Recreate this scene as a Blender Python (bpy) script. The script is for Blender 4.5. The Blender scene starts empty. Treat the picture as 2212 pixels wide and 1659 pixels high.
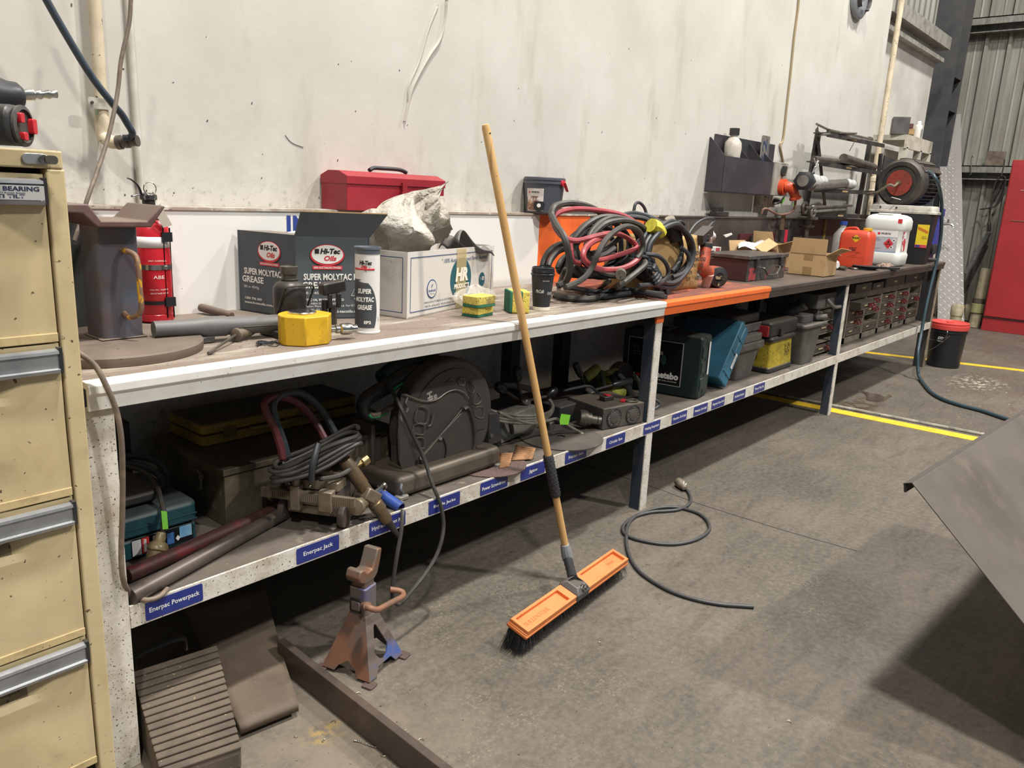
import bpy, bmesh, math, random
from mathutils import Matrix, Vector, Euler
random.seed(7)
rad=math.radians
S=bpy.context.scene
# ------------------------------------------------------------------ camera
cd=bpy.data.cameras.new('camera'); cam=bpy.data.objects.new('camera',cd); S.collection.objects.link(cam)
yaw,pitch,roll=rad(49.781),rad(13.710),rad(-2.7226)
fw=Vector((math.sin(yaw)*math.cos(pitch),math.cos(yaw)*math.cos(pitch),-math.sin(pitch)))
rt=Vector((math.cos(yaw),-math.sin(yaw),0)); dn=fw.cross(rt)
r2=rt*math.cos(roll)+dn*math.sin(roll); d2=dn*math.cos(roll)-rt*math.sin(roll)
cam.matrix_world=Matrix(((r2.x,-d2.x,-fw.x,0),(r2.y,-d2.y,-fw.y,-1.626),(r2.z,-d2.z,-fw.z,1.32),(0,0,0,1)))
cd.sensor_width=36; cd.lens=1697.157/2212*36; cd.clip_start=.02; cd.clip_end=100
S.camera=cam
# ------------------------------------------------------------------ light and exposure
vs=S.view_settings; vs.view_transform='Standard'; vs.look='None'; vs.gamma=1; vs.use_curve_mapping=False; vs.exposure=-0.12
w=bpy.data.worlds.new('shed_air'); S.world=w; w.use_nodes=True
w.node_tree.nodes['Background'].inputs[0].default_value=(.80,.88,1,1); w.node_tree.nodes['Background'].inputs[1].default_value=.20
def lamp(loc,size,power,col=(1,.965,.91),target=None):
    l=bpy.data.lights.new('high_bay','AREA'); l.shape='DISK'; l.size=size; l.energy=power; l.color=col
    o=bpy.data.objects.new('high_bay_lamp',l); S.collection.objects.link(o); o.location=loc
    return o
lamp((1.6,-1.4,7.6),.45,640)
lamp((7.5,-1.6,7.6),.5,560)
lamp((4.8,-6.0,7.6),.5,700)
lamp((-2.5,-5.2,7.6),.5,460)
# ------------------------------------------------------------------ helpers
def lin(h):
    h=h.lstrip('#'); c=[int(h[i:i+2],16)/255 for i in (0,2,4)]
    return tuple((v/12.92 if v<=.04045 else ((v+.055)/1.055)**2.4) for v in c)+(1,)
MATS={}
def mat(name,col,rough=.6,metal=0,col2=None,scale=8,amt=1,thr=(.4,.65),spk=None,sscale=120,sthr=(.66,.7),
        bump=0,bscale=60,dust=0,dustcol='8a7d6c',bdist=.004,trans=0,alpha=1,stretch=None,col3=None,scale3=30,thr3=(.55,.62),spec=.5,stretch3=None):
    if name in MATS: return MATS[name]
    m=bpy.data.materials.new(name); m.use_nodes=True; nt=m.node_tree; N=nt.nodes; L=nt.links
    b=N['Principled BSDF']; b.inputs['Roughness'].default_value=rough; b.inputs['Metallic'].default_value=metal
    b.inputs['Specular IOR Level'].default_value=spec
    c=lin(col); b.inputs['Base Color'].default_value=c; m.diffuse_color=c
    tc=N.new('ShaderNodeTexCoord')
    def coords(st):
        if not st: return tc.outputs['Object']
        mp=N.new('ShaderNodeMapping'); mp.inputs['Scale'].default_value=st; L.new(tc.outputs['Object'],mp.inputs[0]); return mp.outputs[0]
    def noise(sc,det=6,st=None,ro=.6):
        n=N.new('ShaderNodeTexNoise'); n.inputs['Scale'].default_value=sc; n.inputs['Detail'].default_value=det; n.inputs['Roughness'].default_value=ro
        L.new(coords(st),n.inputs['Vector']); return n.outputs['Fac']
    def ramp(f,a,bb,top=1):
        r=N.new('ShaderNodeMapRange'); r.inputs[1].default_value=a; r.inputs[2].default_value=bb; r.inputs[4].default_value=top; L.new(f,r.inputs[0]); return r.outputs[0]
    cur=None
    def mix(f,c2):
        nonlocal cur
        x=N.new('ShaderNodeMix'); x.data_type='RGBA'
        if cur is None: x.inputs[6].default_value=c
        else: L.new(cur,x.inputs[6])
        x.inputs[7].default_value=lin(c2); L.new(f,x.inputs[0]); cur=x.outputs[2]
    if col2: mix(ramp(noise(scale,8,stretch),thr[0],thr[1],amt),col2)
    if col3: mix(ramp(noise(scale3,8,stretch3),thr3[0],thr3[1]),col3)
    if spk: mix(ramp(noise(sscale,2),sthr[0],sthr[1]),spk)
    if dust:
        g=N.new('ShaderNodeNewGeometry'); sp=N.new('ShaderNodeSeparateXYZ'); L.new(g.outputs['Normal'],sp.inputs[0])
        d=ramp(sp.outputs[2],.25,.95,dust); mix(d,dustcol)
    if cur: L.new(cur,b.inputs['Base Color'])
    if bump:
        bp=N.new('ShaderNodeBump'); bp.inputs['Strength'].default_value=bump; bp.inputs['Distance'].default_value=bdist
        L.new(noise(bscale,4),bp.inputs['Height']); L.new(bp.outputs[0],b.inputs['Normal'])
    if trans: b.inputs['Transmission Weight'].default_value=trans
    if alpha<1: b.inputs['Alpha'].default_value=alpha
    MATS[name]=m; return m

def tag(o,label=None,cat=None,group=None,kind=None):
    if label: o['label']=label
    if cat: o['category']=cat
    if group: o['group']=group
    if kind: o['kind']=kind
    return o
def thing(name,label,cat,loc=(0,0,0),rz=0,group=None,tilt=None):
    o=bpy.data.objects.new(name,None); S.collection.objects.link(o); o.empty_display_size=.05
    o.location=loc; o.rotation_euler=tilt if tilt else (0,0,rz)
    return tag(o,label,cat,group)
def chain(o):
    m=Matrix()
    while o is not None:
        m=Matrix.LocRotScale(o.location,o.rotation_euler,o.scale)@m; o=o.parent
    return m
def cat_rom(pts,res=6,closed=False):
    pts=[Vector(p) for p in pts]; n=len(pts); out=[]
    if n<3: return pts
    rng=range(n if closed else n-1)
    for i in rng:
        g=lambda k: pts[k%n] if closed else pts[max(0,min(n-1,k))]
        p0,p1,p2,p3=g(i-1),g(i),g(i+1),g(i+2)
        for j in range(res):
            t=j/res
            out.append(.5*((2*p1)+(p2-p0)*t+(2*p0-5*p1+4*p2-p3)*t*t+(3*p1-p0-3*p2+p3)*t**3))
    if not closed: out.append(pts[-1])
    return out
class MB:
    """collects shapes; t = thing whose local frame the coordinates are given in (None: world)"""
    def __init__(s,t=None):
        s.v=[];s.f=[];s.mi=[];s.cur=0;s.T=chain(t) if t is not None else Matrix()
    def add(s,vs,fs):
        k=len(s.v); s.v+=[s.T@Vector(v) for v in vs]; s.f+=[tuple(i+k for i in f) for f in fs]; s.mi+=[s.cur]*len(fs); return s
    def hexa(s,p): return s.add(p,[(0,3,2,1),(4,5,6,7),(0,1,5,4),(1,2,6,5),(2,3,7,6),(3,0,4,7)])
    def box(s,x0,x1,y0,y1,z0,z1):
        return s.hexa([(x0,y0,z0),(x1,y0,z0),(x1,y1,z0),(x0,y1,z0),(x0,y0,z1),(x1,y0,z1),(x1,y1,z1),(x0,y1,z1)])
    def obox(s,c,size,rot=(0,0,0)):
        M=Matrix.Translation(c)@Euler(rot).to_matrix().to_4x4(); a,b,d=[v/2 for v in size]
        return s.hexa([M@Vector(q) for q in ((-a,-b,-d),(a,-b,-d),(a,b,-d),(-a,b,-d),(-a,-b,d),(a,-b,d),(a,b,d),(-a,b,d))])
    def frame(s,d,up=(0,0,1)):
        d=Vector(d).normalized(); u=Vector(up)
        if abs(d.dot(u))>.95: u=Vector((1,0,0)) if abs(d.x)<.9 else Vector((0,1,0))
        x=d.cross(u).normalized(); return x,x.cross(d).normalized()*1
    def beam(s,p0,p1,w,h,up=(0,0,1)):
        p0,p1=Vector(p0),Vector(p1); x,y=s.frame(p1-p0,up); x=x*w/2; y=y*h/2
        return s.hexa([p0-x-y,p0+x-y,p0+x+y,p0-x+y,p1-x-y,p1+x-y,p1+x+y,p1-x+y][0:4]+[p1-x-y,p1+x-y,p1+x+y,p1-x+y])
    def loft(s,rings,cap=True,closed=False):
        n=len(rings[0]); vs=[q for r in rings for q in r]; fs=[]
        m=len(rings)
        for i in range(m if closed else m-1):
            a=i*n;b=((i+1)%m)*n
            for j in range(n):
                k=(j+1)%n; fs.append((a+j,a+k,b+k,b+j))
        if cap and not closed: fs.append(tuple(range(n-1,-1,-1))); fs.append(tuple(range((m-1)*n,m*n)))
        return s.add(vs,fs)
    def turn(s,p0,axis,prof,n=20,cap=True,up=(0,0,1),a0=0,a1=None):
        """profile [(r,h)] turned about axis from p0"""
        p0=Vector(p0); d=Vector(axis).normalized(); x,y=s.frame(d,up)
        return s.loft([[p0+d*h+x*(r*math.cos(2*math.pi*i/n))+y*(r*math.sin(2*math.pi*i/n)) for i in range(n)] for r,h in prof],cap)
    def cyl(s,p0,p1,r0,r1=None,n=16):
        p0,p1=Vector(p0),Vector(p1); h=(p1-p0).length
        return s.turn(p0,p1-p0,[(r0,0),(r0 if r1 is None else r1,h)],n)
    def pipe(s,p0,p1,ro,ri,n=20):
        p0,p1=Vector(p0),Vector(p1); h=(p1-p0).length; d=(p1-p0).normalized(); x,y=s.frame(d)
        rg=[[p0+d*hh+x*(r*math.cos(2*math.pi*i/n))+y*(r*math.sin(2*math.pi*i/n)) for i in range(n)] for r,hh in ((ro,0),(ro,h),(ri,h),(ri,0))]
        return s.loft(rg,False,True)
    def tube(s,pts,r,n=8,closed=False,res=6,taper=None,raw=False,flat=1):
        P_=[Vector(p) for p in pts] if raw else cat_rom(pts,res,closed)
        m=len(P_); rings=[]; up=Vector((0,0,1)); prev=None
        for i,p in enumerate(P_):
            a=P_[(i-1)%m] if closed else P_[max(0,i-1)]; b=P_[(i+1)%m] if closed else P_[min(m-1,i+1)]
            d=(b-a).normalized() if (b-a).length>1e-9 else Vector((0,0,1))
            if prev is None:
                x,y=s.frame(d)
            else:
                x=(prev-d*prev.dot(d)); x=x.normalized() if x.length>1e-6 else s.frame(d)[0]; y=d.cross(x)*1
            prev=x; rr=r if taper is None else taper(i/(m-1))*r
            rings.append([p+x*(rr*math.cos(2*math.pi*k/n))+y*(rr*flat*math.sin(2*math.pi*k/n)) for k in range(n)])
        return s.loft(rings,True,closed)
    def prism(s,poly,o,ux,uy,depth):
        """2-d outline on frame (o,ux,uy), extruded along ux x uy by depth"""
        o=Vector(o);ux=Vector(ux).normalized();uy=Vector(uy).normalized();w_=ux.cross(uy)*depth
        a=[o+ux*p[0]+uy*p[1] for p in poly]; n=len(a)
        fs=[tuple(range(n-1,-1,-1)),tuple(range(n,2*n))]+[(i,(i+1)%n,n+(i+1)%n,n+i) for i in range(n)]
        return s.add(a+[q+w_ for q in a],fs)
    def rbox(s,x0,x1,y0,y1,z0,z1,r=.01,axis='z',k=4):
        def rr(a0,a1,b0,b1):
            out=[]
            for cx_,cy_,st in ((a1-r,b1-r,0),(a0+r,b1-r,90),(a0+r,b0+r,180),(a1-r,b0+r,270)):
                for i in range(k+1):
                    t=rad(st+90*i/k); out.append((cx_+r*math.cos(t),cy_+r*math.sin(t)))
            return out
        if axis=='z': return s.prism(rr(x0,x1,y0,y1),(0,0,z0),(1,0,0),(0,1,0),z1-z0)
        if axis=='y': return s.prism([(a,b) for a,b in rr(x0,x1,z0,z1)],(0,y1,0),(1,0,0),(0,0,1),y1-y0)
        return s.prism([(a,b) for a,b in rr(y0,y1,z0,z1)],(x0,0,0),(0,1,0),(0,0,1),x1-x0)
    def ball(s,c,r,n=12,m=8,sc=(1,1,1)):
        c=Vector(c); rg=[]
        for j in range(m+1):
            t=math.pi*j/m; rg.append([c+Vector((r*math.sin(t)*math.cos(2*math.pi*i/n)*sc[0],r*math.sin(t)*math.sin(2*math.pi*i/n)*sc[1],-r*math.cos(t)*sc[2])) for i in range(n)])
        return s.loft(rg,False)
    def surf(s,fn,nu,nv,closeu=False):
        vs=[fn(i/(nu-(0 if closeu else 1)),j/(nv-1)) for j in range(nv) for i in range(nu)]
        fs=[]
        for j in range(nv-1):
            for i in range(nu if closeu else nu-1):
                a=j*nu+i;b=j*nu+(i+1)%nu; fs.append((a,b,b+nu,a+nu))
        return s.add(vs,fs)
    def build(s,name,m,parent=None,smooth=True,bevel=0,label=None,cat=None,group=None,kind=None,origin=None,solid=0,seg=2,sub=0,ang=38):
        inv=chain(parent).inverted() if parent is not None else Matrix()
        if parent is None:
            if origin is None:
                xs=[v.x for v in s.v];ys=[v.y for v in s.v];zs=[v.z for v in s.v]
                origin=((min(xs)+max(xs))/2,(min(ys)+max(ys))/2,min(zs))
            inv=Matrix.Translation(-Vector(origin))
        me=bpy.data.meshes.new(name); me.from_pydata([inv@v for v in s.v],[],s.f); me.update()
        bm=bmesh.new(); bm.from_mesh(me); bmesh.ops.recalc_face_normals(bm,faces=bm.faces) if not solid else None; bm.to_mesh(me); bm.free()
        ml=m if isinstance(m,(list,tuple)) else [m]
        for x in ml: me.materials.append(x)
        if len(ml)>1: me.polygons.foreach_set('material_index',s.mi)
        if smooth:
            me.polygons.foreach_set('use_smooth',[True]*len(me.polygons)); me.set_sharp_from_angle(angle=rad(ang))
        o=bpy.data.objects.new(name,me); S.collection.objects.link(o)
        if parent is not None: o.parent=parent
        else: o.location=origin
        if bevel:
            md=o.modifiers.new('bevel','BEVEL'); md.width=bevel; md.segments=seg; md.limit_method='ANGLE'; md.angle_limit=rad(35); md.harden_normals=False
        if solid:
            md=o.modifiers.new('solid','SOLIDIFY'); md.thickness=solid; md.offset=0
        if sub:
            md=o.modifiers.new('sub','SUBSURF'); md.levels=sub; md.render_levels=sub
        return tag(o,label,cat,group,kind)
TEXTS=[]
def text(body,c,ux,up,w,h,m,parent,bold=.0,shear=0,name='lettering',wrap=None,sp=1.0):
    """flat print fitted to w x h, centred on c (world coordinates)"""
    cu=bpy.data.curves.new(name,'FONT'); cu.body=body; cu.size=1; cu.offset=bold; cu.shear=shear; cu.resolution_u=2
    cu.align_x='CENTER'; cu.fill_mode='FRONT'; cu.space_character=sp; cu.space_line=.95
    o=bpy.data.objects.new(name,cu); S.collection.objects.link(o)
    TEXTS.append((o,Vector(c),Vector(ux).normalized(),Vector(up).normalized(),w,h,m,parent,wrap,name))
def finish_texts():
    bpy.context.view_layer.update(); dg=bpy.context.evaluated_depsgraph_get()
    done=[]
    for o,c,ux,up,w,h,m,parent,wrap,name in TEXTS:
        me=bpy.data.meshes.new_from_object(o.evaluated_get(dg)); done.append(me)
    for (o,c,ux,up,w,h,m,parent,wrap,name),me in zip(TEXTS,done):
        xs=[v.co.x for v in me.vertices];ys=[v.co.y for v in me.vertices]
        if not xs: continue
        x0,x1,y0,y1=min(xs),max(xs),min(ys),max(ys); inv=chain(parent).inverted() if parent is not None else Matrix()
        for v in me.vertices:
            a=((v.co.x-x0)/(x1-x0)-.5)*w; b=((v.co.y-y0)/(y1-y0)-.5)*h
            if wrap:   # (centre, radius, angle) : printed round a vertical cylinder
                cc,r,an=wrap; t=an+a/r; p=Vector((cc[0]+r*math.cos(t),cc[1]+r*math.sin(t),c.z+b))
            else: p=c+ux*a+up*b
            v.co=inv@p
        me.materials.clear(); me.materials.append(m); cu=o.data
        bpy.data.objects.remove(o); bpy.data.curves.remove(cu)
        n=bpy.data.objects.new(name,me); S.collection.objects.link(n); n.parent=parent
def panel(name,c,ux,up,w,h,m,parent,t=.0008,r=0):
    """thin printed sheet"""
    b=MB(); c=Vector(c);ux=Vector(ux).normalized();up=Vector(up).normalized(); n=ux.cross(up)
    if r:
        pl=[]
        for sx,sy,st in ((1,1,0),(-1,1,90),(-1,-1,180),(1,-1,270)):
            for i in range(4):
                a=rad(st+30*i); pl.append((sx*(w/2-r)+r*math.cos(a),sy*(h/2-r)+r*math.sin(a)))
    else: pl=[(-w/2,-h/2),(w/2,-h/2),(w/2,h/2),(-w/2,h/2)]
    b.prism(pl,c-n*t*.5,ux,up,t)
    return b.build(name,m,parent,smooth=False)
def oval(name,c,ux,up,w,h,m,parent,t=.0008,n=28):
    b=MB(); c=Vector(c);ux=Vector(ux).normalized();up=Vector(up).normalized(); nn=ux.cross(up)
    b.prism([(w/2*math.cos(2*math.pi*i/n),h/2*math.sin(2*math.pi*i/n)) for i in range(n)],c-nn*t*.5,ux,up,t)
    return b.build(name,m,parent,smooth=False)
def wrap_patch(name,cc,r,a0,a1,z0,z1,m,parent,n=12,t=None):
    b=MB(); b.surf(lambda u,v:(cc[0]+r*math.cos(a0+(a1-a0)*u),cc[1]+r*math.sin(a0+(a1-a0)*u),z0+(z1-z0)*v),n,2)
    return b.build(name,m,parent,solid=.0006)
def copy_tree(o,parent=None):
    c=o.copy(); S.collection.objects.link(c)
    if parent is not None: c.parent=parent
    for ch in list(o.children): copy_tree(ch,c)
    return c
X_,Y_,Z_=(1,0,0),(0,1,0),(0,0,1)
NY=(0,-1,0)
# ------------------------------------------------------------------ shared materials
black=mat('black_plastic','26262a',.45,dust=.45,dustcol='5a544c',col2='35332f',scale=20)
rubber=mat('dusty_rubber','3a3a3a',.6,col2='57524b',scale=30,thr=(.45,.7),dust=.35,dustcol='6b6459')
steel=mat('dull_steel','77736b',.45,.7,col2='4c463e',scale=14,thr=(.4,.7),dust=.4,dustcol='7c7264')
chrome=mat('chrome','c9c8c2',.22,1,col2='8f8a80',scale=25,thr=(.5,.7))
darksteel=mat('dark_painted_steel','2f3033',.55,.1,col2='46413b',scale=12,thr=(.45,.75),dust=.4,dustcol='6a6157')
white_print=mat('white_print','e8e6e0',.6)
black_print=mat('black_print','1c1c1e',.6)
blue_print=mat('blue_print','2a3f8c',.6)
red_print=mat('red_print','c8323a',.6)
card=mat('brown_card','b3946b',.85,col2='9c7d56',scale=10,thr=(.5,.8),bump=.1,bscale=200)
brass=mat('brass','a8925c',.35,.8,col2='7c6c48',scale=30)
cable_m=mat('cable_rubber','4b4946',.5,col2='625b52',scale=25,thr=(.45,.7),dust=.3,dustcol='7a6f62')
cable_d=mat('dark_cable','33363a',.45,dust=.25,dustcol='665f57')

# ================================================================== SETTING
def floor_mat():
    m=bpy.data.materials.new('stained_concrete'); m.use_nodes=True; nt=m.node_tree;N=nt.nodes;L=nt.links
    b=N['Principled BSDF']; b.inputs['Specular IOR Level'].default_value=.35
    tc=N.new('ShaderNodeTexCoord')
    def mp(st,rot=(0,0,0),loc=(0,0,0)):
        x=N.new('ShaderNodeMapping'); x.inputs['Scale'].default_value=st; x.inputs['Rotation'].default_value=rot; x.inputs['Location'].default_value=loc; L.new(tc.outputs['Object'],x.inputs[0]); return x.outputs[0]
    def noise(v,sc,det=8,ro=.6,dist=0):
        n=N.new('ShaderNodeTexNoise'); n.inputs['Scale'].default_value=sc; n.inputs['Detail'].default_value=det; n.inputs['Roughness'].default_value=ro; n.inputs['Distortion'].default_value=dist; L.new(v,n.inputs['Vector']); return n.outputs['Fac']
    def rng(f,a,c,t0=0,t1=1):
        r=N.new('ShaderNodeMapRange'); r.inputs[1].default_value=a;r.inputs[2].default_value=c;r.inputs[3].default_value=t0;r.inputs[4].default_value=t1; L.new(f,r.inputs[0]); return r.outputs[0]
    def mix(f,a,c):
        x=N.new('ShaderNodeMix'); x.data_type='RGBA'
        for i,q in ((6,a),(7,c)):
            if isinstance(q,str): x.inputs[i].default_value=lin(q)
            else: L.new(q,x.inputs[i])
        L.new(f,x.inputs[0]); return x.outputs[2]
    def mul(a,c):
        x=N.new('ShaderNodeMath'); x.operation='MULTIPLY'; L.new(a,x.inputs[0]); L.new(c,x.inputs[1]); return x.outputs[0]
    def spot(cx_,cy_,rx,ry,soft=.6):
        v=N.new('ShaderNodeVectorMath'); v.operation='LENGTH'; L.new(mp((1/rx,1/ry,0),loc=(-cx_/rx,-cy_/ry,0)),v.inputs[0])
        return rng(v.outputs['Value'],1,1-soft)
    o=mp((1,1,1)); c=mix(rng(noise(o,1.3),.35,.68),'4f4a43','6a6258')
    c=mix(rng(noise(mp((1.2,5,1),(0,0,.5)),3,9,.65,.6),.45,.75,0,.75),c,'433e38')
    c=mix(rng(noise(mp((6,1.5,1),(0,0,.9)),4,9,.7,.8),.58,.72,0,.5),c,'786f62')
    c=mix(rng(noise(o,48,8,.75),.42,.72,0,.38),c,'8d8474'); c=mix(rng(noise(mp((1,1,1),loc=(5,2,0)),30,8,.75),.5,.75,0,.4),c,'3f3932')
    # worn pale patches by the bench and between the tools, where the oil film has been scrubbed off
    wear=noise(mp((1,1,1),loc=(3,1,0)),95,5,.8)
    clump=rng(noise(o,7,5,.6),.47,.62)
    for q in ((.95,-.35,.75,.35),(1.55,-.55,.55,.3),(1.5,.05,.5,.3),(2.6,-.8,.6,.25),(2.0,-.1,.6,.25)):
        c=mix(mul(mul(rng(wear,.53,.66,0,.75),spot(*q,.9)),clump),c,'a89d88')
    c=mix(mul(rng(noise(o,6,6),.3,.6),spot(.95,-.35,.6,.45,.9)),c,'7d7264')
    c=mix(rng(noise(o,210,2,.5),.735,.76),c,'b5ac9a')
    c=mix(rng(noise(mp((1,1,1),loc=(7,3,0)),90,2,.5),.72,.75),c,'2a2520')
    # spilt absorbent by the bucket, oil stain, ochre dust
    c=mix(mul(rng(noise(o,22,6),.52,.6),spot(7.15,-.48,.42,.26,.9)),c,'c9bfa9')
    c=mix(mul(rng(noise(mp((2,8,1),(0,0,.2)),6,6),.64,.70),spot(6.4,-.75,1.2,.5,.7)),c,'b5ac9a')
    c=mix(mul(rng(noise(o,9,6),.44,.5),spot(5.55,-.05,.42,.16,.5)),c,'4a3e33')
    c=mix(mul(rng(noise(o,40,5),.45,.62),spot(1.01,-.22,.08,.05,.9)),c,'a0854c')
    L.new(c,b.inputs['Base Color'])
    L.new(rng(noise(o,3,6),.3,.7,.42,.75),b.inputs['Roughness'])
    bp=N.new('ShaderNodeBump'); bp.inputs['Strength'].default_value=.25; bp.inputs['Distance'].default_value=.004; L.new(noise(o,45,8,.7),bp.inputs['Height']); L.new(bp.outputs[0],b.inputs['Normal'])
    return m
FM=floor_mat()
b=MB(); b.box(-4,14,-8,3,-.12,0)
floor=b.build('floor',FM,smooth=False,kind='structure',origin=(0,0,0))
# saw-cut joint across the slab
jm=mat('joint_dark','2a2520',.9)  # even dark colour of the joint line
jp=[(3.139,0.930,0.000),(3.122,0.474,0.000),(3.114,0.120,0.000),(3.087,-0.125,0.000),(3.085,-0.349,0.000),(3.089,-0.568,0.000),(3.110,-0.827,0.000)]
b=MB(); b.tube([(p[0],p[1],.0) for p in jp],.0035,6,flat=.3); b.build('joint',jm,floor)
ym=mat('yellow_line_paint','e3bb2c',.6,col2='b58f2a',scale=18,thr=(.5,.8),spk='5b4a2c',sscale=90,sthr=(.63,.68))
def strip(pts,w,name='painted_line',m=ym,z=.002):
    a,c=Vector(pts[0]),Vector(pts[1]); d=(c-a).normalized(); n=Vector((-d.y,d.x,0))*w/2
    b=MB(); b.hexa([tuple(a-n)[:2]+(0,),tuple(c-n)[:2]+(0,),tuple(c+n)[:2]+(0,),tuple(a+n)[:2]+(0,)]+[tuple(a-n)[:2]+(z,),tuple(c-n)[:2]+(z,),tuple(c+n)[:2]+(z,),tuple(a+n)[:2]+(z,)])
    return b.build(name,m,floor,smooth=False)
strip([(5.26,.95,0),(5.33,-1.6,0)],.11)
strip([(7.72,.74,0),(8.42,-1.8,0)],.10)
# pale flat conduit laid beside the nearer line
b=MB(); b.tube([(5.36,.9,.008),(5.38,.2,.008),(5.41,-.5,.008),(5.46,-1.5,.008)],.011,8)
cdm=mat('scuffed_white_conduit','a9a498',.6,col2='6d6a62',scale=9,thr=(.4,.6),spk='3c3a36',sscale=50)
b.build('conduit_run',cdm,label='scuffed white conduit lying on the floor beside the near yellow line',cat='conduit')
# wet patch
b=MB(); pw=[(6.039,0.106,0.000),(6.046,0.048,0.000),(6.034,0.005,0.000),(6.046,-0.057,0.000),(5.988,-0.112,0.000),(6.105,-0.105,0.000),(6.063,-0.139,0.000),(5.942,-0.141,0.000),(5.868,-0.147,0.000),(5.791,-0.116,0.000),(5.763,-0.077,0.000),(5.781,-0.043,0.000),(5.873,-0.018,0.000),(5.952,0.019,0.000)]
b.add([(p[0],p[1],.0012) for p in pw],[tuple(range(len(pw)))])
b.build('puddle',mat('wet_oil','3a3026',.12),floor,smooth=False)

wallm=mat('painted_precast','cdcac2',.75,col2='bab6ad',scale=1.6,thr=(.35,.75),spk='5f5850',sscale=85,sthr=(.735,.77),bump=.15,bscale=30,
          col3='aaa499',scale3=5,thr3=(.56,.8),stretch3=(1,1,.25),spec=.25)
def grime(m,z0,z1,col,sc,a,c_,top=1,x0=None,x1=None):
    # grime that collects low on the panel, above the ledge
    nt=m.node_tree;N=nt.nodes;L=nt.links; bs=N['Principled BSDF']; src=bs.inputs['Base Color'].links[0].from_socket
    tc=N.new('ShaderNodeTexCoord'); sp=N.new('ShaderNodeSeparateXYZ'); L.new(tc.outputs['Object'],sp.inputs[0])
    def rg(f,p,q,t=1):
        r=N.new('ShaderNodeMapRange'); r.inputs[1].default_value=p;r.inputs[2].default_value=q;r.inputs[4].default_value=t; L.new(f,r.inputs[0]); return r.outputs[0]
    n=N.new('ShaderNodeTexNoise'); n.inputs['Scale'].default_value=sc; n.inputs['Detail'].default_value=8; n.inputs['Roughness'].default_value=.7; L.new(tc.outputs['Object'],n.inputs['Vector'])
    f=rg(n.outputs['Fac'],a,c_,top); z=rg(sp.outputs[2],z1,z0); mu=N.new('ShaderNodeMath'); mu.operation='MULTIPLY'; L.new(f,mu.inputs[0]); L.new(z,mu.inputs[1]); out=mu.outputs[0]
    if x0 is not None:
        m2=N.new('ShaderNodeMath'); m2.operation='MULTIPLY'; L.new(out,m2.inputs[0]); L.new(rg(sp.outputs[0],x0,x1),m2.inputs[1]); out=m2.outputs[0]
    x=N.new('ShaderNodeMix'); x.data_type='RGBA'; L.new(src,x.inputs[6]); x.inputs[7].default_value=lin(col); L.new(out,x.inputs[0]); L.new(x.outputs[2],bs.inputs['Base Color'])
grime(wallm,1.24,1.60,'8f877c',9,.45,.75,.5); grime(wallm,1.24,1.34,'5d564d',34,.54,.7,.7); grime(wallm,1.2,1.75,'6d665c',4,.35,.7,.7,4.9,6.6)
b=MB(); b.box(-2.2,7.62,.75,.95,0,4.4)
wb=b.build('wall_back',wallm,smooth=False,kind='structure',origin=(0,.75,0))
# smears, drips and scuffs on the painted panel: thin films with a shape of their own
sm=mat('wall_smear','c4c0b5',.5,spec=.3); sg=mat('wall_scuff','8f887c',.8)
def smear(pts,r,m=sm,name='smear'):
    b=MB(); b.tube([(p[0],.7495,p[2]) for p in pts],r,6,res=5,flat=.25); return b.build(name,m,wb)
smear([(2.305,0.750,2.028),(2.300,0.750,1.961),(2.273,0.750,1.881),(2.219,0.750,1.814),(2.161,0.750,1.731),(2.127,0.750,1.669),(2.099,0.750,1.563)],.012)
smear([(2.262,0.750,2.003),(2.216,0.750,1.913),(2.171,0.750,1.791),(2.119,0.750,1.693),(2.116,0.750,1.610)],.008)
for q in ([615,300,640,312,665,318],[905,158,960,162,1030,175],[1385,120,1440,126,1500,132],[560,150,566,190,575,230]): pass
smear([(1.576,0.750,1.470),(1.601,0.750,1.448),(1.647,0.750,1.436)],.002,sg,'scuff'); pass
rnd=random.Random(3)
b=MB()
for i in range(150):
    x=.9+rnd.random()**1.4*6.2; z=1.26+rnd.random()**2.2*2.6; s_=.0015+rnd.random()*.003
    b.obox((x,.7498,z),(s_,.0006,s_*(1+rnd.random()*1.8)),(0,rnd.random(),0))
b.build('chip',mat('wall_chip','4c463f',.8),wb,smooth=False,kind='stuff')
# recessed panel beyond the down pipe with its capping
b=MB(); b.box(7.62,9.62,.86,1.0,0,2.98); b.build('trim_1',mat('pale_panel','cfccc4',.75,col2='b4b0a7',scale=1.5,bump=.1),smooth=False,kind='structure')
capm=mat('galvanised','a9a69e',.5,.3,col2='7d786e',scale=10,thr=(.45,.7))
b=MB(); b.box(7.62,9.66,.74,1.0,2.98,3.03); b.box(7.62,9.66,.78,.86,2.86,2.9); b.box(7.62,9.66,.74,.76,3.03,3.1); b.build('trim_2',capm,smooth=False,kind='structure')
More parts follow.
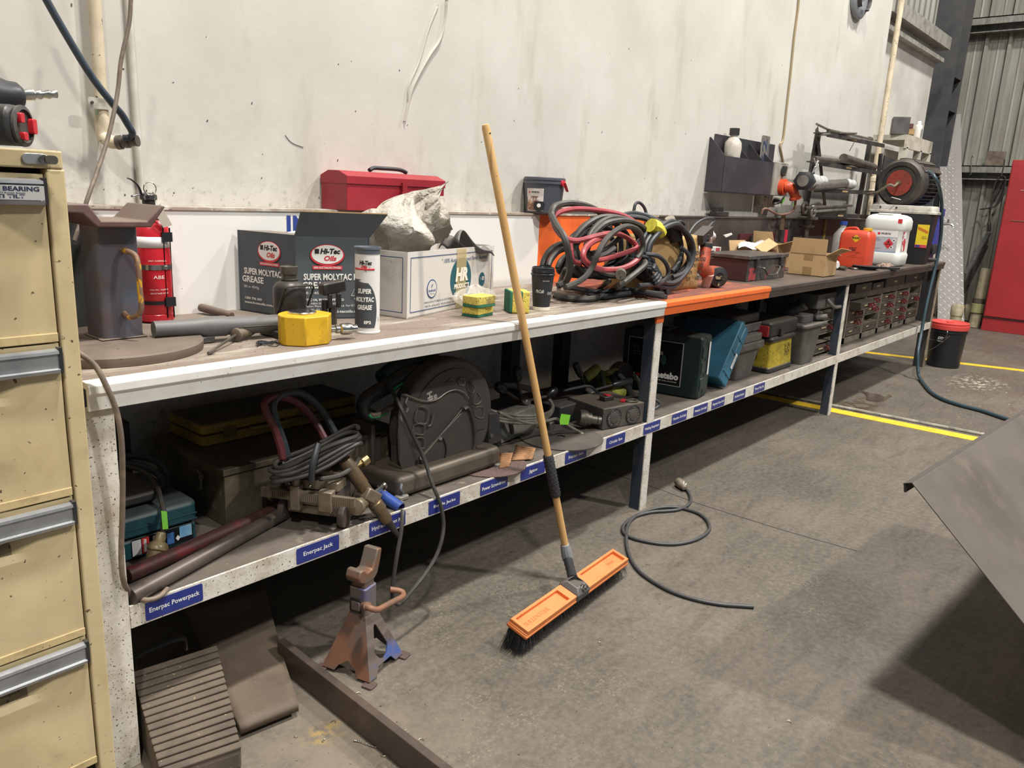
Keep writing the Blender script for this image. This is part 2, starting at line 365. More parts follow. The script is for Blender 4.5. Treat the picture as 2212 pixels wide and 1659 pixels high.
# corrugated sheeting: side wall above the panel, end wall
corr=mat('weathered_sheeting','8f9086',.55,.25,col2='777267',scale=3,thr=(.4,.7),stretch=(1,6,.4),col3='6b5f50',scale3=4,thr3=(.6,.8),stretch3=(1,5,.5))
def sheet(name,p0,d,n,count,pitch,z0,z1,kind=None,parent=None,h=.03):
    """ribbed sheeting: the ribs are folded geometry"""
    p0,d,n=Vector(p0),Vector(d),Vector(n); b=MB(); prof=[]
    for i in range(count):
        x=i*pitch; prof+=[(x,0),(x+pitch*.30,0),(x+pitch*.36,.006),(x+pitch*.42,0),(x+pitch*.72,0),(x+pitch*.80,h),(x+pitch*.92,h)]
    prof.append((count*pitch,0))
    lo=[p0+d*a+n*c+Vector((0,0,z0)) for a,c in prof]; hi=[q+Vector((0,0,z1-z0)) for q in lo]; k=len(lo)
    b.add(lo+hi,[(i,i+1,k+i+1,k+i) for i in range(k-1)])
    return b.build(name,corr,parent,smooth=False,solid=.002,kind=kind,origin=None if parent else tuple(p0))
sheet('wall_far',(7.6,1.12,0),(1,0,0),(0,-1,0),19,.2,3.0,4.6,'structure')
sheet('wall_right',(11.32,1.45,0),(0,-1,0),(-1,0,0),19,.245,0,4.6,'structure',h=.045)
gm=mat('dull_girt','8b8a83',.5,.3,col2='5e594f',scale=6,thr=(.45,.7),stretch=(1,4,1))
for i,(z,t) in enumerate(((3.56,'trim_3'),(1.88,'trim_4'))):
    b=MB(); b.box(11.12,11.28,-3,1.3,z,z+.012); b.box(11.12,11.135,-3,1.3,z-.07,z+.012) ; b.box(11.26,11.28,-3,1.3,z-.14,z)
    b.box(11.16,11.28,-3,1.3,z-.15,z-.14); b.build(t,gm,smooth=False,kind='structure')
# steel column
colm=mat('charcoal_column','3b3d41',.5,.1,col2='4c4a47',scale=5)
b=MB(); b.box(10.35,10.37,.82,1.16,0,4.6); b.box(10.72,10.74,.82,1.16,0,4.6); b.box(10.37,10.72,.98,1.0,0,4.6)
for z in (2.46,2.82): b.box(10.37,10.72,.83,.98,z,z+.02)
b.box(10.33,10.345,1.10,1.16,0,2.98)
b.build('trim_5',colm,smooth=False,kind='structure')
# ================================================================== BENCH
whitep=mat('chipped_white_paint','dedcd6',.55,col2='c9c4ba',scale=9,thr=(.45,.8),spk='4e453b',sscale=130,sthr=(.69,.73),bump=.12,bscale=50)
whiteg=mat('grimy_white_paint','d2cdc3',.6,col2='ab9f8d',scale=14,thr=(.45,.72),spk='4a4138',sscale=170,sthr=(.61,.66),bump=.15,bscale=70)
worn=mat('worn_bench_top','7d7064',.75,col2='a59b8d',scale=5,thr=(.5,.68),stretch=(.6,3.5,1),col3='d3cec4',scale3=14,thr3=(.64,.72),stretch3=(.5,2.5,1),spk='54493c',sscale=60,sthr=(.64,.7))
orangep=mat('orange_paint','ee6f30',.5,col2='c9582a',scale=8,thr=(.5,.85),spk='5a3322',sscale=80,sthr=(.71,.75))
oranget=mat('grimy_orange_top','744639',.7,col2='a9553b',scale=7,thr=(.52,.68),stretch=(.8,3,1),spk='3a2c26',sscale=60,sthr=(.62,.68))
darkp=mat('oily_dark_steel','544a44',.5,.15,col2='3d3733',scale=7,thr=(.42,.7),col3='6e5d50',scale3=4,thr3=(.6,.8),stretch3=(1,1,.3),dust=.15)
darkb=mat('oily_dark_splash','544b46',.5,.15,col2='332f2d',scale=4,thr=(.42,.7),col3='7d674f',scale3=3,thr3=(.6,.75),stretch3=(2,1,.35))
bench=thing('workbench','long steel workbench, white at the near end then orange then dark, with a lower shelf','workbench',(.6,0,0))
b=MB(); b.cur=0; b.box(.60,2.842,.004,.66,.905,.915); b.build('worktop',worn,bench,smooth=False,label='worn white worktop section')
b=MB(); b.box(2.842,3.886,.004,.66,.905,.915); b.build('worktop',oranget,bench,smooth=False,label='grimy orange worktop section')
b=MB(); b.box(3.886,7.50,.004,.66,.905,.915); b.build('worktop',darkp,bench,smooth=False,label='dark steel worktop section')
def lip(x0,x1,m,lab):
    b=MB(); pr=[(-.022,-.058),(-.024,-.030),(-.030,-.022),(-.030,-.006),(-.024,.0005),(.004,.0012),(.004,-.012),(-.016,-.014),(-.016,-.058)]
    b.prism([(y_,z_) for y_,z_ in pr],(x0,.0,.915),(0,1,0),(0,0,1),x1-x0); return b.build('front_lip',m,bench,smooth=False,bevel=.001,label=lab)
lip(.60,2.842,whitep,'white painted front lip'); lip(2.842,3.886,orangep,'orange painted front lip'); lip(3.886,7.50,darkp,'dark front lip')
for x0,x1,m,lab in ((.60,2.842,mat('splash_white','e3e1dc',.55,col2='cfcac1',scale=2,thr=(.5,.8),spk='4e453b',sscale=60,sthr=(.76,.79)),'white splashback'),(2.842,3.886,orangep,'orange splashback'),(3.886,5.82,darkb,'dark stained splashback'),(5.83,7.50,darkb,'dark stained splashback')):
    b=MB(); b.box(x0,x1,.66,.668,.915,1.228); b.build('splashback',m,bench,smooth=False,label=lab)
ledgem=mat('dusty_ledge','9d8f7f',.8,col2='cbc5b9',scale=12,thr=(.5,.65),spk='4e453b',sscale=60)
b=MB(); b.box(.60,3.886,.655,.749,1.224,1.232); b.build('ledge',ledgem,bench,smooth=False)
b=MB(); b.box(3.886,7.5,.655,.749,1.224,1.232); b.build('ledge',darkp,bench,smooth=False)
text('INWARDS',(1.735,.6592,1.17),X_,Z_,.44,.085,blue_print,bench,bold=.03)
text('QUARANTINE',(3.49,.6592,1.175),X_,Z_,.64,.045,black_print,bench,bold=.02)
# posts: a painted face and the blue-black angle behind it
navy=mat('blue_black_paint','2b3440',.5,col2='3c4046',scale=10)
def post(x0,x1,m,zt=.86,z0=0,lab=None):
    b=MB(); b.box(x0,x1,-.006,.0,z0,zt); o=b.build('post',m,bench,smooth=False,bevel=.001,label=lab)
    b=MB(); b.box(x0,x0+.006,.0,.05,z0,zt); b.build('post_flange',navy,o,smooth=False); return o
post(.578,.655,whiteg,.862,0,'wide white end post')
post(2.815,2.865,whiteg,.83); b=MB(); b.box(2.812,2.868,-.0075,.001,.825,.862); b.build('post_cap',orangep,bench,smooth=False)
post(5.12,5.168,whiteg,.86)
b=MB(); b.box(7.45,7.478,-.01,.0,0,.86); b.build('post',mat('tan_post','9c8d78',.6,col2='6d6252',scale=9),bench,smooth=False,label='tan far end post')
b=MB(); b.box(7.456,7.47,.0,.08,0,.86); b.build('post_flange',mat('brown_black','3c3634',.6),bench,smooth=False)
bk=mat('blue_black_rear','1f262f',.6)
for x in (2.62,3.0,5.2,7.4,.7):
    b=MB(); b.box(x,x+.06,.60,.606,0,.9); b.box(x,x+.006,.606,.66,0,.9); b.build('rear_post',bk,bench,smooth=False)
b=MB(); b.box(.66,7.44,.62,.65,.85,.9); b.build('top_rail',navy,bench,smooth=False)
# shelf
shelfm=mat('oily_shelf','675f56',.65,.05,col2='4b443e',scale=5,thr=(.4,.68),col3='857a6b',scale3=20,thr3=(.6,.72),spk='a59a88',sscale=130,sthr=(.72,.75))
b=MB(); b.box(.60,2.84,.0,.66,.388,.398); b.build('shelf',shelfm,bench,smooth=False)
b=MB(); b.box(2.843,5.14,.0,.66,.388,.398); b.build('shelf',shelfm,bench,smooth=False)
b=MB(); b.box(5.143,7.47,.0,.66,.388,.398); b.build('shelf',shelfm,bench,smooth=False)
for x0,x1 in ((.656,2.812),(2.868,5.118),(5.17,7.45)):
    b=MB(); b.box(x0,x1,-.006,.0,.346,.400); b.box(x0,x1,0,.04,.346,.350); b.build('shelf_lip',whiteg,bench,smooth=False,bevel=.0008)
lblm=mat('navy_label','232f78',.35,col2='2b367c',scale=20)
labels=[('Enerpac Powerpack',378,1300),('Enerpac Jack',688,1186),('Hydraulic Test Kit',838,1133),('Bottle Jacks',961,1084),('Power Screwdriver',1068,1044),('Jigsaw',1152,1014),('Friction Saw',1245,977),('Circular Saw',1331,946),('Welding Respirator',1409,919),
 ('Metabo Drill #1',1468,899),('Metabo Drill #2',1514,883),('Magnetic Base Drill',1552,866),('Rubbish Buster',1598,851),('Test & Tag Kit',1641,834)]
LP=[(0.756,-0.008,0.373),(1.149,-0.008,0.374),(1.389,-0.008,0.371),(1.618,-0.008,0.377),(1.848,-0.008,0.379),(2.052,-0.008,0.378),(2.306,-0.008,0.384),(2.575,-0.008,0.384),(2.853,-0.008,0.381),(3.090,-0.008,0.378),(3.291,-0.008,0.376),(3.469,-0.008,0.383),(3.706,-0.008,0.379),(3.945,-0.008,0.383)]
for (s_,_,_),p in zip(labels,LP):
    lb=panel('shelf_label',(p[0],-.0068,.373),X_,Z_,.135,.044,lblm,bench,t=.0012,r=.004)
    text(s_,(p[0],-.0078,.373),X_,Z_,min(.118,.0078*len(s_)),.0155 if 'y' in s_ or 'p' in s_ or 'g' in s_ else .0125,white_print,lb,bold=.012)

# ================================================================== FILING CABINET
creamp=mat('cream_enamel','c9b78e',.5,col2='b8a57c',scale=6,thr=(.4,.75),spk='5a4a36',sscale=75,sthr=(.685,.73),col3='a38f68',scale3=4,thr3=(.6,.75),bump=.25,bscale=12)
creamd=mat('cream_enamel_scuffed','c0aa7c',.55,col2='8a7653',scale=12,thr=(.5,.7),spk='4a3c2c',sscale=60,sthr=(.68,.72),bump=.1)
grubby_shade=mat('grime_recess_shade','86785a',.5,col2='5f543f',scale=16,thr=(.4,.65),spk='3a3226',sscale=80,sthr=(.62,.68))  # finger grime, with the recess's shade put into its colour
alu=mat('brushed_aluminium','a9abad',.35,.6,col2='85878a',scale=9,thr=(.5,.75))
gap=mat('dark_gap','28221c',.9)
fc=thing('filing_cabinet','tall cream steel filing cabinet with four drawers, scuffed, at left end of the bench','filing cabinet',(.30,.12,0))
b=MB(); b.box(.07,.545,-.148,.47,0,.13); b.box(.07,.545,-.12,.47,.13,1.345); b.box(.07,.545,-.15,.47,1.322,1.352)
b.box(.517,.547,-.15,-.12,.0,1.322); b.box(.517,.521,-.1515,-.15,0,1.322) if False else None
b.box(.07,.10,-.15,-.12,.0,1.322); b.build('body',creamp,fc,bevel=.003,smooth=False)
b=MB(); b.box(.10,.517,-.124,-.119,.13,1.322); b.build('inner_recess',gap,fc,smooth=False)
# drawer fronts, each pressed in under its finger grip
for i in range(4):
    z1=1.313-i*.287; z0=z1-.272
    b=MB(); zs=[z0,z0+.004,z1-.11,z1-.085,z1-.062,z1-.048,z1]; xs=[.105,.13,.20,.235,.27,.33,.38,.41,.435,.45,.513]
    def dep(x,z):
        u=max(0,min(1,(.445-x)/.05)); v=1 if z>z1-.066 else (.55 if z>z1-.09 else 0)
        if z>z1-.047 or z<z0+.01: v=0
        return .030*u*v+(math.sin(x*31+i*2)*math.sin(z*27))*.0012
    rows=[z0+(z1-z0)*j/22 for j in range(23)]
    n=len(xs); vs=[(x,-.146+dep(x,z),z) for z in rows for x in xs]
    k=len(vs); vs+=[(x,-.126,z) for z in rows for x in xs]; fs=[]
    for j in range(22):
        for q in range(n-1):
            a=j*n+q; fs.append((a,a+1,a+n+1,a+n)); fs.append((k+a,k+a+n,k+a+n+1,k+a+1))
    for q in range(n-1): fs.append((q,k+q,k+q+1,q+1)); a=22*n+q; fs.append((a,a+1,k+a+1,k+a))
    for j in range(22): a=j*n; fs.append((a,a+n,k+a+n,k+a)); a=j*n+n-1; fs.append((a,k+a,k+a+n,a+n))
    b.add(vs,fs)
    for q,fc_ in enumerate(fs):
        if all(i_<k for i_ in fc_):
            cx_=sum(vs[i_][0] for i_ in fc_)/4; cz_=sum(vs[i_][2] for i_ in fc_)/4; b.mi[q]=1 if (cx_<.41 and z1-.088<cz_<z1-.05) else 0  # recess faces take the dark grime with painted shade
    d=b.build('drawer',[creamp,grubby_shade],fc,ang=25)
    b=MB(); b.prism([(-.150,0),(-.160,-.003),(-.161,-.008),(-.157,-.010),(-.157,-.034),(-.162,-.036),(-.160,-.042),(-.148,-.042)],(.10,0,z1-.008),(0,1,0),(0,0,1),.408)
    b.build('handle_strip',alu,d,smooth=False)
    b=MB(); b.box(.508,.5135,-.160,-.146,z1-.05,z1-.006); b.build('strip_end',black,d,smooth=False)
    b=MB(); b.box(.105,.5135,-.149,-.146,z0-.012,z0+.004); b.build('drawer_lip',creamd,d,smooth=False,bevel=.002)
d0=fc.children
pl=panel('label_card',(.455,-.1625,1.2825),X_,Z_,.105,.023,mat('label_grey','c3c2bd',.4),fc)
for s_,z,w_ ,h_ in (('BALL BEARING',1.2885,.086,.0075),('HEAVY DUTY Runner System',1.2815,.062,.0028),('ANTI TILT',1.2765,.06,.006)):
    text(s_,(.448 if w_<.07 else .457,-.1632,z),X_,Z_,w_,h_,mat('navy_print','22284f',.5),pl,bold=.03)
b=MB(); b.rbox(.482,.522,-.1535,-.1495,1.3285,1.3455,.008,'y'); lk=b.build('lock',alu,fc,bevel=.0008)
b=MB(); b.cyl((.513,-.1535,1.337),(.513,-.160,1.337),.0068,n=20); b.build('lock_barrel',chrome,lk)
b=MB(); b.rbox(.5135,.533,-.1625,-.1605,1.3295,1.3435,.006,'y'); b.build('key',steel,lk)
# ================================================================== IMPACT WRENCH on the cabinet
iw=thing('impact_wrench','black air impact wrench with red buttons lying on top of the cream filing cabinet','impact wrench',(.410,-.225,1.353),rz=rad(-45))
T_=iw
b=MB(T_); b.rbox(-.14,.055,-.036,.036,.0,.058,.02,'x'); b.build('motor_housing',black,iw,bevel=.006)
b=MB(T_); b.turn((-.088,-.062,.070),(.707,.707,.03),[(.018,0),(.026,.01),(.028,.08),(.031,.10),(.031,.125),(.022,.15),(.021,.162),(.014,.17)],20); b.build('handle',mat('grip_black','2e2f33',.4),iw)
b=MB(T_); b.turn((.034,.058,.078),(.707,.707,.15),[(.008,0),(.009,.006),(.009,.014),(.006,.016),(.0075,.024),(.0055,.028),(.0075,.036),(.0055,.04),(.0065,.048)],14); b.build('air_nipple',chrome,iw)
b=MB(T_); b.turn((.0555,0,.029),(1,0,0),[(.030,0),(.030,.004),(.024,.006),(.024,.002)],20); b.build('end_cap',rubber,iw)
rb=mat('red_button','c3232f',.4)
for y,z,hz in ((-.014,.040,.014),(-.008,.014,.012),(.020,.030,.022)):
    b=MB(T_); b.rbox(.057,.066,y-.006,y+.006,z-hz/2,z+hz/2,.003,'x'); b.build('button',rb,iw,bevel=.001)
# ================================================================== WALL PIPES AND HOSES
creampipe=mat('cream_pipe','d6c8ae',.5,col2='b8a98e',scale=10,thr=(.4,.7),spk='5c4f40',sscale=70,sthr=(.66,.7))
wp=thing('wall_pipe','cream air pipe with a clamp and an elbow coming down the wall above the cabinet','pipe',(.98,.715,1.35))
b=MB(); b.cyl((.975,.715,1.46),(.985,.715,3.4),.0165,n=20); b.build('pipe',creampipe,wp)
b=MB(); b.cyl((.974,.715,1.470),(.974,.715,1.487),.0178,n=20); b.build('joint_collar',mat('green_smudge','9fb19a',.6,col2='c9bba2',scale=40,thr=(.45,.55)),wp)
b=MB(); b.cyl((.974,.715,1.435),(.974,.715,1.470),.0195,n=20); b.tube([(.974,.715,1.438),(.974,.712,1.418),(.980,.69,1.404),(.995,.672,1.402)],.0195,16,taper=lambda t:1-.12*t); b.build('elbow',creampipe,wp)
b=MB(); b.turn((.993,.674,1.402),(.6,-.75,.12),[(.019,0),(.019,.012),(.015,.012),(.015,.02),(.017,.022),(.017,.034),(.0135,.036),(.0135,.052),(.015,.053),(.015,.058)],18); b.build('hose_coupling',steel,wp)
b=MB(); b.prism([(-.04,-.012),(-.035,-.016),(.03,-.014),(.03,.012),(-.034,.014),(-.04,.010)],(.972,.694,1.502),X_,Z_,-.003); b.build('clamp',mat('clamp_white','c9c4b8',.45,.2,col2='8d877b',scale=30),wp,smooth=False)
b=MB(); b.cyl((.942,.691,1.502),(.942,.697,1.502),.004,n=8); b.build('clamp_screw',steel,wp)
b=MB(); b.tube([(0.795,0.600,1.777),(0.816,0.600,1.720),(0.898,0.600,1.573),(0.952,0.600,1.501),(0.981,0.610,1.474),(0.996,0.615,1.453),(1.007,0.615,1.434),(1.013,0.625,1.423),(1.008,0.635,1.416),(0.994,0.640,1.414)],.0093,12,res=5)
b.build('air_hose',mat('blue_black_hose','2e3945',.4,dust=.2),label='dark blue air hose running down to the elbow of the wall pipe',cat='hose')
b=MB(); b.cyl((1.078,.738,1.235),(1.072,.738,3.4),.0095,n=12); b.build('conduit',mat('white_conduit','cdcac2',.55,col2='b0aca2',scale=8),label='thin white conduit rising beside the cream air pipe',cat='conduit')
b=MB(); b.tube([(0.985,0.500,1.795),(0.975,0.500,1.741),(0.967,0.500,1.686),(0.941,0.500,1.595),(0.929,0.500,1.528),(0.908,0.490,1.460),(0.882,0.480,1.391),(0.847,0.460,1.323),(0.812,0.440,1.259),(0.793,0.440,1.206),(0.769,0.430,1.157)],.0052,10,res=6)
brc=mat('brown_cable','6d6157',.5,col2='867663',scale=40,thr=(.5,.7),dust=.25)
b.build('cable',brc,label='brown cable hanging from above, passing behind the pipe stand',cat='cable')
b=MB(); b.tube([(0.553,-0.020,1.007),(0.584,-0.030,0.983),(0.612,-0.040,0.953),(0.628,-0.050,0.906),(0.642,-0.050,0.856),(0.647,-0.050,0.796),(0.648,-0.040,0.713),(0.645,-0.030,0.619),(0.641,-0.020,0.532),(0.643,-0.015,0.475),(0.664,0.010,0.419)]+[(.665,.03,.406)]+[(0.691,-0.014,0.406),(0.718,-0.017,0.406),(0.745,0.003,0.406)],.0058,10,res=6)
b.build('cable',brc,label='brown cable drooping over the left bench end down to the shelf',cat='cable')
# ================================================================== PIPE STAND
ps=thing('pipe_stand','steel pipe stand with a round base plate, square blue-red post and side handle','pipe stand',(.765,.28,.915))
dusty=mat('dusty_steel_plate','776a5e',.75,.1,col2='65594e',scale=7,thr=(.4,.7),spk='4a4038',sscale=70,sthr=(.7,.74))
b=MB(); b.turn((.765,.28,.915),(0,0,1),[(.212,0),(.214,.003),(.214,.020),(.210,.0235)],64); b.build('base_plate',dusty,ps)
postm=mat('blue_red_worn_paint','574a4c',.45,.15,col2='4a5968',scale=4.5,thr=(.42,.6),col3='733036',scale3=3,thr3=(.5,.7))
b=MB(); b.rbox(.752,.848,.262,.358,.9385,1.205,.012); b.build('post',postm,ps)
b=MB(); b.tube([(.750,.26,.941),(.85,.26,.941),(.85,.36,.941),(.75,.36,.941)],.004,6,closed=True,raw=True); b.build('weld',dusty,ps)
b=MB(); prof=[(-.135,.018),(-.075,.018),(-.050,-.018),(.052,-.018),(.088,.018),(.098,.016),(.062,-.032),(-.058,-.032),(-.088,-.002),(-.135,.000)]
b.prism(prof,(.80,.40,1.234),X_,Z_,.18); b.build('saddle',mat('red_brown_worn','5a3c3c',.55,.1,col2='6b5c54',scale=6,thr=(.45,.65),dust=.85,dustcol='7f7264'),ps,smooth=False,bevel=.003)
b=MB(); b.tube([(0.809,0.262,1.147),(0.809,0.235,1.147),(0.817,0.215,1.139),(0.818,0.205,1.115),(0.818,0.205,1.067),(0.819,0.205,1.024),(0.815,0.212,1.003),(0.803,0.235,0.994),(0.803,0.262,1.000)],.0062,10,res=5)
b.build('handle',mat('chipped_yellow_bar','7c6250',.6,.2,col2='d2a224',scale=30,thr=(.52,.56),stretch=(1,1,.5)),ps)
# ================================================================== EXTINGUISHER
fe=thing('fire_extinguisher','red fire extinguisher in a black bracket, standing behind the pipe stand','fire extinguisher',(1.03,.59,.916))
redg=mat('glossy_red','c92531',.3,col2='b31f2b',scale=3)
b=MB(); b.turn((1.03,.59,.918),(0,0,1),[(.046,0),(.05,.004),(.05,.02),(.048,.022),(.05,.026),(.05,.245),(.047,.262),(.036,.283),(.020,.296),(.020,.305)],36); b.build('cylinder',redg,fe)
b=MB(); b.turn((1.03,.59,1.222),(0,0,1),[(.017,0),(.017,.03),(.022,.032),(.022,.045),(.012,.05)],20); b.build('valve',darksteel,fe)
b=MB(); b.tube([(0.963,0.560,1.309),(0.975,0.560,1.304),(0.990,0.560,1.289),(0.997,0.560,1.268)],.007,8,flat=.35,taper=lambda t:.6+.6*t); b.tube([(0.971,0.560,1.262),(0.985,0.560,1.266),(1.001,0.560,1.268),(1.015,0.560,1.261)],.005,8,flat=.5); b.build('lever',mat('lever_black','222326',.3,.5),fe)
b=MB(); c=(1.017,0.550,1.284); b.tube([(c[0]+.017*math.cos(t*.628),c[1],c[2]+.017*math.sin(t*.628)) for t in range(10)],.0016,6,closed=True); b.tube([(1.005,0.550,1.274),(1.001,0.550,1.262),(1.003,0.550,1.254)],.0016,6); b.tube([(1.024,0.550,1.275),(1.030,0.550,1.263),(1.027,0.550,1.254)],.0016,6); b.build('pull_ring',chrome,fe)
b=MB(); b.prism([(0,0),(.022,.012),(.052,-.045),(.026,-.052)],(1.012,0.530,1.233),X_,Z_,-.001); b.build('tag',mat('tag_grey','b0a89a',.6),fe,smooth=False)
wrap_patch('label_band',(1.03,.59),.0506,rad(190),rad(320),1.125,1.155,mat('off_white','dcd7d6',.5),fe,16)
for z,s_,w_ in ((1.09,'DRY CHEMICAL',.05),(1.045,'ABE',.03),(1.01,'PULL PIN - SQUEEZE',.05),(1.0,'AIM AT BASE OF FIRE',.05)): text(s_,(1.03,.54,z),X_,Z_,w_,.009 if w_<.04 else .004,white_print,fe,wrap=((1.03,.59),.0512,rad(262)))
brk=mat('bracket_black','1d1d20',.4)
b=MB()
for dx in (-.008,.010): b.tube([(1.05+dx,.5405,z) for z in (.93,1.18)],.0022,6)
b.tube([(1.042,.5405,1.18),(1.038,.545,1.2),(1.02,.55,1.203)],.0022,6)
for z in (1.155,.975): b.box(1.036,1.065,.535,.541,z-.013,z+.013)
b.build('bracket',brk,fe)
b=MB(); b.pipe((1.03,.59,1.065),(1.03,.59,1.079),.0525,.0502,32); b.build('strap',chrome,fe); b=MB(); b.cyl((1.05,.54,1.072),(1.05,.533,1.072),.0045,n=10); b.build('strap_screw',chrome,fe)
b=MB(); b.pipe((1.03,.59,.968),(1.03,.59,.978),.052,.0502,32); b.build('lower_strap',brk,fe)
# black case behind
bc=thing('black_case','matt black case standing upright behind the pipe stand at the left bench end','case',(.72,.5,.916))
b=MB(); b.rbox(.60,.838,.47,.55,.916,1.2,.01,'y'); b.build('body',mat('matt_black','1f201f',.75),bc,bevel=.004); b=MB(); b.box(.60,.839,.507,.513,.92,1.196); b.build('seam',gap,bc)
# ================================================================== LONG GREY TUBE, BROWN HANDLE, SCREWDRIVER
gt=thing('grease_gun_tube','long grey plastic tube with a wider sleeve lying across the bench','tube',(1.0,.21,.93))
gp=mat('grey_plastic','5f5f62',.5,dust=.5,dustcol='716c66',col2='55534f',scale=10)
p0,p1=Vector((.862,.245,.958)),Vector((1.20,.195,.950)); dd=(p1-p0).normalized()
b=MB(); b.turn(p0,dd,[(.020,0),(.0205,.05),(.022,.10),(.026,.125),(.026,.175)],28); b.build('sleeve',gp,gt)
b=MB(); b.turn(p0+dd*.176,dd,[(.0235,0),(.0235,.20),(.021,.201)],28); b.build('barrel',gp,gt)
b=MB(); b.tube([p0+dd*.21+Vector((0,-.0235,-.001)),p0+dd*.37+Vector((0,-.0235,-.001))],.0018,6,raw=True); b.build('rib',rubber,gt)
for k in (.12,.33):
    b=MB(); q=p0+dd*k; b.box(q.x-.02,q.x+.02,q.y-.02,q.y+.02,.9155,q.z-.022); b.build('foot',rubber,gt,bevel=.004)
b=MB(); q0,q1=[(1.196,0.644,0.934),(1.218,0.507,0.925)]; q0=Vector(q0);q1=Vector(q1); b.turn(q0,q1-q0,[(.006,-.004),(.012,0),(.0125,.01),(.012,.12),(.010,.14)],16)
b.build('pry_bar_handle',mat('brown_handle','5b4c45',.5,dust=.3),label='dark brown round handle lying behind the grey tube',cat='handle')
sd=thing('screwdriver','old flat screwdriver with a grimy wooden handle pointing at the camera','screwdriver',(1.05,.12,.916))
h0,h1,h2=[(1.042,0.185,0.934),(1.112,0.221,0.936),(0.913,0.084,0.920)]; h0,h1,h2=Vector(h0),Vector(h1),Vector(h2)
b=MB(); b.turn(h0,h1-h0,[(.010,0),(.016,.002),(.017,.010),(.012,.016),(.014,.024),(.0155,.06),(.012,.085),(.006,.09)],18); b.build('handle',mat('grimy_wood','564c42',.6,col2='6c5f50',scale=20),sd)
b=MB(); b.tube([h0,h0.lerp(h2,.6),h0.lerp(h2,.8),h2],.0033,8,flat=1); b.build('shank',steel,sd)
b=MB(); q=h2; b.hexa([q+Vector(v) for v in ((-.001,-.004,-.002),(.002,.004,-.002),(.022,.01,.001),(.020,.001,.001),(-.001,-.004,0),(.002,.004,0),(.022,.01,.006),(.02,.001,.006))]); b.build('tip',steel,sd)
rnd=random.Random(5); b=MB(); c=(1.081,0.112,0.916)
for k in range(9):
    r=.006+rnd.random()*.016; ax=rnd.random()*.016-.008; ay=rnd.random()*.012
    pts=[(c[0]+ax+r*math.cos(t*.8)*1.4+rnd.random()*.003,c[1]+ay+r*math.sin(t*.8)*.8,.9175+rnd.random()*.006) for t in range(8)]
    b.tube(pts,.0009,5)
b.tube([(1.053,0.104,0.917),(1.086,0.125,0.917),(1.118,0.133,0.917),(1.115,0.104,0.917),(1.090,0.077,0.917),(1.079,0.093,0.917)],.0011,5)
b.build('wire_tangle',mat('black_wire','25262c',.5),label='small tangle of black thread in front of the grey tube',cat='wire',kind=None)
# ================================================================== BOTTLE JACK, PUMP, YELLOW CYLINDER
grim=mat('oily_black_iron','33312f',.4,.3,col2='4c463e',scale=10,thr=(.45,.7),dust=.3,dustcol='6a6056')
bj=thing('bottle_jack','black bottle jack with a round saddle standing between the grey tube and grey carton','bottle jack',(1.228,.22,.916))
b=MB(); b.turn((1.228,.22,.916),(0,0,1),[(.052,0),(.052,.012),(.04,.016),(.042,.03),(.044,.10),(.043,.125),(.036,.137),(.024,.143),(.024,.148),(.021,.150)],28); b.build('body',grim,bj)
b=MB(); b.turn((1.228,.22,1.066),(0,0,1),[(.020,0),(.020,.010),(.024,.012),(.024,.032),(.018,.033),(.017,.029)],24); b.build('saddle',steel,bj)
b=MB(); b.tube([(1.184,.214,.97),(1.184,.18,1.035),(1.186,.17,1.047),(1.20,.168,1.05),(1.258,.168,1.05),(1.27,.17,1.045),(1.273,.18,1.03),(1.272,.2,.99)],.003,8,res=4); b.build('bail',grim,bj)
b=MB(); b.box(1.25,1.33,.16,.28,.916,.93); b.box(1.15,1.20,.15,.25,.916,.935); b.build('foot',grim,bj,bevel=.004)
b=MB(); b.cyl((1.335,.21,.93),(1.335,.21,1.0),.009,n=12); b.cyl((1.355,.20,.93),(1.355,.20,.985),.012,n=6); b.build('pump_post',grim,bj)
b=MB(); b.obox((1.358,.205,1.035),(.078,.03,.034),(0,rad(-7),0)); b.build('handle_socket',grim,bj,bevel=.006)
b=MB(); b.obox((1.342,.195,.998),(.012,.01,.04)); b.obox((1.372,.195,.998),(.014,.01,.04)); b.build('link',grim,bj,bevel=.002)
yc=thing('hydraulic_cylinder','flat yellow hydraulic cylinder with a steel coupler at the bench front','hydraulic cylinder',(1.19,.09,.916))
yel=mat('oily_yellow_paint','d0a41c',.45,col2='a07b1a',scale=14,thr=(.5,.75),spk='5a4a24',sscale=130,sthr=(.66,.72))
b=MB(); ol=[(.068*math.cos(t),.060*math.sin(t)) for t in [math.pi*k/16+rad(8) for k in range(0,16)]]+[(-.072,-.0),(-.071,-.02),(-.038,-.06),(.030,-.062),(.070,-.022)]
b.prism(ol,(1.185,.092,.916),X_,Y_,.074); b.build('body',yel,yc,smooth=True,bevel=.003,ang=25)
b=MB(); b.turn((1.185,.10,.989),(0,0,1),[(.036,0),(.036,.005),(.0345,.0065),(.01,.006)],32); b.build('piston',chrome,yc)
b=MB(); b.turn((1.254,.072,.944),(1,-.25,-.02),[(.007,0),(.007,.012),(.011,.013),(.011,.022),(.008,.023),(.0145,.028),(.0155,.036),(.0155,.052),(.014,.055),(.014,.058),(.0115,.060),(.0115,.072)],18); b.build('coupler',chrome,yc)
# ================================================================== GREY CARTON
gcm=mat('slate_carton','50575c',.75,col2='474d50',scale=6,dust=.75,dustcol='857a6c')
gc=thing('grease_carton','slate grey open carton of grease with oval logos and one raised flap','carton',(1.45,.46,.916))
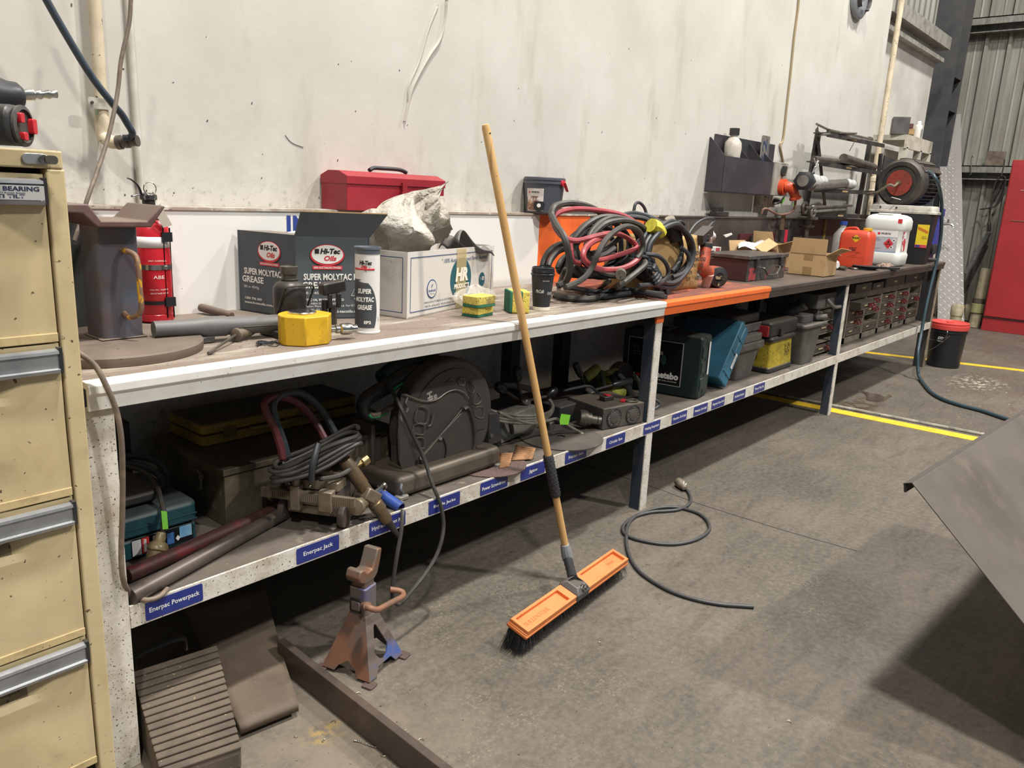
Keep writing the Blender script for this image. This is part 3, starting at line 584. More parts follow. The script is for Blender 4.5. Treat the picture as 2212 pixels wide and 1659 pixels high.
# corners on the bench: left-back, front corner, right-front
A=Vector((1.327,.645,.916)); B=Vector((1.371,.400,.916)); C_=Vector((1.570,.300,.916)); D_=A+(C_-B); up=Vector((0,0,.248))
b=MB(); tk=.004
def wall(p,q,nm='side'):
    n=Vector((q-p).cross(Vector((0,0,1)))).normalized()*-tk
    b=MB(); b.hexa([p,q,q+n,p+n,p+up,q+up,q+n+up,p+n+up]); return b.build(nm,gcm,gc,smooth=False)
w1=wall(A,B); w2=wall(B,C_); w3=wall(C_,D_); w4=wall(D_,A)
b=MB(); b.hexa([A,B,C_,D_,A+Vector((0,0,tk)),B+Vector((0,0,tk)),C_+Vector((0,0,tk)),D_+Vector((0,0,tk))]); b.build('bottom',gcm,gc,smooth=False)
lu=(B-A).normalized(); ru=(C_-B).normalized(); ln=lu.cross(Vector((0,0,1))); rn=ru.cross(Vector((0,0,1)))
b=MB(); T=up*1.0; b.hexa([A+T,B+T,B+T+(C_-B)*.42,A+T+(C_-B)*.42]+[v+Vector((0,0,.003)) for v in (A+T,B+T,B+T+(C_-B)*.42,A+T+(C_-B)*.42)]); b.build('flap',gcm,gc,smooth=False)
fo=Vector((-.012,-.03,.072)); fl=[B+T-ru*.0,C_+T,C_+T+fo+ru*.045,B+T+fo+ru*.012]
b=MB(); b.hexa([v for v in fl]+[v+Vector((0,.005,.002)) for v in fl]); f1=b.build('flap',gcm,gc,smooth=False)
b=MB(); b.beam(fl[3]+Vector((0,.0025,.002)),fl[2]+Vector((0,.0025,.002)),.005,.003); b.build('flap_edge',card,f1)
b=MB(); q=A+T+(C_-B)*.4+(B-A)*.35; b.hexa([q,q+lu*.09,q+lu*.08+ru*.05+Vector((0,0,.012)),q+lu*.01+ru*.05+Vector((0,0,.012))]+[v+Vector((0,0,.003)) for v in (q,q+lu*.09,q+lu*.08+ru*.05+Vector((0,0,.012)),q+lu*.01+ru*.05+Vector((0,0,.012)))]); b.build('paper',white_print,gc,smooth=False)
def carton_print(o,u,n,W,big):
    o=o+n*.0009; Z=Vector((0,0,1))
    def at(a,z,k=0): return o+u*a+Z*z+n*k
    s_=W
    cx_=.56*W if not big else .50*W; lw=.40*W if not big else .47*W
    if big: cx_=.42*W
    e=oval('logo_oval',at(cx_,.192,.0000),u,Z,lw,.068,black_print,gc); 
    e2=oval('logo_oval',at(cx_,.1935,.0006),u,Z,lw*.98,.064,mat('print_red','cf3a45',.6),gc); e3=oval('logo_oval',at(cx_,.1955,.0012),u,Z,lw*.90,.056,white_print,gc)
    text('Hi-Tec',at(cx_+.08*lw,.205,.002),u,Z,lw*.58,.017,black_print,e3,bold=.05,shear=.25)
    text('Oils',at(cx_+.08*lw,.184,.002),u,Z,lw*.36,.016,red_print,e3,bold=.04,shear=.25)
    text('◢',at(cx_-.28*lw,.203,.002),u,Z,lw*.14,.012,black_print,e3) if False else panel('logo_mark',at(cx_-.30*lw,.205,.0022),u,Z,lw*.12,.014,black_print,e3)
    bn=panel('logo_banner',at(cx_,.156,.0008),u,Z,lw*.85,.011,mat('print_red','cf3a45',.6),gc); text('100% AUSTRALIAN OWNED',at(cx_,.156,.0016),u,Z,lw*.78,.006,white_print,bn,bold=.02)
    text('SUPER MOLYTAC EP2' if big else 'SUPER MOLYTAC EP2',at(.50*W if big else .46*W+.012,.128,.0006),u,Z,(.80 if big else .80)*W,.020,white_print,gc,bold=.03)
    text('GREASE',at((.27 if big else .26)*W,.103,.0006),u,Z,.38*W,.020,white_print,gc,bold=.03)
    text('20 x 450g',at(.23*W,.078,.0006),u,Z,.27*W,.010,white_print,gc)
    if not big:
        text('1300 796 009',at(.26*W,.043,.0006),u,Z,.30*W,.008,white_print,gc,bold=.02); text('www.hi-tecoils.com.au',at(.38*W,.030,.0006),u,Z,.56*W,.008,white_print,gc,bold=.02)
    else:
        text('HI-TEC OIL TRADERS PTY LTD',at(.36*W,.058,.0006),u,Z,.56*W,.007,white_print,gc,bold=.03); text('ABN 053 837 362\n8 Fallon Place Smithfield 2164',at(.36*W,.043,.0006),u,Z,.56*W,.014,white_print,gc)
        text('Ph: 02 9604 1611',at(.36*W,.028,.0006),u,Z,.34*W,.006,white_print,gc); text('Fax: 02 9604 1611',at(.80*W,.040,.0006),u,Z,.26*W,.006,white_print,gc)
        text('www.hi-tecoils.com.au',at(.66*W,.022,.0006),u,Z,.62*W,.009,white_print,gc,bold=.02)
        b=MB(); c=at(.86*W,.094,.0008); b.tube([c+u*-.026+Z*-.024,c+u*.026+Z*-.024,c+Z*.034],.0012,5,closed=True,raw=True); b.build('caution_triangle',white_print,gc)
        text('17-20kg',c-Z*.008,u,Z,.022,.007,white_print,gc); text('CAUTION',c-Z*.033,u,Z,.034,.007,white_print,gc,bold=.03)
        b=MB(); b.ball(c+Z*.014,.004,sc=(1,.1,1)); b.tube([c+u*-.002+Z*.009,c+u*-.006+Z*.004,c+u*.004+Z*.0],.002,6,flat=.3); b.build('caution_figure',white_print,gc)
carton_print(A,lu,ln,(B-A).length,False); carton_print(B,ru,rn,(C_-B).length,True)
# ================================================================== GREASE CARTRIDGE
gr=thing('grease_cartridge','white and charcoal grease cartridge standing by the yellow cylinder, smeared with grease','grease cartridge',(1.41,.115,.916))
cc=(1.411,.115); R_=.0345
b=MB(); b.turn((cc[0],cc[1],.916),(0,0,1),[(R_+.002,0),(R_+.002,.004),(R_,.005),(R_,.222)],36); b.build('tube',mat('smeared_white','dedcd8',.5,col2='4d4b4a',scale=30,thr=(.60,.66),stretch=(1,1,.35)),gr)
b=MB(); b.turn((cc[0],cc[1],1.136),(0,0,1),[(R_+.0008,0),(R_+.0008,.012),(R_+.003,.013),(R_+.003,.019),(R_,.019),(R_-.002,.014)],36); b.build('cap',mat('slate_cap','5c636a',.5),gr)
# charcoal swoosh printed round the tube
b=MB(); n=14; r=R_+.0005
b.surf(lambda u,v:(lambda z,a1:(cc[0]+r*math.cos(rad(150)+(a1)*u),cc[1]+r*math.sin(rad(150)+a1*u),z))(.932+.135*v, rad(50)+rad(78)*math.sqrt(max(0,1-(v-.35)**2/.42))),16,14)
b.build('label_field',mat('slate_print','474b50',.5),gr)
for s_,z,w_ in (('SUPER',1.035,.040),('MOLYTAC',1.012,.056),('GREASE',.990,.044)): text(s_,(0,0,z),X_,Z_,w_,.014,white_print,gr,bold=.04,shear=.15,wrap=((cc[0],cc[1]),R_+.0012,rad(217)))
text('EP2',(0,0,.948),X_,Z_,.02,.009,white_print,gr,bold=.05,wrap=((cc[0],cc[1]),R_+.0014,rad(232)))
wrap_patch('logo_band',cc,R_+.0006,rad(160),rad(265),1.093,1.098,mat('print_red','cf3a45',.6),gr)
text('Hi-Tec',(0,0,1.113),X_,Z_,.036,.012,black_print,gr,bold=.06,shear=.25,wrap=((cc[0],cc[1]),R_+.001,rad(222))); text('Oils',(0,0,1.102),X_,Z_,.018,.008,red_print,gr,bold=.05,shear=.25,wrap=((cc[0],cc[1]),R_+.001,rad(216)))
# ================================================================== RED TOOLBOX ON LEDGE
rt_=thing('toolbox','plain red steel toolbox with a black handle sitting on the ledge','toolbox',(1.93,.70,1.233))
redt=mat('plain_red_paint','9c2833',.42,col2='8c222d',scale=3)
X0,X1,Y0,Y1=1.715,2.175,.60,.745
b=MB(); b.box(X0,X1,Y0,Y1,1.2325,1.325); b.build('body',redt,rt_,bevel=.002,smooth=False)
b=MB(); b.prism([(Y0-.004,1.322),(Y1+.001,1.322),(Y1+.001,1.349),((Y0+Y1)/2+.03,1.366),((Y0+Y1)/2-.03,1.366),(Y0-.004,1.349)],(X0-.003,0,0),Y_,Z_,X1-X0+.006); b.build('lid',redt,rt_,smooth=False,bevel=.0015)
b=MB(); b.tube([(1.87,.672,1.372),(1.89,.672,1.381),(1.93,.672,1.382),(2.0,.672,1.382),(2.03,.672,1.378),(2.045,.672,1.372)],.009,12,flat=.8); b.build('handle',mat('handle_black','2c2c2f',.5),rt_)
b=MB(); b.box(1.955,1.978,.587,.597,1.30,1.335); b.box(1.950,1.983,.584,.596,1.283,1.303); b.tube([(1.966,.583,1.285),(1.966,.575,1.276),(1.966,.583,1.27)],.003,6); b.build('hasp',redt,rt_,bevel=.002)
lb=panel('label_card',(2.085,.5985,1.268),X_,Z_,.10,.060,mat('label_dark','4b4a50',.6),rt_); panel('label_stripe',(2.085,.598,1.291),X_,Z_,.10,.013,mat('label_orange','e08b35',.6),lb); text('CONTENTS BOX',(2.075,.5972,1.291),X_,Z_,.07,.006,black_print,lb); text('DRAWN TRUE',(2.07,.5975,1.277),X_,Z_,.05,.005,white_print,lb)
# ================================================================== WHITE PRINTED CARTON
hr=thing('parts_carton','grimy white open carton with a teal round logo, full of sacking','carton',(1.9,.35,.916))
hrm=mat('grimy_white_card','cfcac3',.8,col2='a79b8b',scale=6,thr=(.52,.72),spk='6b5a48',sscale=40,sthr=(.72,.76),col3='8e8173',scale3=25,thr3=(.66,.74),stretch3=(1,1,2.5))
A=Vector((1.60,.47,.916)); B=Vector((1.652,.218,.916)); C_=Vector((2.215,.365,.916)); D_=A+(C_-B); up=Vector((0,0,.208))
def wall2(p,q,nm='side'):
    n=Vector((q-p).cross(Vector((0,0,1)))).normalized()*-tk
    b=MB(); b.hexa([p,q,q+n,p+n,p+up,q+up,q+n+up,p+n+up]); return b.build(nm,hrm,hr,smooth=False)
for p,q in ((A,B),(B,C_),(C_,D_),(D_,A)): wall2(p,q)
b=MB(); b.hexa([A,B,C_,D_]+[v+Vector((0,0,tk)) for v in (A,B,C_,D_)]); b.build('bottom',hrm,hr,smooth=False)
teal=mat('teal_print','1f5560',.7); navyp=mat('navy_line_print','2c4a78',.7); tapem=mat('tan_tape','d9c48e',.45,alpha=.35)
lu=(B-A).normalized(); ru=(C_-B).normalized(); Wd=(C_-B).length; rn=ru.cross(Vector((0,0,1))); Z=Vector((0,0,1))
def at(a,z,k=.0009): return B+ru*a+Z*z+rn*k
def frame_line(o,u,n,w,h,mg):
    b=MB(); cs=[o+u*mg+Z*mg,o+u*(w-mg)+Z*mg,o+u*(w-mg)+Z*(h-mg),o+u*mg+Z*(h-mg)]
    for i in range(4): b.beam(cs[i]+n*.0007,cs[(i+1)%4]+n*.0007,.0022,.0006,up=n)
    b.build('border_line',navyp,hr)
frame_line(B,ru,rn,Wd,.208,.018); ln=lu.cross(Z); frame_line(A,lu,ln,(B-A).length,.208,.018)
text('" 100% Australian Owned Family Business"',at(.37,.168),ru,Z,.33,.019,navyp,hr,shear=.3)
ov=oval('logo_disc',at(.335,.102),ru,Z,.145,.145,teal,hr)
text('HR',at(.337,.118,.0035),ru,Z,.088,.048,mat('cream_print','e4ddcb',.7),ov,bold=.06,shear=.15); text('PRODUCTS',at(.337,.078,.0035),ru,Z,.105,.017,mat('cream_print','e4ddcb',.7),ov,bold=.05,shear=.1)
panel('tape',at(.335,.104,.0018),ru,Z,.068,.206,tapem,hr)
fb=oval('badge',at(.145,.083),ru,Z,.062,.062,navyp,hr); fb2=oval('badge_inner',at(.145,.083,.0014),ru,Z,.054,.054,hrm,hr); text('facebook',at(.145,.078,.002),ru,Z,.045,.009,navyp,fb2,bold=.03); text('HR Products',at(.145,.067,.002),ru,Z,.028,.004,navyp,fb2)
b=MB(); c=at(.145,.094,.002); b.tube([c-ru*.004-Z*.006,c-ru*.002+Z*.002,c+ru*.004+Z*.004],.002,5,flat=.3); b.build('thumb_mark',navyp,fb2)
yt=oval('badge',at(.490,.088),ru,Z,.044,.052,teal,hr); text('You',at(.481,.092,.002),ru,Z,.014,.008,hrm,yt); p=panel('badge_screen',at(.497,.092,.0016),ru,Z,.015,.013,hrm,hr); text('Tube',at(.497,.092,.0024),ru,Z,.011,.006,teal,p)
text('MANUFACTURERS & DISTRIBUTORS OF QUALITY PARTS',at(.265,.040),ru,Z,.33,.0075,mat('grey_print','4a5660',.7),hr); text('PERTH, ADELAIDE, MELBOURNE, SYDNEY, BRISBANE',at(.24,.027),ru,Z,.27,.0075,mat('grey_print','4a5660',.7),hr)
# woven sack piled out of the carton
sackm=mat('woven_sack','b9b3a8',.6,col2='8f8778',scale=5,thr=(.4,.65),bump=1,bscale=26,bdist=.02,col3='6f675a',scale3=3,thr3=(.58,.7))
def lump(name,c,rx,ry,rz,seed,m,amp=.22,fold=3.,parent=None,label=None,cat=None,top=None,nu=56,nv=36,rot=0):
    rd=random.Random(seed); ph=[(rd.random()*6.28,rd.random()*6.28,2+rd.random()*5,1+rd.random()*5) for _ in range(9)]
    def fn(u,v):
        t=u*2*math.pi; p=(v-.5)*math.pi; cs=math.cos(p)
        k=1+amp*sum((1-abs(math.sin(round(a3)*t/2*2+b_+a_*1.0*math.sin(p*2.1+b_)+p*fold*.6)))*.36*(.6+.4*math.cos(d_*p)) for a_,b_,a3,d_ in [(q[0]*.25,q[1],max(1,int(q[2])),q[3]) for q in ph][:6])/1.2-amp*.6
        x=rx*cs*math.cos(t)*k; y=ry*cs*math.sin(t)*k; z=rz*math.sin(p)*k
        if top: x,y,z=top(x,y,z)
        return (c[0]+x*math.cos(rot)-y*math.sin(rot),c[1]+x*math.sin(rot)+y*math.cos(rot),c[2]+z)
    b=MB(); b.surf(fn,nu,nv,True)
    return b.build(name,m,parent,label=label,cat=cat,ang=80)
def sacktop(x,y,z):
    k=max(0,z)/.11; x2=x+.17*k*k+.02*math.sin(x*60)*(k>0); return (x2*(1-.25*k),y*(1-.5*k)+.03*math.sin(x*25+z*30),z+.010*math.sin(x*70+y*40)+.35*max(0,x)*k)
lump('sack',(1.80,.44,1.19),.165,.12,.135,11,sackm,.55,2.2,label='crumpled off-white woven sack bulging out of the white carton',cat='sack',top=sacktop,nu=90,nv=60)
b=MB(); rd=random.Random(9)
def ss(a,b_,x): t=max(0,min(1,(x-a)/(b_-a))); return t*t*(3-2*t)
def sheetfn(u,v):
    x=1.98+.20*u; hump=.085*math.exp(-((u-.18)/.24)**2)+.030*math.exp(-((u-.75)/.3)**2); y=.32+.10*v+.02*math.sin(u*7)
    return (x,y,1.085+hump*(1-.5*v*v)+.012*math.sin(v*9+u*5))
b.surf(sheetfn,26,12); 
b.build('rubber_mat',mat('grey_rubber_sheet','514f50',.5,dust=.3),label='curved dark grey rubber sheet sticking up at right of the white carton',cat='rubber sheet',solid=.004)
# ================================================================== SPONGES, BAG, CUP
spy=mat('yellow_sponge','dcc75a',.9,col2='b7a04a',scale=40,thr=(.5,.75),spk='6e6238',sscale=200,sthr=(.6,.66),bump=.6,bscale=220); spg=mat('green_scourer','2f6a52',.95,bump=.6,bscale=300)
spd=mat('soiled_yellow_sponge','cdb95a',.9,col2='5a5038',scale=18,thr=(.5,.7),spk='5b5034',sscale=200,sthr=(.6,.66),bump=.6,bscale=220)
def sponge(loc,rz,lab,m1=spy,tilt=(0,0,0),grp=None,L=.098,Wd=.066,H=.034):
    t=thing('sponge',lab,'sponge',loc,tilt=(tilt[0],tilt[1],rz),group=grp)
    b=MB(t); b.rbox(-L/2,L/2,-Wd/2,Wd/2,.009,H,.006); b.build('foam',m1,t,bevel=.002)
    b=MB(t); b.rbox(-L/2,L/2,-Wd/2,Wd/2,0,.009,.006); b.build('scourer',spg,t,bevel=.001); return t
sponge((1.905,.150,.9155),rad(12),'lower sponge of the stack of two in front of the white carton',spy,grp='stacked sponges',H=.032)
sponge((1.90,.140,.9485),rad(4),'upper soiled sponge of the stack of two in front of the white carton',spd,grp='stacked sponges',H=.036)
for k in (0,1):
    sponge((2.052+.036*.82*k,.150-.036*.57*k,.954),rad(-35),('left' if k==0 else 'right')+' one of two sponges standing on edge beside the coffee cup, in clear wrap',spy,tilt=(0,rad(90),0),grp='wrapped sponges',L=.075,Wd=.085,H=.034)
film=mat('clear_film','e8e2d6',.15,trans=.0,alpha=.22,spec=.9)
lump('plastic_bag',(1.985,.24,.962),.085,.055,.045,21,film,.5,2.5,label='crumpled clear plastic bag lying between the sponges',cat='plastic bag')
b=MB(); b.turn((1.985,.245,.925),(.3,.1,1),[(.03,0),(.034,.02),(.03,.035)],16); b.build('scouring_roll',mat('dull_pink','a98a78',.6,col2='b0413f',scale=15,thr=(.5,.55)),label='small pink and tan pack inside the clear bag',cat='packet')
cup=thing('coffee_cup','black paper coffee cup with a black lid on the white bench','cup',(2.20,.115,.916))
b=MB(); b.turn((2.20,.115,.920),(0,0,1),[(.0295,0),(.0405,.122)],36); b.build('body',mat('matt_black_paper','26272b',.6),cup)
b=MB(); b.turn((2.20,.115,.916),(0,0,1),[(.0302,0),(.0306,.012)],36); b.build('base_band',mat('cup_cream','e3ddd0',.6),cup)
b=MB(); b.turn((2.20,.115,1.040),(0,0,1),[(.043,0),(.0435,.004),(.041,.006),(.0405,.010),(.0425,.012),(.040,.019),(.040,.026),(.037,.028),(.035,.022)],36); b.build('lid',mat('satin_black','1f2024',.3),cup)
text('McCafé',(0,0,.985),X_,Z_,.030,.012,white_print,cup,shear=.3,wrap=((2.20,.115),.0362,rad(206))); text('TAKE A SIP\nOF THIS CUP\nWITH YOU',(0,0,.978),X_,Z_,.026,.010,white_print,cup,wrap=((2.2,.115),.0366,rad(268))); text('RECYCLE ME',(0,0,1.022),X_,Z_,.024,.003,white_print,cup,wrap=((2.20,.115),.0395,rad(238)))
# ================================================================== GREY BUCKET ON LEDGE
bk_=thing('bucket','grey plastic tub with a red handle and disc label standing on the ledge','bucket',(2.885,.70,1.233))
gbm=mat('slate_plastic','4d5059',.45,col2='4f525a',scale=6)
kx,ky=2.87,.665
b=MB(); b.turn((kx,ky,1.233),(0,0,1),[(.074,0),(.078,.004),(.090,.128),(.094,.130),(.094,.138),(.091,.139),(.091,.144),(.094,.145),(.094,.153),(.091,.154),(.091,.158)],40,cap=False); b.turn((kx,ky,1.236),(0,0,1),[(.074,0),(.0745,.001)],40); b.build('tub',gbm,bk_,solid=.002)
b=MB(); b.turn((kx,ky,1.383),(0,0,1),[(.089,0),(.089,.004),(.05,.004)],40); b.build('lid',gbm,bk_)
rdh=mat('red_handle','c8323f',.4)
b=MB(); b.tube([(kx+.104*math.cos(a),ky+.104*math.sin(a),1.372-.026*math.sin((a-rad(-84))/rad(54)*math.pi)-.02*((a-rad(-84))/rad(54))) for a in [rad(-84+6*i) for i in range(10)]],.0075,8,flat=.5); b.cyl((kx+.088*math.cos(rad(-84)),ky+.088*math.sin(rad(-84)),1.368),(kx+.103*math.cos(rad(-84)),ky+.103*math.sin(rad(-84)),1.368),.013,n=16); b.build('handle',rdh,bk_)
def tubr(z): return .0792+.0112*(z-1.237)/.124
b=MB(); a0,a1=rad(160),rad(218); b.surf(lambda u,v:(lambda z:((kx+(tubr(z)+.0012)*math.cos(a0+(a1-a0)*u)),ky+(tubr(z)+.0012)*math.sin(a0+(a1-a0)*u),z))(1.243+.098*v),14,2); lb=b.build('label_sheet',mat('label_white','d8d3ce',.5,col2='c9c1b8',scale=20),bk_)
b=MB(); b.surf(lambda u,v:(lambda z:((kx+(tubr(z)+.0020)*math.cos(a0+(a1-a0)*u)),ky+(tubr(z)+.0020)*math.sin(a0+(a1-a0)*u),z))(1.246+.062*v),14,2); b.build('label_photo',mat('label_spark','7e5a4a',.5,col2='d8a27c',scale=30,thr=(.5,.6),col3='ded8d4',scale3=12,thr3=(.45,.5)),lb)
text('WURTH',(0,0,1.325),X_,Z_,.04,.008,black_print,lb,bold=.05,wrap=((kx,ky),.0896,rad(192))); wrap_patch('logo_mark',(kx,ky),.0892,rad(170),rad(175),1.321,1.329,red_print,lb,4)
b=MB(); c=(kx,ky); r=.0856; ca=rad(205); b.surf(lambda u,v:(kx+r*math.cos(ca+(.026*v*math.cos(u*6.283))/r),ky+r*math.sin(ca+(.026*v*math.cos(u*6.283))/r),1.268+.026*v*math.sin(u*6.283)),28,3,True); b.build('disc_picture',black_print,lb)
b=MB(); r=.0862; b.surf(lambda u,v:(kx+r*math.cos(ca+(.009*v*math.cos(u*6.283))/r),ky+r*math.sin(ca+(.009*v*math.cos(u*6.283))/r),1.268+.009*v*math.sin(u*6.283)),20,3,True); b.build('disc_hub',white_print,lb)

# ================================================================== CABLE HEAP
redc=mat('red_cable','a8434a',.45,col2='8b3c40',scale=20,dust=.15,dustcol='8a7068')
cbm=mat('grey_black_cable','343330',.5,col2='433f3a',scale=20,thr=(.45,.7),dust=.2,dustcol='655b51')
cbd=mat('charcoal_cable','34373b',.45,dust=.3,dustcol='625c55')
def cable(pts,r,m,lab,name='cable',n=8,grp=None,closed=False,res=6):
    b=MB(); b.tube(pts,r,n,res=res,closed=closed); return b.build(name,m,label=lab,cat='cable',group=grp)
# big upright loop
cable([(2.426,0.220,0.975),(2.451,0.200,0.994),(2.420,0.160,1.037),(2.389,0.140,1.079),(2.365,0.140,1.135),(2.366,0.160,1.172),(2.383,0.200,1.198),(2.408,0.240,1.222),(2.429,0.270,1.243),(2.452,0.280,1.269),(2.519,0.300,1.282),(2.582,0.300,1.288),(2.654,0.300,1.284),(2.743,0.310,1.273),(2.838,0.330,1.253),(2.888,0.340,1.227),(2.864,0.330,1.207),(2.796,0.310,1.201),(2.725,0.300,1.196),(2.666,0.300,1.177),(2.614,0.300,1.153),(2.566,0.280,1.130),(2.547,0.250,1.092),(2.546,0.220,1.053),(2.574,0.200,1.029),(2.614,0.180,1.019)],.0135,cbm,'thick grey cable rising in the tall loop at the left of the cable heap')
# red cable
cable([(2.542,0.200,1.058),(2.494,0.200,1.070),(2.481,0.200,1.084)]+[(2.484,0.220,1.148),(2.440,0.220,1.164),(2.428,0.240,1.186),(2.431,0.260,1.211),(2.454,0.280,1.230),(2.479,0.280,1.248),(2.529,0.280,1.260),(2.604,0.280,1.267),(2.687,0.270,1.266),(2.774,0.260,1.261),(2.844,0.240,1.252),(2.896,0.220,1.236),(2.938,0.200,1.210),(2.960,0.180,1.179),(2.967,0.170,1.147)],.0105,redc,'red cable arching over the top of the cable heap')
cable([(2.439,0.200,1.159),(2.447,0.180,1.153),(2.464,0.160,1.153),(2.493,0.140,1.162),(2.541,0.130,1.172),(2.604,0.120,1.181),(2.678,0.120,1.178),(2.761,0.130,1.160),(2.814,0.130,1.138),(2.812,0.120,1.120),(2.731,0.110,1.107),(2.650,0.110,1.094),(2.577,0.110,1.084),(2.539,0.120,1.079)],.0105,redc,'red cable running straight across the middle of the cable heap')
cable([(2.587,0.140,1.161),(2.501,0.120,1.150),(2.446,0.110,1.132),(2.415,0.100,1.108),(2.422,0.095,1.085),(2.457,0.090,1.065),(2.516,0.085,1.050),(2.581,0.080,1.045),(2.661,0.080,1.048),(2.731,0.085,1.060),(2.783,0.090,1.079),(2.814,0.100,1.108),(2.816,0.110,1.125)],.0115,redc,'red cable making the lower front ring of the cable heap')
# grey ring behind the red ones, several turns
rd=random.Random(2)
def ring(cx_,cy_,rx,ry,yp,rot,r,m,lab,turns,grp,j=18,ya=.05,tw=.0):
    """several turns of one cable round a leaning ring"""
    pts=[]; n=14
    for k in range(int(turns*n)):
        a=2*math.pi*k/n+rot; w=1+.5*j/rx*math.sin(a*.37+k*.11)+rd.uniform(-.3,.3)*j/rx; yy=yp+ya*math.sin(a*.13+k*.05)+rd.uniform(-.008,.008)
        pts.append((cx_+rx*w*math.cos(a),yy,cy_+ry*w*math.sin(a)))
    b=MB(); b.tube(pts,r,8,res=4); return b.build('cable',m,label=lab,cat='cable',group=grp)
c1=(2.752,0.220,1.110)   # centre of the left coil
ring(c1[0],c1[2]+.005,.215,.118,.20,0,.0125,cbm,'thick grey cable wound in the wide left coil of the heap',3.6,None,.03,.05)
c2=(3.057,0.200,1.100)
ring(c2[0],c2[2]-.012,.20,.130,.115,1,.0105,cbd,'black cable in the big round coil leaning on the paper bag',4.6,None,.03,.03)
ring(c1[0]+.02,c1[2]-.01,.175,.085,.27,2,.0115,cbd,'darker cable wound behind the wide left coil of the heap',2.8,None,.03,.04)
ring(c1[0]+.03,c1[2]-.075,.25,.045,.25,.6,.0105,cbd,'dark cable coiled low at the bottom of the heap',2.6,None,.03,.05)
ring(c2[0]+.01,c2[2]-.02,.165,.105,.17,2.4,.010,cbd,'black cable coiled inside the big round coil by the paper bag',2.5,None,.03,.02)
# tape binding the coil
tp=(2.939,0.085,1.197); b=MB(); q=Vector(tp); b.tube([q+Vector((-.036,.03,.016)),q+Vector((-.01,.02,.006)),q+Vector((.016,.02,-.016))],.040,10,flat=.75); b.build('cable_tie_tape',mat('yellow_tape','d2cb3f',.55,col2='b3a93a',scale=30,bump=.2),label='wrap of yellow tape round the black cable coil',cat='tape')
# long diagonal and flat runs
cable([(2.313,0.100,0.990),(2.353,0.090,1.001),(2.401,0.075,1.026),(2.435,0.070,1.061),(2.447,0.060,1.104),(2.479,0.060,1.145),(2.521,0.060,1.177),(2.591,0.065,1.203),(2.666,0.070,1.211),(2.741,0.080,1.198),(2.787,0.085,1.173),(2.814,0.090,1.137),(2.805,0.090,1.105),(2.776,0.090,1.081)],.0115,cbm,'grey cable crossing the cable heap diagonally in front')
cable([(2.475,0.266,0.930),(2.468,0.200,0.928),(2.491,0.153,0.928),(2.550,0.136,0.928),(2.657,0.164,0.930),(2.838,0.243,0.935)]+[(2.605,0.050,0.988),(2.671,0.050,1.012),(2.740,0.055,1.036),(2.811,0.070,1.057),(2.831,0.090,1.072),(2.827,0.110,1.085)],.0125,cbm,'grey cable lying along the front edge of the cable heap')
cable([(2.738,0.407,0.930),(2.744,0.337,0.930),(2.725,0.250,0.930)]+[(2.774,0.254,0.945),(2.617,0.120,0.990),(2.634,0.120,0.996)],.0105,cbm,'short grey cable with a bare stub end at front of heap')
for i,q in enumerate(([(2.762,0.372,0.931),(2.609,0.156,0.931),(2.752,0.140,0.931),(2.894,0.127,0.931),(2.857,0.049,0.931),(2.858,-0.016,0.931)],[(2.652,0.340,0.945),(2.640,0.179,0.945),(2.823,0.164,0.945),(2.818,0.049,0.945),(2.826,-0.020,0.945)],[(3.051,0.361,0.930),(3.055,0.264,0.930),(3.059,0.170,0.930),(3.035,0.076,0.930)])):
    cable(q,.0105,cbd,('black','second black','shorter black')[i]+' cable end poking out flat at the right front of the heap')
for i,q in enumerate(([(2.465,0.330,1.035),(2.489,0.340,1.068),(2.538,0.350,1.101),(2.607,0.360,1.120),(2.661,0.360,1.128),(2.712,0.350,1.155),(2.771,0.340,1.177)],[(2.463,0.300,1.038),(2.493,0.310,1.067),(2.546,0.320,1.096),(2.598,0.320,1.106),(2.626,0.300,1.099)],[(2.487,0.270,1.033),(2.507,0.270,1.063),(2.559,0.280,1.082),(2.597,0.260,1.086)],[(2.802,0.493,0.940),(2.484,0.240,1.019),(2.504,0.240,1.042),(2.513,0.240,1.066)])):
    cable(q,.0125 if i<3 else .010,cbm,('outermost','second','third','innermost')[i]+' of the grey cable loops spreading left behind the coffee cup')
for i,q in enumerate(([(2.810,0.360,1.198),(2.887,0.370,1.216),(2.992,0.380,1.204),(3.046,0.380,1.228),(3.107,0.370,1.246),(3.148,0.340,1.252),(3.207,0.300,1.237),(3.203,0.240,1.213)],[(2.914,0.340,1.192),(2.980,0.340,1.214),(3.068,0.330,1.235),(3.132,0.300,1.233),(3.192,0.270,1.211),(3.206,0.220,1.179),(3.238,0.180,1.142),(3.242,0.150,1.097),(3.199,0.130,1.053),(3.126,0.120,1.010)])):
    cable(q,.0115,cbd,('upper','lower')[i]+' black cable running over the top right of the heap')
cable([(2.834,0.090,1.097),(2.863,0.070,1.096),(2.904,0.060,1.087),(2.942,0.050,1.061),(2.970,0.050,1.027),(2.961,0.050,0.998),(2.924,0.060,0.976),(2.839,0.060,0.974),(2.757,0.060,0.977)],.0095,cbd,'black cable hoop hanging in front of the brown paper bag')
cable([(3.148,0.100,1.119),(3.190,0.090,1.095),(3.212,0.085,1.060),(3.195,0.085,1.022),(3.153,0.090,1.000),(3.102,0.100,0.989)],.0095,cbd,'black cable loop over the printed side of the paper bag')
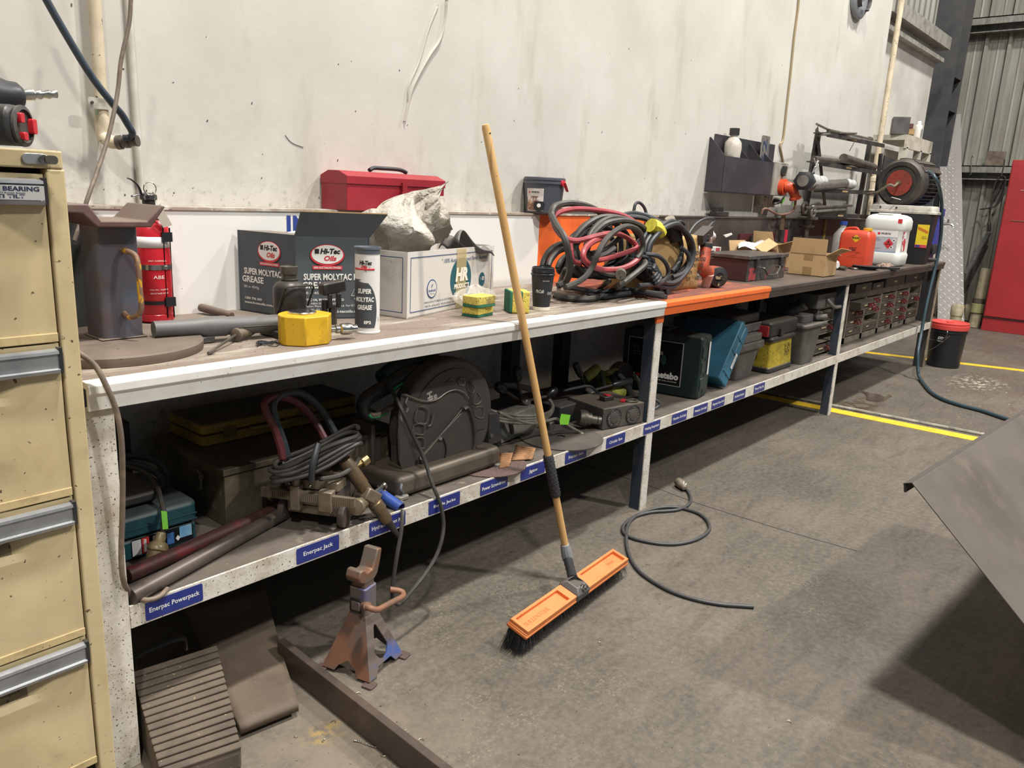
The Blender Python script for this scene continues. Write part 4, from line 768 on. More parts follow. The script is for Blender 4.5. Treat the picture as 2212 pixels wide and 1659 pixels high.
for i in range(4):
    cable([(2.791,0.090,1.091),(2.854,0.080,1.083),(2.884,0.070,1.058),(2.861,0.070,1.030),(3.411,0.474,0.940),(3.107,0.350,0.935)]if i==0 else [(p[0]+.006*i,p[1]-.006*i,p[2]-.012*i if p[2]-.012*i>.928 else .928+.001*i) for p in [(2.803,0.090,1.077),(2.885,0.080,1.064),(2.895,0.070,1.036),(2.850,0.070,1.012),(3.091,0.293,0.950),(2.868,0.250,0.940)]],.0075,cbd,('topmost','second','third','lowest')[i]+' of the thin black cables fanned in front of the heap',grp=None)
pl_=thing('cable_plug','round grey plug with slots lying on the front of the cable heap','plug',[(2.605,0.050,1.033)][0])
c=Vector([(2.604,0.050,1.031)][0]); b=MB(); b.turn(c,(.75,.5,.15),[(.020,-.016),(.021,-.012),(.021,.012),(.016,.02),(.012,.04),(.009,.045)],20); b.build('shell',mat('grey_plug','615c53',.5,col2='746e62',scale=40),pl_)
b=MB(); 
for dx,dz in ((-.007,.006),(.007,.006),(0,-.009)): b.obox(c+Vector((-.0125,-.0085,-.002))+Vector((dx*.6,-dx*.8,dz)),(.003,.003,.008))
b.build('slot',gap,pl_)
for i,q in enumerate(([(2.534,0.160,1.100),(2.602,0.150,1.112),(2.664,0.140,1.139),(2.699,0.130,1.162)],[(2.549,0.140,1.087),(2.590,0.120,1.101),(2.639,0.110,1.125)])):
    cable(q,.011,cbm,('longer','shorter')[i]+' cut grey cable end inside the ring of the heap')
# thicker lump of lugs inside
b=MB(); b.box(2.86,2.98,.12,.2,1.03,1.075); b.build('connector_box',black,label='black connector block inside the ring of the cable heap',cat='connector',bevel=.008)
b=MB(); q=Vector([(2.764,0.300,1.220)][0]); b.tube([q+Vector((0,0,.02)),q,q+Vector((-.02,0,-.06))],.021,10); b.build('cable_boot',mat('boot_grey','5b5b58',.5),label='grey rubber boot standing up behind the cable loop',cat='cable boot')
# adaptor bar on ledge behind the heap
b=MB(); b.beam((3.04,.70,1.2445),(3.31,.70,1.2445),.045,.026); b.build('rubber_strip',mat('strip_grey','4d4a47',.6),label='flat ribbed dark strip lying on the ledge behind the cables',cat='strip')
# cable hoop with tag behind
cable([(3.245,0.420,1.249),(3.258,0.420,1.292),(3.292,0.420,1.299),(3.318,0.410,1.281),(3.330,0.400,1.249),(3.302,0.380,1.221)],.0075,cbd,'thin black cable hoop standing above the orange splashback edge')
# ================================================================== PAPER BAG WITH TOOLS
pbm=mat('brown_paper','b2935f',.75,col2='9b7c4f',scale=5,thr=(.4,.7),bump=.3,bscale=30)
pb=thing('paper_bag','torn brown paper sack printed with welding text, stuffed with tools','paper bag',(3.25,.25,.916))
b=MB()
def bagfn(u,v):
    t=u*4; k=int(t)%4; f=t-int(t); cs=[(2.98,.17),(3.44,.16),(3.50,.36),(3.0,.40)]; a,c=cs[k],cs[(k+1)%4]
    x=a[0]+(c[0]-a[0])*f; y=a[1]+(c[1]-a[1])*f; z=.917+v*(.245 if k in(0,) else .235)+.006*math.sin(u*40)*v
    bul=.018*math.sin(f*math.pi)*math.sin(v*3.0)+.004*math.sin(u*60+v*11); n=[(0,-1),(1,0),(0,1),(-1,0)][k]
    return (x+n[0]*bul,y+n[1]*bul-(.012*(1-v) if k==0 else 0),z)
b.surf(bagfn,49,14,True); b.build('sack',pbm,pb,solid=.002); b=MB(); b.box(3.0,3.48,.18,.38,.917,.92); b.build('bottom',pbm,pb)
for s_,x_,z_,w_ in (('TED D18',3.365,1.085,.10),('WELDING CORD',3.361,1.056,.155),('QNTY:',3.315,1.027,.055),('PCS',3.40,1.027,.038),('N.W.',3.300,.998,.042),('KGS',3.385,.998,.038),('G.W.',3.288,.969,.042),('KGS',3.370,.969,.038)): text(s_,(x_,.1215,z_),X_,Z_,w_,.019,mat('dark_stencil','2c2620',.7),pb,bold=.05)
cable([(3.467,0.240,1.147),(3.501,0.250,1.175),(3.575,0.260,1.212),(3.652,0.260,1.234),(3.726,0.260,1.238),(3.758,0.260,1.226),(3.714,0.250,1.207)],.0058,cbd,'thin black cable hooping out of the paper bag')
b=MB(); q=[Vector(p) for p in [(3.734,0.250,1.222),(3.660,0.240,1.192),(3.570,0.220,1.173)]]; b.tube(q,.0085,10,taper=lambda t:.8+.5*t); q2=[Vector(p) for p in [(3.566,0.220,1.173),(3.439,0.200,1.154)]]; b.beam(q2[0]+Vector((0,-.03,.01)),q2[1]+Vector((-.03,-.04,-.012)),.055,.046); b.build('moulded_plug',black,label='black moulded plug sticking out of the paper bag',cat='plug',bevel=.004)
tg=thing('angle_tool','small black power tool nose down in the paper bag','power tool',(3.361,0.250,1.176))
b=MB(); q=Vector((3.136,0.160,1.235)); b.turn(q,(.55,-.1,-1),[(.022,0),(.026,.006),(.026,.02),(.024,.022),(.030,.03),(.034,.07),(.034,.10)],16); b.build('body',black,tg)
b=MB(); b.turn(q+Vector((-.002,0,.003)),(.55,-.1,-1),[(.020,-.006),(.023,0),(.023,.012)],16); b.build('cap',mat('cap_tan','8e8678',.5),tg)
for k in range(5):
    b=MB(); z=q+Vector((.018+k*.006,-.036,-.035-k*.011)); b.obox(z,(.030,.004,.004)); b.build('vent_slot',gap,tg)
b=MB(); b.tube([(3.296,0.220,1.214),(3.343,0.220,1.223),(3.379,0.220,1.211),(3.374,0.220,1.192)],.006,8); b.build('bail',black,tg)
lump('wrapping_paper',(3.791,0.300,1.146),.05,.03,.04,4,mat('crumpled_white','cfcbc5',.7),.5,3,label='crumpled white paper sticking up beside the paper bag',cat='paper')
# ================================================================== ORANGE AIR RATCHET / GRINDER
gro=mat('grimy_orange_tool','a84a30',.45,col2='6d3c2c',scale=14,thr=(.45,.7),spk='2a2320',sscale=60,sthr=(.66,.7))
og=thing('impact_driver','grimy orange cordless driver standing on its nose beside the paper bag','power tool',(3.53,.13,.916))
b=MB(); q0=Vector((3.487,0.150,1.116)); q1=Vector((3.453,0.140,1.013)); q2=Vector((3.496,0.130,0.986)); b.tube([q0,q0.lerp(q1,.5),q1,q2],.028,14,taper=lambda t:.95+.25*t); b.build('handle',gro,og)
b=MB(); b.turn(q0,(0.03,0,1),[(.030,-.012),(.031,-.002),(.029,.012),(.016,.016),(.010,.017),(.010,.026),(.013,.027),(.013,.034),(.006,.035),(.0075,.05),(.0055,.052),(.007,.06)],16); b.build('battery_cap',black,og)
for k in range(4):
    b=MB(); b.obox(q0+Vector((.004+.001*k,-.029,-.026-.011*k)),(.035,.006,.004),(0,rad(-6),0)); b.build('vent_slot',black,og)
hc=Vector((3.565,.125,.967)); b=MB(); b.turn(hc+Vector((.03,.05,0)),(-.55,-.83,0),[(.030,0),(.048,.012),(.050,.04),(.050,.085),(.046,.092)],28); b.build('gear_head',gro,og)
b=MB(); b.turn(hc+Vector((.03,.05,0))+Vector((-.55,-.83,0)).normalized()*.088,(-.55,-.83,0),[(.048,-.012),(.0495,0),(.047,.010),(.024,.016),(.020,.014)],28); b.build('head_guard',black,og)
b=MB(); p=hc+Vector((.03,.05,0))+Vector((-.55,-.83,0)).normalized()*.106; b.obox(p+Vector((-.008,0,.0)),(.05,.004,.016),(0,0,rad(-33))); b.obox(p+Vector((-.004,-.002,-.034)),(.016,.003,.014),(0,0,rad(-33))); b.build('rating_plate',mat('plate_dull','8f8360',.5,col2='2a2622',scale=60,thr=(.5,.52)),og)
b=MB(); b.cyl((3.50,.14,.925),(3.48,.115,.985),.022,n=12); b.build('side_cover',mat('pale_pink_cover','b58f86',.5),og)
# ================================================================== DARK STEEL CASE
sc=thing('steel_case','dark grimy steel tool case with latches and a drop handle, red rubbed edges','case',(4.2,.25,.916))
scm=mat('grimy_black_red_enamel','45413f',.4,.2,col2='6f6a63',scale=9,thr=(.5,.72),col3='7c2f30',scale3=4.5,thr3=(.60,.68),dust=.35,dustcol='5f564d'); scl=mat('maroon_black_enamel','3a2627',.45,col2='2b2021',scale=5)
b=MB(); b.rbox(3.975,4.47,.145,.40,.916,1.03,.006); b.build('body',scm,sc,bevel=.002)
b=MB(); b.box(3.9735,3.9755,.152,.395,.92,1.03); b.build('end_face',scl,sc,smooth=False)
b=MB(); b.rbox(3.965,4.48,.135,.408,1.032,1.052,.006); b.build('lid',scm,sc,bevel=.003)
for x in (4.06,4.38):
    b=MB(); b.box(x-.014,x+.014,.128,.145,.99,1.038); b.box(x-.009,x+.009,.125,.13,.975,.995); b.build('latch',black,sc,bevel=.002)
b=MB(); b.tube([(4.12,.143,.985),(4.125,.12,.982),(4.16,.117,.955),(4.18,.117,.945),(4.28,.117,.945),(4.30,.117,.955),(4.335,.12,.982),(4.34,.143,.985)],.0055,8,res=3); b.build('handle',mat('worn_handle','56534e',.4,.5),sc)
panel('rubbed_red_patch',(4.03,.1441,.955),X_,Z_,.085,.065,mat('rubbed_red','9b3a3c',.5,col2='3a3432',scale=30,thr=(.5,.6)),sc)
# ================================================================== CARTONS, PAPERS BEHIND
def opencarton(lab,x0,x1,y0,y1,z0,z1,m=card,flaps=(),name='carton',grp=None):
    t=thing(name,lab,'carton',((x0+x1)/2,(y0+y1)/2,z0),group=grp); k=.003
    for q in ((x0,x0+k,y0,y1),(x1-k,x1,y0,y1),(x0+k,x1-k,y0,y0+k),(x0+k,x1-k,y1-k,y1)):
        b=MB(); b.box(q[0],q[1],q[2],q[3],z0,z1); b.build('side',m,t,smooth=False)
    b=MB(); b.box(x0,x1,y0,y1,z0,z0+k); b.build('bottom',m,t,smooth=False)
    for quad in flaps:
        v=[Vector(p) for p in quad]; n=(v[1]-v[0]).cross(v[3]-v[0]).normalized()*k; b=MB(); b.hexa(v+[p+n for p in v]); b.build('flap',m,t,smooth=False)
    return t
cb=opencarton('upright brown cardboard carton with two strips of tape, flaps open, on the dark bench',4.75,4.95,.02,.235,.916,1.045,flaps=(
 [(4.75,.235,1.045),(4.75,.02,1.045),(4.745,.018,1.135),(4.745,.225,1.135)],
 [(4.75,.02,1.045),(4.95,.02,1.045),(4.965,-.05,1.075),(4.80,-.045,1.09)],
 [(4.95,.235,1.045),(4.95,.02,1.045),(5.03,.02,1.03),(5.03,.235,1.03)]))
for z,h in ((1.025,.036),(.945,.045)): panel('tape',(4.7492,.122,z),(0,-1,0),Z_,.055,h,mat('brown_tape','94764e',.4),cb)
opencarton('tall open brown carton standing behind the taped carton',4.80,5.02,.34,.50,.93,1.08,flaps=([(4.80,.5,1.08),(4.80,.36,1.08),(4.79,.38,1.155),(4.79,.50,1.155)],[(4.80,.34,1.08),(5.02,.34,1.08),(5.03,.28,1.10),(4.84,.26,1.11)]))
b=MB(); b.obox((4.58,.50,1.06),(.17,.004,.08),(rad(-12),0,rad(-8))); b.build('card_sheet',card,label='small square sheet of brown card propped behind the steel case',cat='card',smooth=False)
wcar=mat('small_white_carton','d7d4cf',.6,col2='c9c4bd',scale=9)
pw=thing('small_carton','small white carton with a red mark behind the steel case','carton',(4.15,.50,1.02)); b=MB(); b.box(3.95,4.28,.46,.56,.916,1.068); b.build('box',wcar,pw,smooth=False); panel('print',(4.24,.4592,1.05),X_,Z_,.05,.028,mat('pr2','a8434c',.6),pw); panel('print',(4.10,.4592,1.05),X_,Z_,.1,.006,navyp,pw)
for nm,q,mm,lab in (('paper_sheet',[(4.38,.40,1.062),(4.72,.36,1.066),(4.86,.42,1.10),(4.62,.52,1.08)],'cdc8c2','crumpled white sheet of paper lying behind the steel case'),('paper_note',[(4.206,0.420,1.139),(4.308,0.420,1.151),(4.323,0.420,1.140),(4.244,0.420,1.123)],'dcd8cf','white note lying on the clutter left of the brown card')):
    v=[Vector(p) for p in q]; b=MB()
    b.surf(lambda u,w_: (v[0].lerp(v[1],u)).lerp(v[3].lerp(v[2],u),w_)+Vector((0,0,.012*math.sin(u*9+w_*7)*(nm=='paper_sheet'))),10,8); b.build(nm,mat(nm,mm,.7),label=lab,cat='paper',solid=.001)
b=MB(); b.obox((4.68,.36,1.075),(.20,.07,.004),(rad(30),rad(-14),0)); b.build('carton_flap',card,label='loose brown carton flap lying over the crumpled paper',cat='card',smooth=False)
# red holder with black sockets against the dark splash
st=thing('socket_rack','red socket rail with black sockets leaning on the dark splashback','socket set',(5.15,.58,.916)); b=MB(); b.box(4.80,5.35,.59,.61,.93,1.13); b.build('back_plate',mat('maroon_plate','4e2426',.5),st)
for k in range(4):
    b=MB(); x=4.93+.05*k; b.cyl((x,.565,1.06),(x,.565,1.12+(k%2)*.03),.016,n=12); b.build('socket',black,st)
for k in range(3):
    b=MB(); x=5.36+.055*k; b.cyl((x,.55,1.07),(x,.55,1.155),.018,n=12); b.build('socket',black if k!=1 else mat('red_socket','b2283a',.4),st)
b=MB(); b.rbox(5.02,5.5,.42,.56,.916,.96,.02); b.build('red_tray',mat('red_tray','8e2a2c',.5),label='low red tray behind the brown cartons',cat='tray')
b=MB(); b.tube([(5.5,.615,.93),(5.52,.62,1.25)],.016,8); b.build('timber_stake',mat('old_wood_handle','74604b',.7),label='old wooden handle leaning upright on the dark splashback',cat='handle')
b=MB(); b.cyl((5.64,.62,.93),(5.66,.63,1.20),.007,n=8); b.build('rod',steel,label='thin steel rod leaning on the splashback beside the wooden handle',cat='rod')
# spray can lying, wrenches, discs
ws=thing('aerosol_can','white and red aerosol can lying on its side behind the taped carton','spray can',(5.25,.2,.945)); p0=Vector((5.45,.30,.948)); d=Vector((-.25,-.95,0)).normalized()
b=MB(); b.turn(p0,d,[(.030,0),(.032,.004),(.032,.12),(.026,.135),(.02,.14)],24); b.build('can',mat('can_white','d9d5d2',.35),ws); b=MB(); b.turn(p0+d*.05,d,[(.0326,0),(.0326,.05)],24,cap=False); b.build('label_band',mat('can_red','b8242e',.4),ws)
b=MB(); b.cyl((5.512,0.315,0.930),(5.435,0.118,0.930),.0135,n=14); b.build('steel_bar',steel,label='round steel bar lying in front of the aerosol can',cat='bar')
for i,(a,c) in enumerate((((5.684,0.196,0.925),(5.586,0.106,0.925)),((5.894,0.214,0.925),(5.692,0.093,0.925)))):
    w_=thing('spanner',('left','right')[i]+' chrome ring spanner end lying beside the steel bar','spanner',a); b=MB(); b.beam(a,c,.016,.007); b.build('shank',chrome,w_,bevel=.002); b=MB(); c=Vector(c); b.tube([c+Vector((.016*math.cos(t*.785),.016*math.sin(t*.785),0)) for t in range(8)],.006,8,closed=True); b.build('ring_end',chrome,w_)
dm=mat('cutting_disc','2b2a2b',.7,spk='5b5650',sscale=200)
for i in range(6):
    x,y=(5.72+.012*(i%3),.10-.008*i) if i<4 else (5.95+.01*i,.02)
    b=MB(); b.turn((x,y,.9165+.0065*(i if i<4 else i-4)),(.02*(i%2),.01,1),[(.011,.0),(.088,0),(.0885,.005),(.011,.0055)],36,cap=False); b.build('grinding_disc',dm,label=('lowest','second','third','top')[i]+' disc in the stack of black discs in front of the orange jerrycan' if i<4 else ('lower','upper')[i-4]+' of the two black discs at the bench edge right of the disc stack',cat='disc')
lump('rag',(6.10,.05,.930),.13,.05,.018,8,mat('rag_tan','8d7461',.8,col2='2b2f3e',scale=25,thr=(.5,.56)),.5,3,label='crumpled tan and dark rag beside the white jerrycan',cat='rag')
# ================================================================== ORANGE JERRYCAN
oj=thing('orange_jerrycan','orange plastic jerrycan with a yellow diamond label and yellow cap','jerrycan',(5.83,.2,.916)); ojm=mat('orange_plastic','c9472c',.4,col2='b53e28',scale=6)
b=MB(); rg=[]
def rr(x0,x1,y0,y1,z,r,k=4):
    out=[]
    for cx_,cy_,s0 in ((x1-r,y1-r,0),(x0+r,y1-r,90),(x0+r,y0+r,180),(x1-r,y0+r,270)):
        for i in range(k+1): t=rad(s0+90*i/k); out.append((cx_+r*math.cos(t),cy_+r*math.sin(t),z))
    return out
for z,i_ in ((.917,.008),(.925,0),(1.12,0),(1.150,.004),(1.166,.014),(1.174,.035)): rg.append(rr(5.745+i_,5.90-i_,.085+i_,.292-i_,z,.022))
b.loft(rg); b.build('body',ojm,oj)
b=MB(); b.turn((5.82,.13,1.166),(0,0,1),[(.024,0),(.024,.006),(.030,.008),(.030,.024),(.02,.026)],24); b.build('cap',mat('yellow_cap','d2a52e',.4),oj)
b=MB(); b.tube([(5.80,.28,1.155),(5.80,.27,1.178),(5.80,.24,1.187),(5.80,.20,1.187),(5.80,.185,1.172)],.008,8); b.build('handle',ojm,oj)
def dia(name,c,w_,h_,m,par): b=MB(); c=Vector(c); b.prism([(-w_/2,0),(0,-h_/2),(w_/2,0),(0,h_/2)],c+Vector((.0004,0,0)),(0,-1,0),Z_,.0008); return b.build(name,m,par,smooth=False)
yd=dia('logo_diamond',(5.7446,.178,1.118),.062,.052,mat('label_yellow','e0b320',.5),oj); text('ROCOL',(5.7432,.178,1.122),(0,-1,0),Z_,.052,.015,black_print,yd,bold=.06,shear=.2)
text('ULTRACUT\nPREMIUM',(5.7444,.190,1.045),(0,-1,0),Z_,.052,.025,black_print,oj,bold=.04,shear=.2); text('genuine',(5.7444,.15,1.018),(0,-1,0),Z_,.045,.008,mat('print_brown','7c3a28',.6),oj,shear=.4)
for z,w_ in ((1.026,.09),(1.0,.03),(.99,.09)): panel('print_line',(5.7446,.18,z),(0,-1,0),Z_,w_,.0015,mat('print_brown','7c3a28',.6),oj)
b=MB(); b.turn((6.0,.36,.93),(0,0,1),[(.06,0),(.06,.2),(.03,.24),(.022,.25),(.022,.27)],20); bb=b.build('bottle',mat('clear_bottle','a9a7a2',.2,alpha=.8),label='clear bottle with a blue cap standing behind the orange jerrycan',cat='bottle'); b=MB(); b.turn((6.0,.36,1.2),(0,0,1),[(.026,0),(.026,.026)],16); b.build('cap',mat('blue_cap','27408f',.4),bb)
# ================================================================== WHITE JERRYCAN
wj=thing('white_jerrycan','large white plastic jerrycan with a grey hazard label on the dark bench','jerrycan',(6.38,.17,.916)); wjm=mat('milky_plastic','d8dad4',.35,spec=.4)
b=MB(); rg=[]
for z,i_,r_ in ((.917,.02,.05),(.935,.004,.05),(1.0,0,.05),(1.012,.006,.05),(1.018,.008,.05),(1.17,.008,.05),(1.178,.004,.05),(1.19,0,.05),(1.245,0,.05),(1.272,.012,.05),(1.285,.035,.05),(1.29,.06,.04)): rg.append(rr(6.25+i_,6.50-i_,.012+i_,.300-i_,z,r_,6))
b.loft(rg); b.build('body',wjm,wj,ang=50)
b=MB(); b.rbox(6.28,6.47,.10,.22,1.285,1.297,.02); b.build('handle',wjm,wj,bevel=.004)
lb=panel('label_sheet',(6.2572,.150,1.098),(0,-1,0),Z_,.205,.150,mat('label_grey2','b4b6bb',.5),wj); lw=panel('label_header',(6.2562,.150,1.150),(0,-1,0),Z_,.205,.046,mat('label_wh','e3e1df',.5),lb)
text('WURTH',(6.2554,.132,1.150),(0,-1,0),Z_,.068,.014,black_print,lw,bold=.05); panel('logo_mark',(6.2552,.180,1.150),(0,-1,0),Z_,.018,.016,red_print,lw)
d1=dia('hazard_diamond',(6.2562,.105,1.080),.070,.076,red_print,lb); dia('flame_mark',(6.2552,.105,1.092),.016,.020,black_print,d1); panel('hazard_text',(6.2552,.105,1.075),(0,-1,0),Z_,.036,.005,black_print,d1)
for y,z in ((.070,1.105),(.082,1.055)): d2=dia('hazard_diamond',(6.2565,y,z),.030,.032,mat('label_wh','e3e1df',.5),lb); dia('hazard_mark',(6.2556,y,z),.012,.014,black_print,d2)
text('A PRODUCT OF BRAKE CLEANER',(6.2562,.19,1.118),(0,-1,0),Z_,.07,.006,black_print,lb) if False else text('BRAKE CLEANER\nKEEP AWAY FROM HEAT\nSPARKS AND FLAME',(6.2562,.200,1.106),(0,-1,0),Z_,.075,.022,black_print,lb)
text('POISON: KEEP OUT OF REACH\nOF CHILDREN',(6.2562,.195,1.040),(0,-1,0),Z_,.08,.012,mat('grey_print','4a5660',.7),lb)
panel('label_band',(6.2566,.150,1.0205),(0,-1,0),Z_,.205,.005,mat('band_blue','7da3cf',.5),lb)
panel('side_label',(6.33,.0190,1.10),X_,Z_,.08,.14,mat('side_lab','c23a44',.5,col2='e0dcd8',scale=18,thr=(.5,.52)),wj); panel('corner_label',(6.2500,.045,1.245),(0,-1,0),Z_,.03,.03,red_print,wj)
# ================================================================== BLACK SQUARE PAIL + LID + HOSE REEL
bp_=thing('black_pail','tall black square pail with a yellow label and a grimy white lid','pail',(6.95,.22,.916)); b=MB(); rg=[]
for z,i_ in ((.917,.03),(.93,.022),(1.30,0)): rg.append(rr(6.78+i_*.3,6.96-i_*.3,-.045+i_,.43-i_,z,.03))
b.loft(rg); b.build('pail',mat('pail_black','232326',.45),bp_)
b=MB(); rg=[]
for z,i_ in ((1.300,-.014),(1.318,-.014),(1.320,-.004),(1.350,.004),(1.362,.012)): rg.append(rr(6.78+i_*.3,6.96-i_*.3,-.045+i_,.43-i_,z,.03))
b.loft(rg); b.build('lid',mat('grimy_lid','c6c1b7',.55,col2='8c8478',scale=10,thr=(.45,.7)),bp_,bevel=.002)
for y in (.35,.23): b=MB(); b.cyl((6.785,y,1.342),(6.772,y,1.342),.006,n=10); b.build('lid_hole',gap,bp_)
yl=panel('label_sheet',(6.779,.012,1.135),(0,-1,0),Z_,.085,.175,mat('label_yel2','e3c62c',.5),bp_); panel('label_foot',(6.778,.012,1.058),(0,-1,0),Z_,.085,.022,mat('lab_pink','cf4456',.5),yl); panel('label_foot_blue',(6.777,.034,1.058),(0,-1,0),Z_,.035,.015,mat('lab_blue','2a3a86',.5),yl)
for k in range(3): b=MB(); b.beam((6.7775,.05,1.205-.008*k),(6.7775,-.026,1.172-.008*k),.001,.003); b.build('label_stripe',red_print,yl)
text('GEAR OIL\nSAE 80W-90',(6.7775,-.005,1.125),(0,-1,0),Z_,.04,.022,black_print,yl)
b=MB(); b.cyl((7.05,.015,.945),(7.12,-.03,.943),.016,n=12); b.cyl((7.05,.03,.93),(7.05,.03,.960),.02,n=12); b.build('valve',black,label='small black valve tube beside the pail foot at the bench end',cat='valve')
hr_=thing('hose_reel','large black ribbed hose reel with a red hub plate resting on the pail lid','hose reel',(7.1,.29,1.365))
rc=Vector((6.96,.285,1.535)); ax=Vector((1,-.12,0)).normalized(); rkm=mat('reel_black','2f2c2a',.55,col2='4a423a',scale=9,thr=(.45,.7),dust=.35,dustcol='6b5f52')
b=MB(); b.turn(rc,ax,[(.05,-.012),(.09,-.014),(.096,.0),(.130,.002),(.135,-.010),(.165,-.012),(.17,0),(.186,.012),(.190,.05),(.190,.085)],48); b.build('side_shell',rkm,hr_)
b=MB(); b.turn(rc,ax,[(.155,.08),(.155,.34)],40); b.build('hose_core',mat('core_dark','1c1b1b',.7),hr_)
for k in range(36):
    a=2*math.pi*k/36; x,y=MB().frame(ax); e=x*math.cos(a)+y*math.sin(a); b=MB(); b.beam(rc+ax*.08+e*.186,rc+ax*.35+e*.180,.006,.012,up=e); b.build('rib',rkm,hr_,smooth=False)
b=MB()
for h in (.20,): b.turn(rc,ax,[(.166,h),(.176,h),(.176,h+.008),(.166,h+.008)],48,cap=False)
b.turn(rc,ax,[(.176,.345),(.178,.36),(.12,.375),(.05,.377)],48); b.build('far_shell',rkm,hr_)
b=MB(); b.turn(rc,ax,[(.10,-.018),(.10,-.014)],32); b.build('hub_plate',mat('hub_red','8e382c',.5,col2='6e3428',scale=12,thr=(.45,.7)),hr_)
b=MB(); x,y=MB().frame(ax)
for k in range(6): e=x*math.cos(k*1.047)+y*math.sin(k*1.047); b.cyl(rc+e*.074-ax*.020,rc+e*.074-ax*.017,.004,n=8)
b.build('hub_bolt',gap,hr_)
b=MB()
for k,(aa,w_) in enumerate(((95,.05),(60,.05),(35,.055))): e=x*math.cos(rad(aa))+y*math.sin(rad(aa)); b.beam(rc+ax*.03+e*.185,rc+ax*.36+e*.185,w_,.022,up=e)
b.build('guide_arm',rkm,hr_,bevel=.003)
b=MB(); b.cyl(rc-ax*.02,rc-ax*.04,.016,n=12); b.tube([rc-ax*.035]+[(6.860,0.294,1.507),(6.840,0.325,1.516),(6.840,0.369,1.486),(6.850,0.420,1.452),(6.900,0.506,1.439)],.0095,8); b.build('inlet_hose',mat('old_hose','5b5145',.5,col2='857a62',scale=30),hr_)
b=MB(); b.beam((7.25,.55,1.78),(7.3,.55,1.38),.02,.05); b.prism([(0,0),(.20,-.05),(.20,-.085),(0,-.12)],(7.26,.53,1.765),(.85,-.53,0),Z_,.012); b.build('bracket',darksteel,hr_)
b=MB(); b.tube([(6.920,0.080,1.624),(6.806,0.020,1.603),(6.792,-0.020,1.555),(6.892,-0.030,1.490),(7.023,-0.030,1.388),(7.102,-0.035,1.245),(7.160,-0.035,1.098),(7.155,-0.035,0.912),(7.104,-0.035,0.726),(7.045,-0.040,0.542),(6.995,-0.050,0.357),(6.904,-0.070,0.217),(6.874,-0.100,0.073)]+[(6.816,-0.140,0.020)]+[(6.407,-0.313,0.014),(6.221,-0.437,0.014),(6.131,-0.558,0.014),(6.075,-0.712,0.014),(5.964,-0.882,0.014),(5.789,-1.197,0.014)],.0135,10,res=6); b.build('hose',mat('blue_grey_hose','33454d',.35),label='dark blue-green hose running from the reel down to the floor at the bench end',cat='hose')
lb=MB(); lb.beam((6.700,0.257,1.418),(6.780,0.212,1.404),.01,.004); lb.build('white_strip',white_print,label='white strip lying on the pail lid against the reel',cat='strip',smooth=False)
# ================================================================== BLUE BINS, BOTTLES AT THE END
bl=mat('blue_plastic','2b3f96',.4)
t=thing('blue_canister','blue plastic canister behind the pail at the bench end','canister',(7.4,.3,.916)); b=MB(); b.rbox(7.22,7.42,.03,.25,1.06,1.29,.02); b.build('body',bl,t,bevel=.004); b=MB(); b.rbox(7.21,7.43,.02,.26,1.29,1.35,.02); b.build('top',bl,t,bevel=.004)
b=MB(); b.rbox(7.2,7.45,.01,.30,.985,1.06,.01); b.build('shelf_block',darksteel,label='dark block under the blue canister',cat='block')
t=thing('blue_bin','small open blue parts bin at the bench end','parts bin',(7.36,.10,.916)); b=MB(); b.prism([(0,0),(.16,0),(.16,.055),(.0,.055)],(7.28,.16,.917),X_,Z_,.10); b.build('bin',bl,t,bevel=.004); b=MB(); b.box(7.275,7.445,.055,.165,.972,.977); b.build('rim',bl,t)
# ================================================================== WALL POCKET, SWITCH, OUTLETS
wk=mat('blackened_steel','37353a',.5,.15,col2='4c464a',scale=5,thr=(.45,.75),dust=.25,dustcol='6a6157')
pk=thing('document_pocket','black steel pocket holder with dividers screwed to the wall','wall holder',(5.0,.70,1.38))
b=MB(); b.box(4.62,5.52,.742,.748,1.38,1.725); b.build('back_plate',wk,pk,smooth=False)
b=MB(); b.box(4.55,5.27,.628,.632,1.38,1.592); b.box(4.55,5.27,.628,.745,1.378,1.382); b.build('front_plate',wk,pk,smooth=False)
for i,x in enumerate((4.55,4.88,5.10,5.266)):
    b=MB(); b.prism([(.63,1.38),(.745,1.38),(.745,1.70-.02*(i==3)),(.735,1.70-.02*(i==3)),(.63,1.592)],(x,0,0),Y_,Z_,.004); b.build('divider',wk,pk,smooth=False)
wb_=thing('white_bottle','grimy white plastic bottle with a black cap in the wall holder','bottle',(4.75,.70,1.45)); b=MB()
b.turn((4.76,.688,1.45),(0,0,1),[(.028,0),(.040,.03),(.054,.20),(.050,.235),(.028,.262),(.024,.265),(.024,.285)],24); b.build('bottle',mat('grimy_bottle','c3bcb0',.5,col2='7f7568',scale=14,thr=(.5,.7)),wb_); b=MB(); b.turn((4.76,.688,1.728),(0,0,1),[(.031,0),(.031,.04)],20); b.build('cap',black,wb_)
np_=thing('number_plate','old metal number plate reading 162 standing on end in the wall holder','number plate',(5.28,.70,1.5)); npm=mat('old_plate','86807a',.5,.2,col2='6d665d',scale=14)
b=MB(); b.rbox(5.20,5.33,.700,.704,1.50,1.765,.012,'y'); b.build('plate',npm,np_,bevel=.001); text('162',(5.255,.699,1.632),(0,0,1),(-1,0,0),.22,.07,mat('plate_blue','2b3a5a',.5),np_,bold=.02); text('QUEENSLAND',(5.312,.699,1.632),(0,0,1),(-1,0,0),.17,.016,mat('plate_blue','2b3a5a',.5),np_)
sw=thing('isolator_switch','grey isolator box with a rotary switch and orange angled plug beside the wall holder','switch box',(5.6,.70,1.4)); swm=mat('switch_grey','9d9a92',.5,col2='84806f',scale=12)
